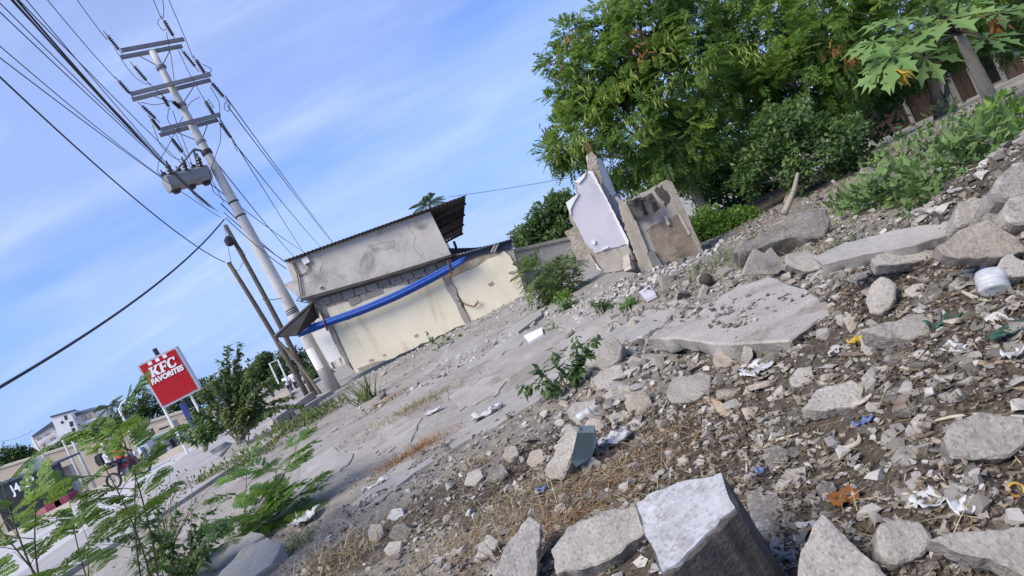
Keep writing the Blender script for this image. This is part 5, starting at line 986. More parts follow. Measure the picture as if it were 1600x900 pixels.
# papaya tree
def papaya_leaf(mb, c, ax, nn, size, rnd, droop=.25):
    ax = nrm(ax); sd = nrm(np.cross(ax, nn)); up = np.cross(sd, ax); out = []
    lob = [(-2.5, .55), (-1.75, .8), (-1.0, .95), (-.35, 1.0), (.35, 1.0), (1.0, .95), (1.75, .8), (2.5, .55)]
    for a, r in lob:
        a += random.uniform(-.12, .12); r *= random.uniform(.82, 1.12); dr_ = droop * random.uniform(.4, 2.4); dv = ax * math.cos(a) + sd * math.sin(a); L = size * r; pv = np.cross(up, dv)
        def pt(t, s): q = c + dv * L * t + pv * s * L; return q - up * dr_ * L * t * t * .5 + up * abs(s) * L * .30
        ring = [pt(0, 0), pt(.34, .05), pt(.50, .17), pt(.54, .075), pt(.72, .18), pt(.76, .06), pt(1.0, 0), pt(.78, -.07), pt(.70, -.19), pt(.54, -.075), pt(.48, -.18), pt(.33, -.05)]
        mid = [pt(.35, 0), pt(.55, 0), pt(.72, 0)]; V = ring + mid
        f = [[0, 1, 12], [1, 2, 12], [2, 3, 12], [3, 13, 12], [3, 4, 13], [4, 5, 13], [5, 14, 13], [5, 6, 14], [6, 7, 14], [7, 13, 14], [7, 8, 13], [8, 9, 13], [9, 12, 13], [9, 10, 12], [10, 11, 12], [11, 0, 12]]
        mb.add(V, [f], rnd + random.uniform(-.1, .1))
pbse, ptop = P(1557, 172, 7.4), P(1498, 52, 7.4)
pap = thing('papaya_tree', 'papaya tree with slim scarred trunk and big lobed leaves at upper right', 'tree', A(pbse[0], pbse[1], hz(pbse[0], pbse[1])))
mb = MB(); t = np.linspace(0, 1, 14); b0 = A(pbse[0], pbse[1], hz(pbse[0], pbse[1]) - .05); mb.tube([lerp(b0, ptop, k) for k in t], .085 - .035 * t + .004 * np.sin(t * 40), 12); mb.build('trunk', M['barkpale'], pap, smooth=True)
for (px, py, d, sz, ax, rnd) in ((1420, 60, 6.6, .50, (-.9, -.3, -.25), .5), (1395, 85, 6.4, .42, (-.9, -.2, -.5), .45), (1445, 25, 6.8, .48, (-.7, -.5, 0), .6), (1480, 30, 6.4, .52, (-.5, -.7, -.2), .7), (1445, 90, 6.5, .36, (-.4, -.5, -.6), .55), (1460, 10, 6.8, .45, (-.3, -.6, .2), .6), (1560, 20, 7.0, .45, (.8, -.3, -.2), .35), (1590, 80, 7.2, .40, (.9, .2, -.4), .3), (1520, 5, 7.6, .45, (.1, .5, .3), .4), (1380, 110, 6.4, .30, (-.8, -.2, -.7), .6), (1400, 30, 6.6, .42, (-.9, -.3, .1), .65), (1365, 65, 6.5, .36, (-.95, -.2, -.3), .5), (1500, -5, 6.6, .45, (0, -.7, .3), .6), (1430, -10, 6.9, .45, (-.6, -.3, .4), .5), (1540, 60, 6.8, .40, (.5, -.6, -.4), .45)):
    c = P(px, py, d); m_ = MB(); m_.tube([ptop, lerp(ptop, c, .55) + A(0, 0, .06), c], [.016, .012, .009], 6); lf = m_.build('petiole', M['pale'] if False else M['stem'], pap, smooth=True)
    m2 = MB(); papaya_leaf(m2, c, A(*ax), nrm(A(ax[0] * .3, -.55, 1)), sz, rnd); m2.build('leaf', M['papaya'], pap)
for (px, py, d, matn) in ((1407, 118, 6.3, 'yellowleaf'), (1553, 42, 6.9, 'brownleaf')):
    c = P(px, py, d); m2 = MB(); n = 14; m2.leaves(c + RNG.normal(0, .022, (n, 3)) + A(0, 0, .07), nrm(A(0, 0, -1) + RNG.normal(0, .25, (n, 3))), rv(n), .18 if matn == 'yellowleaf' else .26, .05, RNG.random(n), .5); m2.build('withered_leaf', M[matn], pap)

# palms
def palm(lab, base, top, n, L, sc=1.0, r=.14):
    t = thing('palm_tree', lab, 'palm', base); mb = MB(); mb.tube([lerp(base, top, k) + A(.3 * math.sin(3 * k), 0, 0) * sc for k in np.linspace(0, 1, 8)], np.linspace(r, r * .7, 8), 8); mb.build('trunk', M['barkpale'], t, smooth=True)
    top = np.asarray(top) + A(.3 * math.sin(3), 0, 0) * sc; m2 = MB()
    for k in range(n):
        a = 2 * math.pi * k / n + random.uniform(-.2, .2); el = random.uniform(-.15, 1.0); d = A(math.cos(a) * math.cos(el), math.sin(a) * math.cos(el), math.sin(el))
        nn = nrm(A(0, 0, 1) - d * d[2] + 1e-3); q = 15; Lk = L * random.uniform(.8, 1.1); ts = np.linspace(.1, 1, q); c = top + d * (Lk * ts)[:, None] - A(0, 0, 1) * (.45 * Lk * ts ** 2)[:, None]
        m2.tube(c, np.linspace(.03, .006, q) * L / 3, 4)
        dd = nrm(np.gradient(c, axis=0)); sd = nrm(np.cross(dd, nn + RNG.normal(0, .05, 3)))
        for s in (-1, 1): m2.leaves(c, nrm(sd * s * .8 + dd * .6 - A(0, 0, .45)), np.broadcast_to(nn, (q, 3)), Lk * .30 * np.sin(np.pi * np.clip(ts * .85 + .12, 0, 1)), Lk * .05, np.clip(.5 + RNG.normal(0, .15, q), 0, 1), .1)
    m2.build('fronds', M['palm'], t)
palm('palm top peeking over the house roof edge', A(*P(685, 380, 34)[:2], -.3), P(669, 318, 34), 16, 1.25, .3, .10)
palm('palm on the left skyline beside the white apartment block', A(*P(200, 680, 70)[:2], -.7), P(172, 636, 70), 13, 2.6, .3, .16)
palm('palm showing dark fronds above the trees at top centre', A(*P(1150, 160, 17)[:2], 0), P(1092, 2, 17), 14, 1.7, .3, .10)

# far trees on the left: each its own
fl = [('dark low tree at far left edge of the skyline', 12, 712, 75, [lobe(5, 716, 75, 16), lobe(28, 712, 75, 14)]), ('dark tree left of white apartment block, below its terrace', 60, 712, 78, [lobe(55, 716, 78, 11), lobe(78, 710, 78, 10)]),
      ('dark tree before the white apartment block', 105, 700, 72, [lobe(102, 702, 72, 11), lobe(127, 694, 72, 11)]), ('broad dark tree between apartment block and red sign', 165, 672, 70, [lobe(152, 680, 70, 13), lobe(180, 668, 70, 15)]),
      ('tall dark tree directly behind the red sign', 215, 665, 52, [lobe(205, 650, 52, 22), lobe(230, 630, 52, 24), lobe(245, 655, 52, 22)]), ('dark tree showing right of red sign', 300, 640, 50, [lobe(285, 628, 50, 24), lobe(320, 612, 50, 22), lobe(300, 650, 50, 20)]),
      ('pointed dark tree between leafy bush and poles', 412, 602, 46, [lobe(410, 575, 46, 18), lobe(415, 562, 46, 10), lobe(400, 590, 46, 18), lobe(430, 590, 46, 16)]), ('dark tree seen under the porch canopy', 462, 590, 44, [lobe(452, 560, 44, 22), lobe(480, 565, 44, 22), lobe(440, 585, 44, 16), lobe(500, 585, 40, 20)]),
      ('small dark tree behind the leafy bush', 360, 610, 48, [lobe(350, 600, 48, 18), lobe(378, 592, 48, 18)]), ('dark tree left of the pointed tree', 395, 612, 60, [lobe(385, 600, 60, 14), lobe(400, 585, 60, 14)])]
for k, (lab, px, py, d, lb) in enumerate(fl): tree('skyline_tree', lab, tb(px, py, d) - A(0, 0, .7), P(px, py - 6, d), lb, 230, 'broad', .14, 'farleaf', 'trees along the far left skyline', 'bark', -.1, .32 * d / 60, 6, k * 3.7, 1)

# bushes in the ditch in front of the sign: arching sprays of broad leaves
def arching(lab, base, tips, L, leaf, spacing=.055, r=.014, group=None, name='leafy_bush', cat='bush', wid=.45):
    base = np.asarray(base, float); t = thing(name, lab, cat, base, group); ms, ml = MB(), MB()
    for tp, arch in tips:
        tp = np.asarray(tp, float); b = base + RNG.normal(0, .05, 3) * A(1, 1, 0); H = np.linalg.norm(tp - b); s = np.linspace(0, 1, 14)
        q = np.array([lerp(b, tp, k) + A(0, 0, 1) * arch * H * math.sin(math.pi * k ** .8) for k in s]); ms.tube(q, np.linspace(r, r * .25, 14), 6)
        n = int(H / spacing); tt = np.linspace(.3, 1, n); c = np.stack([np.interp(tt, s, q[:, k]) for k in range(3)], 1); dd = nrm(np.gradient(c, axis=0)); sd = nrm(np.cross(dd, A(0, 0, 1)) + 1e-4)
        for sg in (-1, 1):
            for rep in range(2):
                ln = L * RNG.uniform(.7, 1.2, n); ml.leaves(c + RNG.normal(0, .015, (n, 3)), nrm(sd * sg * (.9 if rep == 0 else .4) + dd * .4 + A(0, 0, -.45) + RNG.normal(0, .3, (n, 3))), nrm(A(0, 0, 1) + RNG.normal(0, .3, (n, 3))), ln, ln * wid, np.clip(.5 + RNG.normal(0, .17, n), 0, 1), .2)
    ms.build('stems', M['barkpale'], t, smooth=True); ml.build('foliage', M[leaf], t); return t
tips = []
for px, py, a in ((355, 540, .08), (372, 537, .05), (330, 585, .12), (392, 570, .10), (402, 555, .14), (345, 565, .05), (420, 590, .18), (440, 598, .2), (455, 618, .2), (470, 632, .22), (310, 610, .12), (300, 640, .15), (360, 590, .05), (380, 600, .05), (395, 610, .08), (350, 610, .05), (335, 630, .08), (410, 625, .1), (375, 640, .05), (430, 640, .15), (365, 560, .02), (320, 600, .06), (385, 585, .03), (405, 600, .05), (348, 640, .05), (395, 640, .05)):
    tips.append((P(px, py, 13.4 + random.uniform(-.5, .5)), a))
arching('big arching leafy bush growing from ditch right of red sign', P(378, 695, 13.4), tips, .15, 'olive', .05, .014)
tips = [(P(px, py, 13.6 + random.uniform(-.3, .3)), a) for px, py, a in ((290, 668, .1), (300, 650, .1), (315, 640, .08), (328, 635, .05), (340, 650, .06), (280, 682, .1), (352, 662, .1), (310, 665, .03), (330, 660, .03))]
arching('smaller pale leaved bush below the red sign', P(322, 705, 13.5), tips, .16, 'pale', .04, .013)
for (lab, px, py, d, n, hgt) in (('low weed clump on the pavement edge before the low wall', 495, 655, 11.5, 60, .3), ('low weed strip at the left end of the low wall', 455, 668, 11.4, 60, .28), ('mossy weed patch along the lot edge near yellow wrapper', 345, 742, 9.3, 90, .22), ('bright green weed patch below yellow wrapper', 395, 718, 9.6, 60, .18)):
    c = gb(px, py); p = c + RNG.normal(0, 1, (n, 3)) * A(.45, .25, 0); p[:, 2] = hz(p[:, 0], p[:, 1]); mb = MB()
    for s in range(6): mb.leaves(p + RNG.normal(0, .05, (n, 3)) + A(0, 0, hgt * .3), nrm(rv(n) + A(0, 0, .5)), nrm(A(0, 0, 1) + rv(n) * .5), hgt * .5 * RNG.uniform(.5, 1.2, n), hgt * .16, RNG.random(n))
    mb.blades(p, nrm(rv(n) * .6 + A(0, 0, 1)), hgt * RNG.uniform(.6, 1.3, n), .012, .4, RNG.random(n)); tag(mb.build('weed_patch', M['greengrass']), lab, 'weeds', 'low weeds along the lot edge', 'stuff')

# feathery seedlings in the near left
def seedling(lab, base, stems, L, leaf='fresh', bip=9, pairs=6, per=9, r=.008, group='feathery seedlings at near left', droop=.25, wid=.30, start=.25):
    base = np.asarray(base, float); t = thing('feathery_seedling', lab, 'plant', base, group); ms, ml = MB(), MB()
    for tp in stems:
        tp = np.asarray(tp, float); s = np.linspace(0, 1, 12); bow = RNG.normal(0, .04, 3); q = np.array([lerp(base, tp, k) + bow * math.sin(3 * k) for k in s]); ms.tube(q, np.linspace(r, r * .35, 12), 6)
        ax = nrm(tp - base); tt = np.concatenate([np.linspace(start, .97, per), [1.0]]); c = np.stack([np.interp(tt, s, q[:, k]) for k in range(3)], 1); n = len(c)
        phi = np.arange(n) * 2.4 + random.random() * 6; out_ = np.stack([np.cos(phi), np.sin(phi), np.zeros(n)], 1); d = nrm(out_ * .9 + A(0, 0, .35) + ax * .35); d[-1] = nrm(ax + out_[-1] * .5)
        LL = L * RNG.uniform(.8, 1.15, n)
        fronds(ml, c, d, nrm(A(0, 0, 1) - d * d[:, 2:3] + 1e-3), LL, pairs, .45, wid, droop, np.clip(.55 + RNG.normal(0, .12, n), 0, 1), bip, .1)
        for i in range(n):
            rs = np.linspace(0, 1, 6); ms.tube(c[i] + d[i] * (LL[i] * rs)[:, None] + A(0, 0, -1) * (droop * LL[i] * rs ** 2)[:, None], np.linspace(r * .35, r * .12, 6), 4)
    ms.build('stems', M['stem'], t, smooth=True); ml.build('foliage', M[leaf], t); return t
seedling('dark feathery seedling leaning right on the sandy lot edge', gb(375, 845), [P(462, 700, 5.3), P(430, 735, 5.2), P(385, 745, 5.6), P(470, 770, 5.2), P(420, 790, 5.1), P(400, 800, 5.1), P(445, 810, 5.0)], .36, 'fresh', 10, 6, 7, wid=.40)
seedling('tall feathery seedling in front of the motorcycle', P(192, 905, 3.6) - A(0, 0, .5), [P(183, 668, 3.6), P(150, 712, 3.7), P(215, 720, 3.7)], .34, 'seedling', 12, 5, 5, .007, start=.6, wid=.42)
seedling('feathery seedling at the lower left corner, widest of them', P(70, 930, 3.3) - A(0, 0, .5), [P(5, 755, 3.4), P(-10, 820, 3.3), P(60, 800, 3.2)], .32, 'seedling', 12, 5, 5, .008, start=.45, wid=.42)
seedling('feathery seedling with a thin stem left of the dark weeds', P(135, 930, 3.8) - A(0, 0, .4), [P(110, 780, 3.9), P(140, 840, 3.7)], .28, 'seedling', 12, 5, 5, .006, start=.5, wid=.42)
tips = [(P(px, py, 4.6 + random.uniform(-.4, .4)), .06) for px, py in ((215, 800), (245, 790), (270, 800), (300, 795), (325, 800), (230, 840), (265, 830), (300, 830), (335, 840), (350, 815), (205, 870), (240, 880), (280, 870), (320, 870), (190, 830))]
arching('dense dark weed bush at bottom left below the pavement', P(270, 905, 4.6) - A(0, 0, .1), tips, .075, 'shrub', .03, .007, None, 'weed_bush', 'weeds', .4)
# dry twiggy weed
mb = MB(); b = P(265, 860, 5.0)
for k in range(26):
    e = P(random.uniform(190, 330), random.uniform(735, 830), 5.0 + random.uniform(-.3, .3)); q = limb(mb, b, e, .005, .0015, .12, 6)
    for _ in range(5): mb.leaves([e + RNG.normal(0, .04, 3)], rv(1), rv(1), .025, .015, [random.random()])
tag(mb.build('twiggy_weed', M['twig']), 'dry brown twiggy weed above the dark weed bush', 'weeds')
# weed with drooping leaves in the rubble
tips = [(P(px, py, 4.35 + random.uniform(-.12, .12)), a) for px, py, a in ((812, 604, .12), (840, 575, .1), (868, 548, .08), (900, 530, .05), (930, 528, .1), (905, 555, .03), (885, 570, .03), (860, 600, .06), (920, 545, .06), (845, 592, .06))]
arching('dark green drooping weed rooted in the middle of the rubble', P(893, 612, 4.35), tips, .085, 'shrub', .035, .006, None, 'drooping_weed', 'plant', .36)
tips = [(P(px, py, 9.6 + random.uniform(-.1, .1)), .1) for px, py in ((852, 510), (862, 502), (870, 512), (848, 525), (875, 525))]
arching('small yellowing weed before the drooping weed', P(862, 545, 8.2), [(P(px, py, 8.2), .1) for px, py in ((852, 510), (862, 502), (870, 512), (848, 525), (875, 520))], .10, 'pale', .06, .008, None, 'small_weed', 'plant')
tips = [(P(px, py, 13.6), .12) for px, py in ((668, 522), (690, 525), (705, 535), (715, 525), (730, 545), (700, 550), (680, 545))]
arching('scrawny weed at the foot of cream wall', P(712, 572, 13.6), tips, .14, 'pale', .10, .01, None, 'scrawny_weed', 'plant')
tips = [(P(px, py, 7.0 + random.uniform(-.1, .1)), .1) for px, py in ((985, 478), (1000, 470), (1020, 478), (930, 475), (950, 468), (975, 488), (1010, 490))]
arching('low green weed on the sand below the lavender ruin', gb(990, 497), tips[:3] + tips[5:], .06, 'fresh', .03, .006, None, 'low_weed', 'plant')
arching('dark low weed left of the ruin rubble', gb(940, 495), [(P(px, py, 7.3), .08) for px, py in ((925, 472), (940, 468), (955, 470), (935, 480), (965, 478))], .05, 'shrub', .03, .006, None, 'low_weed', 'plant')
arching('wiry dark weed in front of the white slab', gb(1330, 408), [(P(px, py, 4.8), .04) for px, py in ((1310, 370), (1330, 365), (1345, 380), (1300, 385), (1360, 385), (1320, 390), (1380, 372), (1400, 360), (1430, 365))], .03, 'shrub', .05, .003, None, 'wiry_weed', 'plant')

# grass tufts: each a thing
def tuft(lab, c, n, L, spread, mat, bend=.5, w=.006, name='grass_tuft', lean=.8):
    c = np.asarray(c, float); p = c + RNG.normal(0, 1, (n, 3)) * A(spread, spread * .7, 0); p[:, 2] = hz(p[:, 0], p[:, 1]) - .005; mb = MB()
    mb.blades(p, nrm(rv(n) * lean + A(0, 0, .8)), L * RNG.uniform(.5, 1.2, n), w, bend, RNG.random(n)); tag(mb.build(name, M[mat]), lab, 'grass', 'grass tufts on the lot', 'stuff')
tuft('pale dry grass tuft at bottom edge below the sandy path', gb(520, 885), 260, .30, .14, 'straw', .6, .004)
tuft('spiky green grass clump with straw beside house corner', gb(575, 625), 50, .75, .10, 'greengrass', .35, .03, lean=.5)
tuft('rust coloured dead grass mat beside the foundation strip', gb(652, 706), 1100, .17, .20, 'rustgrass', .6, .006, lean=1.3)
tuft('olive dry grass patch on the sand above the rust mat', gb(640, 640), 700, .18, .36, 'straw', .6, .010, lean=1.2)
tuft('small red brown grass patch by the house corner', gb(602, 628), 320, .20, .22, 'rustgrass', .8, .01, lean=1.2)
tuft('pale green grass clump in front of the roots', gb(1195, 388), 420, .32, .35, 'greengrass', .6, .008)
tuft('green grass fringe at the foot of brown slab', gb(1085, 432), 220, .16, .30, 'greengrass', .6, .007)
tuft('dry grass among stones at bottom centre left', gb(735, 845), 900, .14, .24, 'straw', .8, .003, lean=1.2)
tuft('yellow grass patch beside the grooved slab', gb(795, 800), 420, .11, .18, 'straw', .8, .003, lean=1.2)
tuft('thin dry grass on the strip edge near the green faced chunk', gb(745, 722), 120, .14, .10, 'straw', .6, .004)
tuft('green weed tuft left of the pale dry grass', gb(470, 850), 120, .22, .10, 'greengrass', .6, .006)
tuft('dry straw tuft by the white slab foot', gb(1260, 405), 200, .22, .25, 'straw', .6, .006)
# ================================================================== RUBBLE
def noisy(me, amp, sc, seed):
    for v in me.verts:
        p = v.co * sc + Vector((seed, seed * 1.7, -seed)); v.co += v.co.normalized() * 0 + Vector(mnoise.noise_vector(p)) * amp + Vector(mnoise.noise_vector(p * 2.7)) * amp * .45
def bm_to_mb(bm):
    bm.verts.index_update(); v = np.array([x.co[:] for x in bm.verts]); by = {}
    for f in bm.faces: by.setdefault(len(f.verts), []).append([x.index for x in f.verts])
    m = MB(); m.add(v, [np.array(x) for x in by.values()]); return m
def chunk(seed, dims, npts=13, cuts=1, amp=.03, slabby=False):
    """angular broken piece: hull of random points in a box, edges chipped, faces roughened"""
    rg = np.random.default_rng(seed); bm = bmesh.new(); d = np.array(dims, float)
    p = rg.uniform(-1, 1, (npts, 3)); p = p / np.maximum(np.abs(p).max(1, keepdims=True), .6) if not slabby else np.column_stack([nrm(rg.normal(size=(npts, 2))) * rg.uniform(.75, 1, (npts, 1)), np.where(rg.random(npts) > .5, 1, -1) * rg.uniform(.8, 1, npts)])
    if slabby: p = np.vstack([p, p * A(.95, .95, -1)])
    for q in p: bm.verts.new(Vector(q * d / 2))
    r = bmesh.ops.convex_hull(bm, input=bm.verts); bmesh.ops.delete(bm, geom=[g for g in r['geom_interior'] if isinstance(g, bmesh.types.BMVert)], context='VERTS')
    bmesh.ops.dissolve_limit(bm, angle_limit=.28, verts=bm.verts, edges=bm.edges)
    try: bmesh.ops.bevel(bm, geom=bm.edges[:], offset=min(d) * .06, segments=1, affect='EDGES', clamp_overlap=True)
    except Exception: pass
    bmesh.ops.triangulate(bm, faces=bm.faces); bmesh.ops.subdivide_edges(bm, edges=[e for e in bm.edges if e.calc_length() > max(d) * .16], cuts=cuts, use_grid_fill=False); bmesh.ops.triangulate(bm, faces=bm.faces)
    noisy(bm, amp * max(d), 3.2 / max(d), seed * 1.31); noisy(bm, amp * .5 * max(d), 11 / max(d), seed * .31); m = bm_to_mb(bm); bm.free(); return m
def fix_normals(me):
    bm = bmesh.new(); bm.from_mesh(me); bmesh.ops.recalc_face_normals(bm, faces=bm.faces); bm.to_mesh(me); bm.free()
LIB = []
for s in range(10): LIB.append(chunk(100 + s, (1, random.uniform(.6, .95), random.uniform(.4, .75)), 12).mesh('rock', (0, 0, 0)))
for s in range(8): LIB.append(chunk(200 + s, (1, random.uniform(.6, .95), random.uniform(.16, .30)), 9, slabby=True).mesh('slab', (0, 0, 0)))
for me in LIB: fix_normals(me); me.materials.append(None); me.polygons.foreach_set('use_smooth', np.ones(len(me.polygons), bool)); me.set_sharp_from_angle(angle=R(33))

HEROES_REF = [(house_pt, lb_) for house_pt, lb_ in ((H0, 'house corner'), (hp(735, 505), 'crack in the cream wall'), (hp(820, 470), 'right end of the cream wall'), (gp(575, 625), 'spiky green grass clump'), (gp(870, 475), 'feathery green bush'), (gp(712, 572), 'scrawny weed'), (P(521, 606, 17), 'concrete pole foot'), (gp(655, 708), 'rust coloured grass mat'), (gp(640, 640), 'olive grass patch'), (RC, 'lavender ruin'), (SO, 'brown standing slab'), (gp(700, 676), 'foundation strip'), (gp(880, 600), 'drooping weed'))]
HEROES = []          # footprint discs, so that scattered pieces keep clear of the big ones
def hero(name, lab, pts, thick, mat, tilt=42, yaw=0, lift=0.0, d=None, cat='rubble', amp=.024, bevel=.06, group=None, sub=2, chip=1.0):
    """broken piece: outline unfolded on its own tilted plane where it lies, given real thickness, edges chipped"""
    py_ = np.array(pts, float); low = py_[np.argmax(py_[:, 0] * SR + py_[:, 1] * CR)]
    o = gp(*low, lift) if d is None else P(*low, d)
    t, y = R(tilt), R(yaw)
    n = nrm(A(math.sin(y) * math.sin(t), -math.cos(y) * math.sin(t), math.cos(t)))
    jag = []
    for i in range(len(pts)):
        a_, b_ = np.array(pts[i], float), np.array(pts[(i + 1) % len(pts)], float); k_ = max(1, int(np.linalg.norm(b_ - a_) / 13)) if chip else 1
        for j in range(k_): jag.append(a_ + (b_ - a_) * j / k_ + (RNG.normal(0, 1.2 * chip, 2) if j else 0))
    top = [onplane(x, y_, o, n) for x, y_ in jag]; top = np.array(top); pts = jag; c = top.mean(0); size = np.ptp(top, axis=0).max()
    ax = Vector(tuple(n)); bm = bmesh.new()
    vt = [bm.verts.new(Vector(tuple(p - c))) for p in top]; vb = [bm.verts.new(Vector(tuple((p - c) * random.uniform(.86, 1.04) - n * thick * random.uniform(.9, 1.1)))) for p in top]
    m = len(pts); bm.faces.new(vt); bm.faces.new(vb[::-1])
    for i in range(m): bm.faces.new([vt[i], vb[i], vb[(i + 1) % m], vt[(i + 1) % m]])
    bmesh.ops.recalc_face_normals(bm, faces=bm.faces)
    bmesh.ops.bevel(bm, geom=bm.edges[:], offset=min(thick, size) * bevel, segments=1, affect='EDGES', clamp_overlap=True)
    bmesh.ops.triangulate(bm, faces=bm.faces)
    for _ in range(sub):
        bmesh.ops.subdivide_edges(bm, edges=[e for e in bm.edges if e.calc_length() > size * .075], cuts=1); bmesh.ops.triangulate(bm, faces=bm.faces)
    noisy(bm, amp * size, 3.4 / size, len(lab) * 1.7); noisy(bm, amp * size * .45, 13 / size, len(lab) * .7); noisy(bm, amp * size * .30, 34 / size, len(lab) * .3)
    bmesh.ops.recalc_face_normals(bm, faces=bm.faces); v = [x.co.z for x in bm.verts]; me = bpy.data.meshes.new(name); zb_ = min(v)
    bmesh.ops.translate(bm, verts=bm.verts, vec=(0, 0, -zb_)); bm.to_mesh(me); bm.free(); me.materials.append(M[mat]); me.polygons.foreach_set('use_smooth', np.ones(len(me.polygons), bool)); me.set_sharp_from_angle(angle=R(33))
    ob = bpy.data.objects.new(name, me); COL.objects.link(ob); ob.location = tuple(c + A(0, 0, zb_)); LOC[ob.name] = c + A(0, 0, zb_); tag(ob, lab, cat, group)
    HEROES_REF.append((c, lab)); HEROES.append((c[0], c[1], .42 * max(np.ptp(top[:, 0]), .8 * np.ptp(top[:, 1])))); return ob, top, n
# near, large pieces
wb, wt, wn_ = hero('concrete_block', 'large white topped concrete block at bottom centre, dark lower sides', [(990, 787), (1048, 757), (1130, 740), (1155, 795), (1098, 850), (1035, 905)], .27, 'paintedshade', 14, -30, .24, bevel=.06, amp=.012, chip=.9, sub=2)  # shade of the block's front and sides is painted dark
# its limewashed face is a thin coat on top
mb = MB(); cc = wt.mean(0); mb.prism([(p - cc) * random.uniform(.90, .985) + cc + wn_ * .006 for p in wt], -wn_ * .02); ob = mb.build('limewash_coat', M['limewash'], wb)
hero('concrete_slab', 'rough flat concrete slab lying left of the white topped block', [(862, 858), (885, 825), (945, 795), (1000, 788), (1008, 835), (945, 878), (868, 898)], .09, 'concrete', 30, -10, .05, amp=.02)
hero('grooved_slab', 'grooved grey slab piece at the bottom edge left of flat slab', [(768, 905), (795, 845), (828, 806), (846, 818), (838, 905)], .07, 'concrete', 40, 20, .04, amp=.01)
gc, gt, gn = hero('concrete_chunk', 'upright concrete chunk with a green painted face in mid rubble', [(848, 742), (870, 690), (892, 664), (905, 672), (900, 700), (880, 752), (858, 750)], .16, 'concrete', 62, -28, .02)
mb = MB(); q = [P(x, y, gt.mean(0)[1] - .02 + (.05 if x > 915 else -.03)) for x, y in ((902, 676), (928, 676), (932, 690), (925, 714), (900, 730), (892, 720))]; mb.prism(q, A(.02, .13, -.01)); mb.build('green_face', M['greenpaint'], gc)
hero('concrete_chunk', 'small angular chunk beside the green faced piece', [(905, 722), (925, 712), (940, 722), (935, 735), (912, 742)], .06, 'concrete', 40)
hero('floor_slab', 'big broken floor slab with straight thick edge in rubble centre right', [(1010, 527), (1060, 495), (1130, 462), (1200, 432), (1262, 452), (1308, 480), (1262, 512), (1232, 533), (1120, 535)], .10, 'slab', 2, 0, .055, amp=.010, bevel=.10, sub=3, chip=.7)
hero('concrete_rock', 'pointed grey rock standing with dark right side near bottles', [(1352, 470), (1362, 440), (1378, 430), (1400, 445), (1398, 470), (1375, 492), (1358, 488)], .10, 'concrete', 50, -35, .03)
hero('concrete_rock', 'darker angular rock right of the pointed grey rock', [(1438, 465), (1452, 440), (1480, 434), (1485, 450), (1468, 468), (1450, 472)], .09, 'concrete_dark', 45)
hero('concrete_chunk', 'long pale chunk with rounded end below the pointed rock', [(1340, 515), (1370, 505), (1400, 500), (1440, 488), (1460, 500), (1455, 522), (1425, 530), (1385, 526)], .08, 'concrete', 35)
hero('concrete_piece', 'flat pale piece just left of the large clear jar', [(1482, 445), (1505, 428), (1532, 425), (1525, 440), (1500, 452)], .03, 'concrete', 35)
hero('concrete_piece', 'flat concrete piece with a white husk lying on it', [(1252, 640), (1275, 608), (1330, 592), (1350, 605), (1348, 632), (1290, 640)], .05, 'concrete', 28)
hero('concrete_piece', 'oval concrete piece above and right of the husk piece', [(1344, 592), (1360, 575), (1400, 565), (1405, 580), (1380, 595), (1355, 600)], .05, 'concrete', 25)
hero('concrete_piece', 'grey concrete piece left of the husk piece', [(1232, 592), (1245, 575), (1268, 572), (1272, 592), (1255, 605), (1238, 604)], .05, 'concrete', 35)
hero('concrete_block', 'large pale block at right edge in the leaf litter', [(1474, 680), (1490, 655), (1540, 644), (1600, 650), (1610, 690), (1570, 715), (1485, 718)], .11, 'concrete', 48, -10, .03)
hero('concrete_wedge', 'long wedge of broken plaster at the lower right corner', [(1450, 840), (1500, 828), (1610, 822), (1620, 905), (1560, 880), (1500, 862)], .06, 'concrete', 38, 0, .05)
hero('concrete_rock', 'rough lumpy rock left of the long wedge', [(1370, 845), (1372, 820), (1405, 808), (1440, 815), (1462, 840), (1440, 870), (1400, 885), (1378, 872)], .12, 'concrete', 48, 0, .03, amp=.03)
hero('concrete_slab', 'slanted narrow slab with crumbling corner right of white topped block', [(1272, 818), (1285, 800), (1330, 845), (1388, 900), (1330, 912), (1245, 905), (1248, 870)], .06, 'concrete', 35, 15, .04)
hero('concrete_slab', 'thin dusty slab shelf right behind the white topped block', [(1165, 770), (1190, 762), (1240, 785), (1250, 840), (1200, 850), (1172, 815)], .05, 'concrete_dark', 15)
hero('concrete_chunk', 'squarish chunk standing beside a white stick', [(1194, 700), (1215, 694), (1234, 705), (1230, 730), (1208, 740), (1196, 722)], .06, 'concrete_dark', 50)
hero('concrete_chunk', 'flat oval chunk below the squarish chunk', [(1208, 760), (1230, 732), (1258, 728), (1260, 750), (1235, 772), (1215, 770)], .05, 'concrete', 35)
hero('round_rock', 'dark round rock below the flat oval chunk', [(1275, 760), (1285, 750), (1302, 752), (1310, 765), (1302, 778), (1285, 778)], .06, 'concrete_dark', 50, amp=.03)
hero('concrete_chunk', 'many sided grey chunk in middle of the leaf litter', [(1392, 715), (1405, 697), (1428, 693), (1442, 710), (1420, 722), (1400, 726)], .06, 'concrete', 42)
hero('concrete_chunk', 'grey chunk above the many sided one', [(1414, 672), (1428, 650), (1450, 648), (1460, 668), (1440, 682), (1422, 684)], .07, 'concrete', 45)
hero('pale_rock', 'warm pale rock resting in middle of the rubble', [(975, 630), (985, 612), (1010, 608), (1020, 630), (1005, 648), (985, 650)], .10, 'concrete_warm', 50, amp=.03)
hero('concrete_rock', 'tall pointed grey rock behind drooping weed', [(928, 570), (940, 535), (958, 524), (974, 540), (968, 565), (945, 580)], .14, 'concrete', 52, -15, .02)
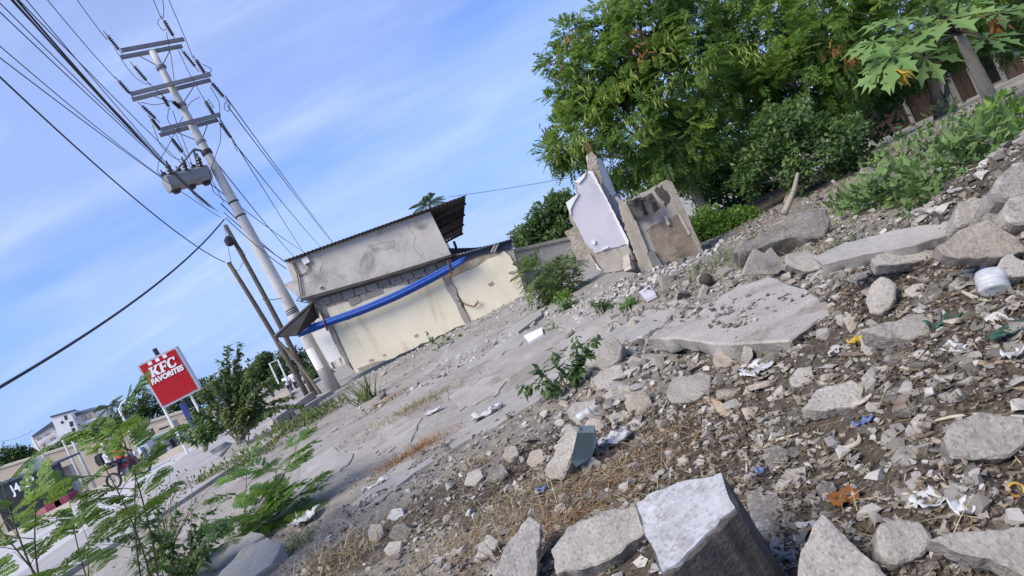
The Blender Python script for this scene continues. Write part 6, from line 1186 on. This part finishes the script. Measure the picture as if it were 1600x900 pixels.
hero('concrete_rock', 'wide dusty rock below the tall pointed rock', [(925, 590), (945, 575), (972, 570), (978, 590), (960, 606), (935, 608)], .12, 'concrete', 45)
hero('concrete_slab', 'flat pale slab in mid rubble left of the floor slab', [(1042, 618), (1050, 590), (1090, 582), (1112, 585), (1110, 612), (1075, 628), (1050, 630)], .07, 'concrete', 30)
hero('pale_rock', 'warm pale rock at floor slab edge', [(1112, 560), (1125, 540), (1150, 536), (1160, 555), (1145, 572), (1122, 575)], .10, 'concrete_warm', 45, amp=.03)
hero('concrete_rock', 'narrow grey rock leaning beside the warm rock', [(1158, 562), (1162, 540), (1174, 536), (1178, 555), (1170, 570)], .07, 'concrete', 55)
hero('pale_rock', 'small cream rock beside a white bottle in mid rubble', [(912, 665), (922, 652), (940, 655), (946, 672), (930, 680), (916, 678)], .07, 'concrete_warm', 50, amp=.03)
hero('concrete_chunk', 'weathered chunk left of the white bottle', [(885, 640), (900, 628), (930, 626), (932, 645), (905, 658), (890, 655)], .08, 'concrete', 45)
hero('concrete_piece', 'thin beige plate lying right of the pale rock', [(952, 655), (975, 640), (985, 645), (980, 655), (960, 660)], .03, 'concrete_warm', 30)
hero('pale_rock', 'brownish rock at left margin of the rubble', [(822, 722), (828, 705), (845, 700), (856, 712), (848, 728), (830, 730)], .09, 'concrete_warm', 48, amp=.03)
hero('pale_rock', 'brown lumpy rock left of the brownish one', [(784, 715), (790, 698), (806, 695), (812, 710), (800, 724)], .09, 'concrete_warm', 48, amp=.03)
# right pile
hero('pale_boulder', 'big pale rounded boulder on top of pile at right edge', [(1545, 305), (1560, 275), (1590, 252), (1625, 245), (1630, 300), (1590, 310), (1565, 315)], .25, 'concrete', 55, 0, .03, amp=.02)
hero('boulder', 'grey squarish boulder at the left shoulder of pile', [(1490, 345), (1496, 318), (1520, 305), (1538, 310), (1540, 330), (1515, 352), (1498, 355)], .14, 'concrete', 55, 0, .03, amp=.02)
hero('boulder', 'flat grey boulder wedged between the pale boulder and pile', [(1540, 318), (1555, 305), (1580, 298), (1572, 315), (1550, 322)], .10, 'concrete_dark', 40, 0, .03)
hero('boulder', 'rounded grey boulder below pale boulder at right edge', [(1568, 330), (1580, 305), (1612, 300), (1620, 345), (1590, 350), (1575, 345)], .14, 'concrete', 55, 0, .03, amp=.02)
hero('boulder', 'dark wedge shaped boulder in middle of the pile', [(1535, 338), (1550, 320), (1568, 322), (1575, 340), (1555, 350), (1540, 348)], .10, 'concrete_dark', 50, 0, .03)
hero('plaster_slab', 'broad tan plaster slab tilted on the pile face', [(1462, 385), (1500, 358), (1545, 342), (1590, 370), (1608, 392), (1560, 402), (1500, 404), (1475, 398)], .06, 'concrete_warm', 58, 0, .03, amp=.012)
hero('boulder', 'pale angular rock at lower right of the pile', [(1556, 420), (1568, 400), (1580, 394), (1605, 408), (1605, 430), (1570, 432)], .09, 'concrete', 52, 0, .03)
hero('white_slab', 'long whitish cement slab running below the pale shrubs', [(1268, 402), (1320, 378), (1400, 358), (1480, 345), (1495, 362), (1420, 385), (1340, 400), (1285, 412)], .05, 'strip', 20, 0, .0, amp=.008, sub=3, chip=.5)
hero('concrete_slab', 'grey slab lying in front of the long whitish slab', [(1362, 405), (1375, 392), (1440, 388), (1462, 392), (1455, 405), (1400, 412), (1370, 415)], .06, 'concrete', 45)
# standing fragments by the ruin
hero('upright_fragment', 'pale upright fragment with two peaks and dark drips, behind rubble', [(1160, 430), (1172, 398), (1180, 388), (1195, 396), (1205, 386), (1228, 416), (1215, 428)], .06, 'concrete', 78, 0, .05, amp=.004, chip=.3, bevel=.04, sub=1)
hero('fallen_fragment', 'wide fallen fragment right of the two peaked piece', [(1228, 412), (1228, 396), (1262, 392), (1285, 402), (1290, 418), (1262, 426), (1240, 418)], .12, 'concrete', 60, 0, .0, amp=.012)
hero('fallen_fragment', 'flat fallen fragment end right of the wide one', [(1288, 406), (1310, 408), (1318, 424), (1298, 428), (1286, 420)], .08, 'concrete', 50)
hero('stone_plate', 'thin stone plate propped in front of fallen fragments', [(1200, 440), (1215, 425), (1232, 418), (1228, 428), (1208, 444)], .03, 'concrete', 50)
hero('stone_plate', 'long thin stone plate in rubble behind the floor slab', [(1325, 432), (1345, 425), (1368, 418), (1362, 428), (1338, 438)], .03, 'concrete', 35)
hero('root_slab', 'cracked earthen slab edge with roots behind green grass', [(1140, 395), (1200, 355), (1260, 328), (1290, 326), (1298, 345), (1290, 368), (1230, 372), (1170, 395)], .20, 'concrete_dark', 40, 0, .03, amp=.02)
hero('cement_block', 'pale cement block standing among pale shrubs', [(1342, 300), (1345, 262), (1378, 258), (1384, 292), (1360, 302)], .15, 'concrete', 70, 0, 0, 7.2)
# broken drain by the bushes
mb = MB(); mb.prism([P(x, y, 13.9) * A(1, 1, 0) + A(0, 0, .142) for x, y in ((345, 712), (395, 686), (402, 700), (356, 722))], (0, 0, -.003)); struct(mb.build('pit_shade_sheet', M['paintedshade']))  # flat dark sheet painted in place of the shaded hole
hero('broken_slab', 'tilted broken concrete drain lid in front of arching bush', [(346, 716), (366, 690), (384, 686), (388, 706), (372, 712)], .09, 'paving', 60, 20, .0, 13.2, amp=.008, chip=.4)
hero('broken_slab', 'flat broken drain lid between the two bushes', [(326, 706), (352, 690), (364, 692), (342, 712)], .09, 'paving', 30, 0, .0, 13.4, amp=.008, chip=.4)
# bottom left stones
hero('edge_block', 'broken cement edge block below the dark seedling', [(335, 905), (372, 860), (420, 838), (440, 850), (425, 880), (395, 905)], .12, 'strip', 22, 0, .04)
hero('edge_block', 'smaller cement edge block left of the broken one', [(318, 875), (345, 850), (395, 828), (412, 838), (372, 862), (335, 890)], .10, 'paving', 22, 0, .02)
hero('grey_stone', 'grey stone right of three in bottom left cluster', [(606, 838), (615, 820), (632, 815), (644, 828), (635, 842), (618, 846)], .09, 'concrete_dark', 48, amp=.03)
hero('grey_stone', 'flat grey stone left of three in bottom left cluster', [(574, 830), (580, 818), (596, 818), (600, 835), (588, 848), (576, 845)], .08, 'concrete', 48)
hero('grey_stone', 'pale whitish stone in front of the bottom left cluster', [(598, 860), (608, 846), (628, 844), (625, 858), (608, 870)], .06, 'concrete', 45)
hero('grey_stone', 'white stone behind the bottom left cluster', [(603, 810), (612, 795), (628, 793), (632, 806), (618, 814)], .07, 'limewash', 48)
hero('grey_stone', 'pale stone beside the dark lump at the strip edge', [(724, 758), (730, 738), (750, 731), (756, 745), (742, 760)], .09, 'concrete', 48)
hero('grey_stone', 'dark lump of rubble right of the pale stone', [(758, 752), (765, 728), (785, 724), (795, 738), (782, 756)], .09, 'concrete_dark', 48, amp=.03)
hero('grey_stone', 'rounded stone beside the grooved slab', [(738, 878), (748, 850), (768, 835), (780, 845), (772, 865), (752, 882)], .08, 'concrete', 48, amp=.02)

# scattered pieces: every one its own
spots = []
CUTS = (' lying', ' at ', ' in ', ' left ', ' right ', ' beside', ' below', ' behind', ' above', ' resting', ' on ', ' running', ' leaning', ' standing', ' wedged', ' tilted', ' between')
def where(p, s, mname, mesh):
    """a label from size, colour, shape and the nearest big piece"""
    c, hl = min(HEROES_REF, key=lambda h: np.linalg.norm(np.asarray(h[0])[:2] - p[:2])); ref = hl
    for k in CUTS:
        i = ref.find(k)
        if i > 14 and len(hl.split()) > 7: ref = ref[:i]
    ref = ' '.join(ref.replace(',', '').split()[:8]); dv = p[:2] - np.asarray(c)[:2]
    if abs(dv[0]) > abs(dv[1]): side = 'right of' if dv[0] > 0 else 'left of'
    else: side = 'behind' if dv[1] > 0 else 'in front of'
    size = 'tiny' if s < .035 else 'small' if s < .06 else 'medium' if s < .11 else 'large'
    cl = {'concrete': 'grey', 'concrete_warm': 'tan', 'concrete_dark': 'dark grey', 'coral_stone': 'ochre', 'foundation_cement': 'pale'}.get(mname, 'grey')
    return f"{size} {cl} {'flake' if mesh.startswith('slab') else 'chunk'} {side} the {ref}"
def free(x, y, r):
    for hx, hy, hr in HEROES:
        if (x - hx) ** 2 + (y - hy) ** 2 < (hr + r * .5) ** 2: return False
    return all((x - a) ** 2 + (y - b) ** 2 > (r * .45 + c * .45) ** 2 for a, b, c in spots)
ZN = [ # (count, sampler of pixels, size range in m, materials, label)
    (80, lambda: (random.uniform(1040, 1480), random.uniform(405, 470)), (.06, .24), ('concrete', 'concrete', 'concrete_dark'), 'grey rubble chunk lying behind the floor slab', 'rubble behind the floor slab'),
    (100, lambda: (random.uniform(870, 1200), random.uniform(505, 670)), (.045, .19), ('concrete', 'concrete_warm', 'concrete'), 'grey or tan rubble chunk heaped left of the floor slab', 'rubble left of the floor slab'),
    (70, lambda: (random.uniform(1180, 1500), random.uniform(500, 700)), (.03, .11), ('concrete', 'concrete', 'concrete_warm', 'concrete_dark'), 'small chunk scattered in leaf litter right of the floor slab', 'chunks in the leaf litter'),
    (34, lambda: (random.uniform(1200, 1600), random.uniform(700, 900)), (.025, .06), ('concrete', 'concrete_dark', 'concrete'), 'little grey stone in leaf litter at bottom right', 'stones at bottom right'),
    (36, lambda: (random.uniform(830, 1180), random.uniform(655, 780)), (.02, .06), ('concrete', 'concrete_warm'), 'little pale stone in dry soil above the white topped block', 'stones above the white topped block'),
    (24, lambda: (random.uniform(1400, 1600), random.uniform(420, 600)), (.03, .08), ('concrete', 'concrete_dark'), 'grey chunk on the pile slope near the bottles', 'chunks on the pile slope'),
    (28, lambda: (random.uniform(880, 1090), random.uniform(440, 500)), (.06, .20), ('concrete', 'concrete_warm', 'coral'), 'pale broken stone at the foot of the lavender ruin', 'stones at the ruin foot'),
    (30, lambda: (random.uniform(560, 880), random.uniform(470, 640)), (.08, .26), ('concrete', 'strip', 'concrete_warm'), 'broken plaster piece on the rubble bank below cream walls', 'debris below the cream walls'),
    (24, lambda: (random.uniform(480, 860), random.uniform(700, 890)), (.03, .09), ('concrete', 'concrete_warm', 'concrete'), 'small stone at the lower left edge of rubble', 'stones at lower left')]
for cnt, smp, (s0, s1), mats_, lab, grp in ZN:
    k = tries = 0
    while k < cnt and tries < cnt * 14:
        tries += 1; px, py = smp(); p = gp(px, py); s = s0 + (s1 - s0) * random.random() ** 1.8
        if 'cream' in lab and not (9.5 < p[1] < 14.9): continue
        if 'cream' not in lab and p[1] > 9.2: continue
        if not free(p[0], p[1], s): continue
        me = random.choice(LIB + LIB[10:] if 'cream' not in lab else LIB[10:]); ob = bpy.data.objects.new('rubble_flake' if me.name.startswith('slab') else 'rubble_chunk', me); COL.objects.link(ob)
        ob.location = (p[0], p[1], hz(p[0], p[1]) + s * .10); ob.scale = (s, s, s); ob.rotation_euler = (random.gauss(0, .35), random.gauss(0, .35), random.uniform(0, 6.28))
        ob.material_slots[0].link = 'OBJECT'; ob.material_slots[0].material = M[random.choice(mats_)]
        tag(ob, where(p, s, ob.material_slots[0].material.name, me.name), 'rubble', grp); spots.append((p[0], p[1], s)); k += 1

same = {}
for o in COL.objects:
    if o.name.startswith('rubble_'): same.setdefault(o['label'], []).append(o)
for lab, os_ in same.items():
    for o in os_: o['group'] = os_[0]['group']
# pebbles, litter, twigs: what nobody could count
def scatter(n, box, dens):
    x = RNG.uniform(box[0], box[1], n); y = box[2] * (box[3] / box[2]) ** RNG.random(n); k = RNG.random(n) < dens(x, y); x, y = x[k], y[k]; return np.stack([x, y, hz(x, y)], 1)
def pebble_field(name, lab, p, s0, s1, mat, shapes, flat=1.0):
    mb = MB(); n = len(p); s = s0 + (s1 - s0) * RNG.random(n) ** 2.5; which = RNG.integers(0, len(shapes), n)
    for w, (v, f) in enumerate(shapes):
        ids = np.where(which == w)[0]
        if not len(ids): continue
        a = RNG.uniform(0, 6.28, len(ids)); b = RNG.normal(0, .5, len(ids)); ca, sa, cb, sb = np.cos(a), np.sin(a), np.cos(b), np.sin(b)
        Rz = np.zeros((len(ids), 3, 3)); Rz[:, 0, 0] = ca; Rz[:, 0, 1] = -sa; Rz[:, 1, 0] = sa; Rz[:, 1, 1] = ca; Rz[:, 2, 2] = 1
        Rx = np.zeros_like(Rz); Rx[:, 0, 0] = 1; Rx[:, 1, 1] = cb; Rx[:, 1, 2] = -sb; Rx[:, 2, 1] = sb; Rx[:, 2, 2] = cb
        vv = np.einsum('nij,njk,vk->nvi', Rz, Rx, v) * s[ids][:, None, None] + p[ids][:, None, :] + A(0, 0, 1) * (s[ids] * .12)[:, None, None]
        ff = (f[None] + (np.arange(len(ids)) * len(v))[:, None, None]).reshape(-1, 3); mb.add(vv.reshape(-1, 3), [ff], np.repeat(RNG.random(len(ids)), len(v)))
    return tag(mb.build(name, mat, org=(0, 0, 0)), lab, 'gravel', kind='stuff')
SH = []
for k in range(8):
    bm = bmesh.new(); rg = np.random.default_rng(k + 50)
    for q_ in nrm(rg.normal(size=(9, 3))) * .5 * A(1, .75, rg.uniform(.3, .7)): bm.verts.new(Vector(q_))
    r_ = bmesh.ops.convex_hull(bm, input=bm.verts); bmesh.ops.recalc_face_normals(bm, faces=bm.faces); bm.verts.index_update(); SH.append((np.array([v.co[:] for v in bm.verts]), np.array([[v.index for v in f.verts] for f in bm.faces]))); bm.free()
def gravel_mat():
    m, n, l, b = nodes('gravel'); at = n.new('ShaderNodeAttribute'); at.attribute_name = 'rnd'; g_ = n.new('ShaderNodeNewGeometry'); z = add_noise(n, l, g_.outputs['Position'], 90, 3)
    l.new(ramp(n, l, mix(n, l, .3, at.outputs['Fac'], z), [(0.15, (0.105, 0.094, 0.079)), (.45, (.235, .216, .19)), (.7, (.355, .332, .298)), (.92, (.52, .495, .45))]), b.inputs['Base Color']); b.inputs['Roughness'].default_value = .95; b.inputs['Specular IOR Level'].default_value = .15; return m
GM = gravel_mat()
GM2 = surf('plaster_crumbs', [(0.30, (0.30, 0.28, 0.25)), (0.52, (0.46, 0.44, 0.41)), (0.72, (0.60, 0.585, 0.56))], 5, 0.3, 40, 0.95)
pebble_field('gravel', 'loose grey gravel and crumbs of concrete strewn over the rubble ground', scatter(80000, (-2.6, 3.6, 1.0, 8.6), lambda x, y: np.clip(rub(x, y) * (.35 + .9 * (vnoise(x * 2.2, y * 2.2, 11) > -.1)) * (1 - .6 * litter(x, y)), 0, 1) * (np.abs(x) < .95 * y + .3)), .006, .042, GM, SH)
pebble_field('coarse_gravel', 'coarser stone crumbs between the larger rubble chunks', scatter(19000, (-1.8, 3.8, 1.2, 8.8), lambda x, y: rub(x, y) * (.25 + .75 * (vnoise(x * 1.6, y * 1.6, 12) > 0)) * (1 - .35 * litter(x, y))), .016, .085, GM, SH)
pebble_field('heap_rubble', 'dense broken stone filling heap left of and below the floor slab', scatter(9000, (-.5, 2.6, 2.6, 6.0), lambda x, y: np.exp(-(((x - .75) / .75) ** 2 + ((y - 4.1) / .75) ** 2)) * .75), .02, .13, GM, SH)
pebble_field('ruin_rubble', 'crumbled stone and plaster at the foot of lavender ruin', scatter(2600, (.4, 3.2, 7.0, 8.6), lambda x, y: .8 * np.exp(-(((x - 1.5) / .8) ** 2 + ((y - 7.7) / .5) ** 2))), .02, .12, GM2, SH)
pebble_field('litter_stones', 'broken grey stones sunk in leaf litter of the near right', scatter(3800, (-.6, 2.6, 1.2, 3.6), lambda x, y: .8 * litter(x, y)), .018, .075, GM, SH)
pebble_field('bank_debris', 'broken plaster crumbs and dust bank along the foot of cream walls', scatter(8000, (-5.2, 1.4, 9.0, 15.6), lambda x, y: np.clip(sstep(12.8, 15.2, y + .25 * x) + .03 + .35 * (vnoise(x * .8, y * .8, 21) > .45), 0, 1)), .015, .11, GM2, SH)
pebble_field('sand_grit', 'sparse grit and little stones on the trodden sand', scatter(2600, (-5.5, .8, 4.2, 11), lambda x, y: (1 - rub(x, y)) * .6 * (vnoise(x, y, 31) > 0) + .05), .008, .04, GM, SH)
def litter_field(n, box, dens, L0, L1, mat, lab, name, w=.42, up=.25):
    p = scatter(n, box, dens); k = len(p); L = RNG.uniform(L0, L1, k); mb = MB(); d = rv(k); d[:, 2] *= .35; mb.leaves(p + A(0, 0, .006) + RNG.uniform(0, .02, (k, 1)) * A(0, 0, 1), d, nrm(A(0, 0, 1) + rv(k) * .55), L, L * w * RNG.uniform(.5, 1.3, k), RNG.random(k) ** 1.3, .65); return tag(mb.build(name, M[mat], org=(0, 0, 0)), lab, 'leaf litter', kind='stuff')
litter_field(46000, (-.9, 2.6, 1.0, 4.4), lambda x, y: np.clip(litter(x, y) * .85 * (.3 + .7 * (vnoise(x * 3, y * 3, 41) > 0)) + .03, 0, 1), .010, .034, 'dryleaf', 'brown dry leaf litter covering soil in the near right', 'leaf_litter')
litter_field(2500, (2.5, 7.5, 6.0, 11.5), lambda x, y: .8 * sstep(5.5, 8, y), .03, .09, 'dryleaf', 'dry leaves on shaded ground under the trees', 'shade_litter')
def straw_field(n, cx_, cy_, sx, sy, L, mat, lab, name, w=.003):
    x = RNG.normal(cx_, sx, n); y = RNG.normal(cy_, sy, n); p = np.stack([x, y, hz(x, y) + RNG.uniform(.004, .03, n)], 1); d = rv(n); d[:, 2] = np.abs(d[:, 2]) * .15; mb = MB(); mb.blades(p, nrm(d), L * RNG.uniform(.4, 1.2, n), w, .12, RNG.random(n), 3); return tag(mb.build(name, M[mat], org=(0, 0, 0)), lab, 'straw', kind='stuff')
c = gp(930, 770); straw_field(700, c[0], c[1], .25, .22, .16, 'straw', 'tangled dry straw between green faced chunk and white topped block', 'straw_litter')
c = gp(900, 800); straw_field(420, c[0], c[1], .28, .15, .2, 'rustgrass', 'brown dead stems left of the white topped block', 'dead_stems')
c = gp(1300, 760); straw_field(500, c[0], c[1], .45, .45, .10, 'straw', 'dry twigs and stems in leaf litter at right', 'twig_litter')
c = gp(640, 840); straw_field(400, c[0], c[1], .5, .25, .13, 'straw', 'short dry straw on rubble edge at lower left', 'edge_straw')
c = gp(1050, 660); straw_field(300, c[0], c[1], .4, .3, .14, 'twig' if False else 'rustgrass', 'thin brown stems in mid rubble', 'thin_stems')

sl_ob = bpy.data.objects['floor_slab']; zs = np.array([v.co[:] for v in sl_ob.data.vertices]) + np.array(sl_ob.location); top_ = zs[zs[:, 2] > zs[:, 2].max() - .05]
idx = RNG.integers(0, len(top_), 520); j_ = top_[idx] + np.column_stack([RNG.normal(0, .03, 520), RNG.normal(0, .03, 520), np.zeros(520)]); j_ = j_[RNG.random(520) < sstep(-.3, .5, vnoise(j_[:, 0] * 3, j_[:, 1] * 3, 77) + .35 * (j_[:, 1] - 4))]
pebble_field('slab_grit', 'dust crumbs and small stones lying on the floor slab', j_, .008, .06, GM, SH)
# ================================================================== LITTER AND SMALL THINGS
def bottle(name, lab, a, b, r, mat, jar=False, cap=None, d=None):
    p0 = gp(*a) if d is None else P(*a, d); p1 = P(*b, p0[1] + .03); p0 = p0 + A(0, 0, r * .8); p1[2] = max(p1[2], hz(p1[0], p1[1]) + r * .8) if d is None else p1[2]
    v = p1 - p0; L = np.linalg.norm(v); t = thing(name, lab, 'bottle', p0 - A(0, 0, r)); mb = MB()
    prof = [(r * .6, 0), (r * .98, .02 * L), (r, .08 * L), (r, .3 * L), (r * .95, .33 * L), (r, .36 * L), (r, .80 * L), (r * .93, .9 * L), (r * .88, L)] if jar else [(r * .6, 0), (r, .04 * L), (r, .3 * L), (r * .93, .33 * L), (r, .36 * L), (r, .62 * L), (r * .85, .74 * L), (r * .35, .9 * L), (r * .33, L)]
    mb.lathe(p0, prof, 18, v); mb.build('shell', M[mat], t, True)
    mb = MB(); mb.lathe(p0, [(r * 1.012, .42 * L), (r * 1.012, .60 * L)], 18, v); mb.build('label_band', M['bag'], t, True)
    if cap: mb = MB(); mb.lathe(p0 + v, [(r * (.9 if jar else .38), 0), (r * (.9 if jar else .38), .07 * L)], 14, v); mb.build('cap', M[cap], t, True)
bottle('clear_jar', 'large clear plastic jar lying on the pile slope at right', (1562, 470), (1545, 425), .042, 'pet', True)
bottle('plastic_bottle', 'bluish plastic bottle lying left of pointed rock', (1432, 436), (1398, 432), .028, 'petblue', d=3.0)
bottle('plastic_bottle', 'bluish plastic bottle lying behind the darker rock', (1455, 428), (1492, 416), .028, 'petblue', d=2.75)
bottle('plastic_bottle', 'dull white bottle standing tilted beside cream rock in mid rubble', (905, 662), (940, 640), .03, 'bag')
def crumple(name, lab, px, py, w, h, mat, cat='litter', seed=1, up=.05, cupped=.5):
    c = gp(px, py); n = 9; u = np.linspace(-1, 1, n); V = []
    for a in u:
        for b in u:
            q = Vector((a * 1.7 + seed, b * 1.7, seed)); V.append(c + A(a * w / 2 * (1 - .2 * b * b), b * h / 2, up * (.5 + .6 * mnoise.noise(q) + cupped * (a * a + b * b) * .5) ) + A(*mnoise.noise_vector(q * 1.9)) * w * .12)
    f = [[i * n + j, (i + 1) * n + j, (i + 1) * n + j + 1, i * n + j + 1] for i in range(n - 1) for j in range(n - 1)]
    mb = MB(); V = np.array(V); mb.add(V, [f]); o = mb.build(name, M[mat], smooth=True); s = o.modifiers.new('thickness', 'SOLIDIFY'); s.thickness = .003; return tag(o, lab, cat)
for i, a in enumerate([('plastic_bag', 'crumpled white plastic scrap by the floor slab corner', 1185, 582, .14, .14, 'bag'), ('plastic_bag', 'torn white plastic strip in leaf litter right of centre', 1495, 552, .05, .10, 'bag'), ('torn_cup', 'torn white cup crushed in the leaf litter', 1455, 792, .075, .06, 'bag'), ('torn_cup', 'white and dark crushed cup right of the torn cup', 1515, 802, .055, .05, 'bag'), ('paper_sheet', 'dirty white sheet under small chunk beside green faced piece', 962, 690, .16, .12, 'bag'),
    ('paper_scrap', 'white paper scrap on the foundation strip', 766, 652, .28, .12, 'bag'), ('plastic_strip', 'white plastic strip on sand at the strip edge', 590, 765, .22, .05, 'bag'), ('plastic_bag', 'grey plastic bag beside the dark seedling', 480, 815, .22, .2, 'bag'), ('paper_scrap', 'white scrap right of the olive grass patch', 678, 645, .18, .12, 'bag'), ('yellow_wrapper', 'crumpled yellow wrapper at the lot edge', 412, 700, .5, .3, 'yellow'), ('plastic_bag', 'white plastic bag near the yellow wrapper', 385, 722, .4, .3, 'bag'),
    ('green_rag', 'dark green rag lying below the large jar', 1480, 510, .10, .06, 'greencloth'), ('green_rag', 'dark green rag at the right edge in litter', 1585, 525, .12, .05, 'greencloth'), ('blue_scrap', 'blue and white plastic scrap in leaf litter', 1352, 668, .06, .03, 'bluebit'), ('blue_scrap', 'tiny blue plastic scrap by white topped block', 1192, 745, .03, .025, 'bluebit'), ('blue_scrap', 'blue foil scrap in straw below green faced chunk', 850, 770, .05, .025, 'bluebit'), ('shell_scrap', 'white broken shell piece right of floor slab corner', 1310, 555, .06, .04, 'bag'), ('dry_leaf', 'big curled brown leaf above the slanted slab', 1325, 785, .08, .06, 'brownleaf'), ('yellow_leaf', 'yellow fallen leaf beside the floor slab', 1340, 540, .05, .03, 'yellowleaf'), ('plastic_bag', 'white scrap at right margin under the litter', 1590, 560, .06, .03, 'bag')]):
    crumple(*a, seed=i * 2.3 + 1, up=.03 if a[4] < .2 else .06)
def husk(lab, pts, r, mat='dryhusk', name='dry_husk', cat='husk'):
    r = r * .72; q = np.array([gp(*p) + A(0, 0, r * 1.2) + RNG.normal(0, r * .5, 3) for p in pts]); t = np.linspace(0, len(q) - 1, 4 * len(q)); c = np.stack([np.interp(t, range(len(q)), q[:, k]) for k in range(3)], 1)
    for _ in range(2): c[1:-1] = (c[:-2] + 2 * c[1:-1] + c[2:]) / 4
    mb = MB(); k = np.linspace(0, 1, len(c)); mb.tube(c, r * (.35 + .75 * np.sin(np.pi * np.clip(k * .8 + .15, 0, 1))), 7); tag(mb.build(name, M[mat], smooth=True), lab, cat)
husk('white curved husk lying across flat concrete piece', [(1290, 632), (1315, 640), (1345, 638), (1362, 625), (1368, 618)], .010); husk('white forked husk right of the squarish chunk', [(1302, 700), (1325, 705), (1340, 695), (1345, 680)], .011); husk('white bone like stick on the squarish chunk', [(1190, 702), (1215, 692), (1250, 680)], .007); husk('pale forked stick left of squarish chunk', [(1170, 680), (1185, 690), (1195, 698)], .006)
husk('white curved husk beside the large jar', [(1505, 458), (1530, 470), (1545, 475)], .010); husk('white husk at right edge below the jar', [(1575, 472), (1600, 462)], .012); husk('thin pale stick in soil above white topped block', [(1168, 740), (1167, 710), (1165, 672)], .006, 'dryhusk', 'dry_stick', 'stick'); husk('thin brown stick left of slanted slab', [(1085, 780), (1075, 770), (1068, 765)], .006, 'twig', 'dry_stick', 'stick')
husk('long pale stick across leaf litter', [(1455, 662), (1490, 655), (1540, 648)], .006, 'dryhusk', 'dry_stick', 'stick'); husk('brown curled bark strip in leaf litter', [(1410, 690), (1440, 684), (1460, 682)], .010, 'brownmud', 'bark_strip', 'bark'); husk('brown bark strip below floor slab corner', [(1315, 562), (1335, 560), (1355, 556)], .012, 'brownmud', 'bark_strip', 'bark'); husk('long grey stick at right in leaf litter', [(1500, 575), (1545, 572), (1590, 568)], .009, 'twig', 'dry_stick', 'stick')
husk('dark steel rod lying on the floor slab', [(1045, 500), (1070, 488), (1098, 476)], .007, 'wire', 'steel_rod', 'rod'); husk('bent twig beside the large rock at right', [(1470, 728), (1500, 718), (1535, 708)], .008, 'twig', 'dry_stick', 'stick')
# cardboard, coconut, yellow ring, metal sheet, wood offcut
def plate(name, lab, pts, th, mat, cat, dz=.02):
    mb = MB(); q = [gp(*p) for p in pts]; zc = max(x[2] for x in q) + dz; mb.prism([A(x[0], x[1], x[2] * .5 + zc * .5) for x in q], (0, 0, -th)); tag(mb.build(name, M[mat]), lab, cat)
plate('cardboard_piece', 'flat beige cardboard piece in mid rubble', [(1103, 628), (1118, 624), (1148, 648), (1140, 656), (1128, 652)], .012, 'card', 'cardboard')
plate('roof_sheet', 'small dark edged sheet lying below the cream wall crack', [(805, 512), (845, 488), (850, 496), (812, 524)], .06, 'strip', 'sheet', .10)
plate('plaster_sheet', 'white plaster sheet lying on sand left of ruin', [(820, 528), (848, 515), (850, 524), (828, 538)], .03, 'white', 'plaster', .05)
plate('tile_piece', 'pale grey tile propped at the foot of ruin', [(1000, 460), (1018, 450), (1028, 466), (1012, 474)], .03, 'lavender', 'tile', .06)
c = gp(1107, 446); mb = MB(); mb.lathe(c, [(.02, 0), (.05, .02), (.06, .055), (.052, .09), (.02, .11)], 14); tag(mb.build('coconut_husk', M['darkwood'], smooth=True), 'round brown coconut husk lying among white stones', 'coconut')
c = gp(1590, 770); mb = MB(); an_ = np.linspace(0, 6.28, 17); mb.tube([c + A(.016 * math.cos(t), .008 * math.sin(t), .008 + .012 * math.sin(t)) for t in an_], .0035, 7, False); tag(mb.build('bottle_ring', M['yellow'], smooth=True), 'yellow plastic ring at right edge in litter', 'ring')
c = gp(1418, 640); mb = MB(); mb.box(c + A(0, 0, .02), (.05, .035, .035), Matrix.Rotation(.6, 3, 'Z')); mb.box(c + A(.006, -.02, .022), (.012, .006, .04), Matrix.Rotation(.6, 3, 'Z')); tag(mb.build('wood_offcut', M['brownmud']), 'brown wood offcut in leaf litter below oval piece', 'wood')
# roots on the earthen slab
for k, (pts, lab) in enumerate((([(1150, 390), (1200, 360), (1255, 332), (1300, 322), (1340, 330)], 'pale root running along top of earthen slab'), ([(1300, 322), (1345, 345), (1400, 362)], 'pale root reaching right toward white slab'), ([(1225, 335), (1240, 300), (1247, 270)], 'crooked pale stem rising from the earthen slab'), ([(1330, 325), (1320, 300), (1300, 282)], 'slanting bare branch above earthen slab'))):
    mb = MB(); q = np.array([P(x, y, 7.05) for x, y in pts]); t = np.linspace(0, len(q) - 1, 14); cc = np.stack([np.interp(t, range(len(q)), q[:, j]) for j in range(3)], 1)
    for _ in range(2): cc[1:-1] = (cc[:-2] + 2 * cc[1:-1] + cc[2:]) / 4
    mb.tube(cc, np.linspace(.04, .018, 14), 7); tag(mb.build('tree_root', M['barkpale'], smooth=True), lab, 'root')
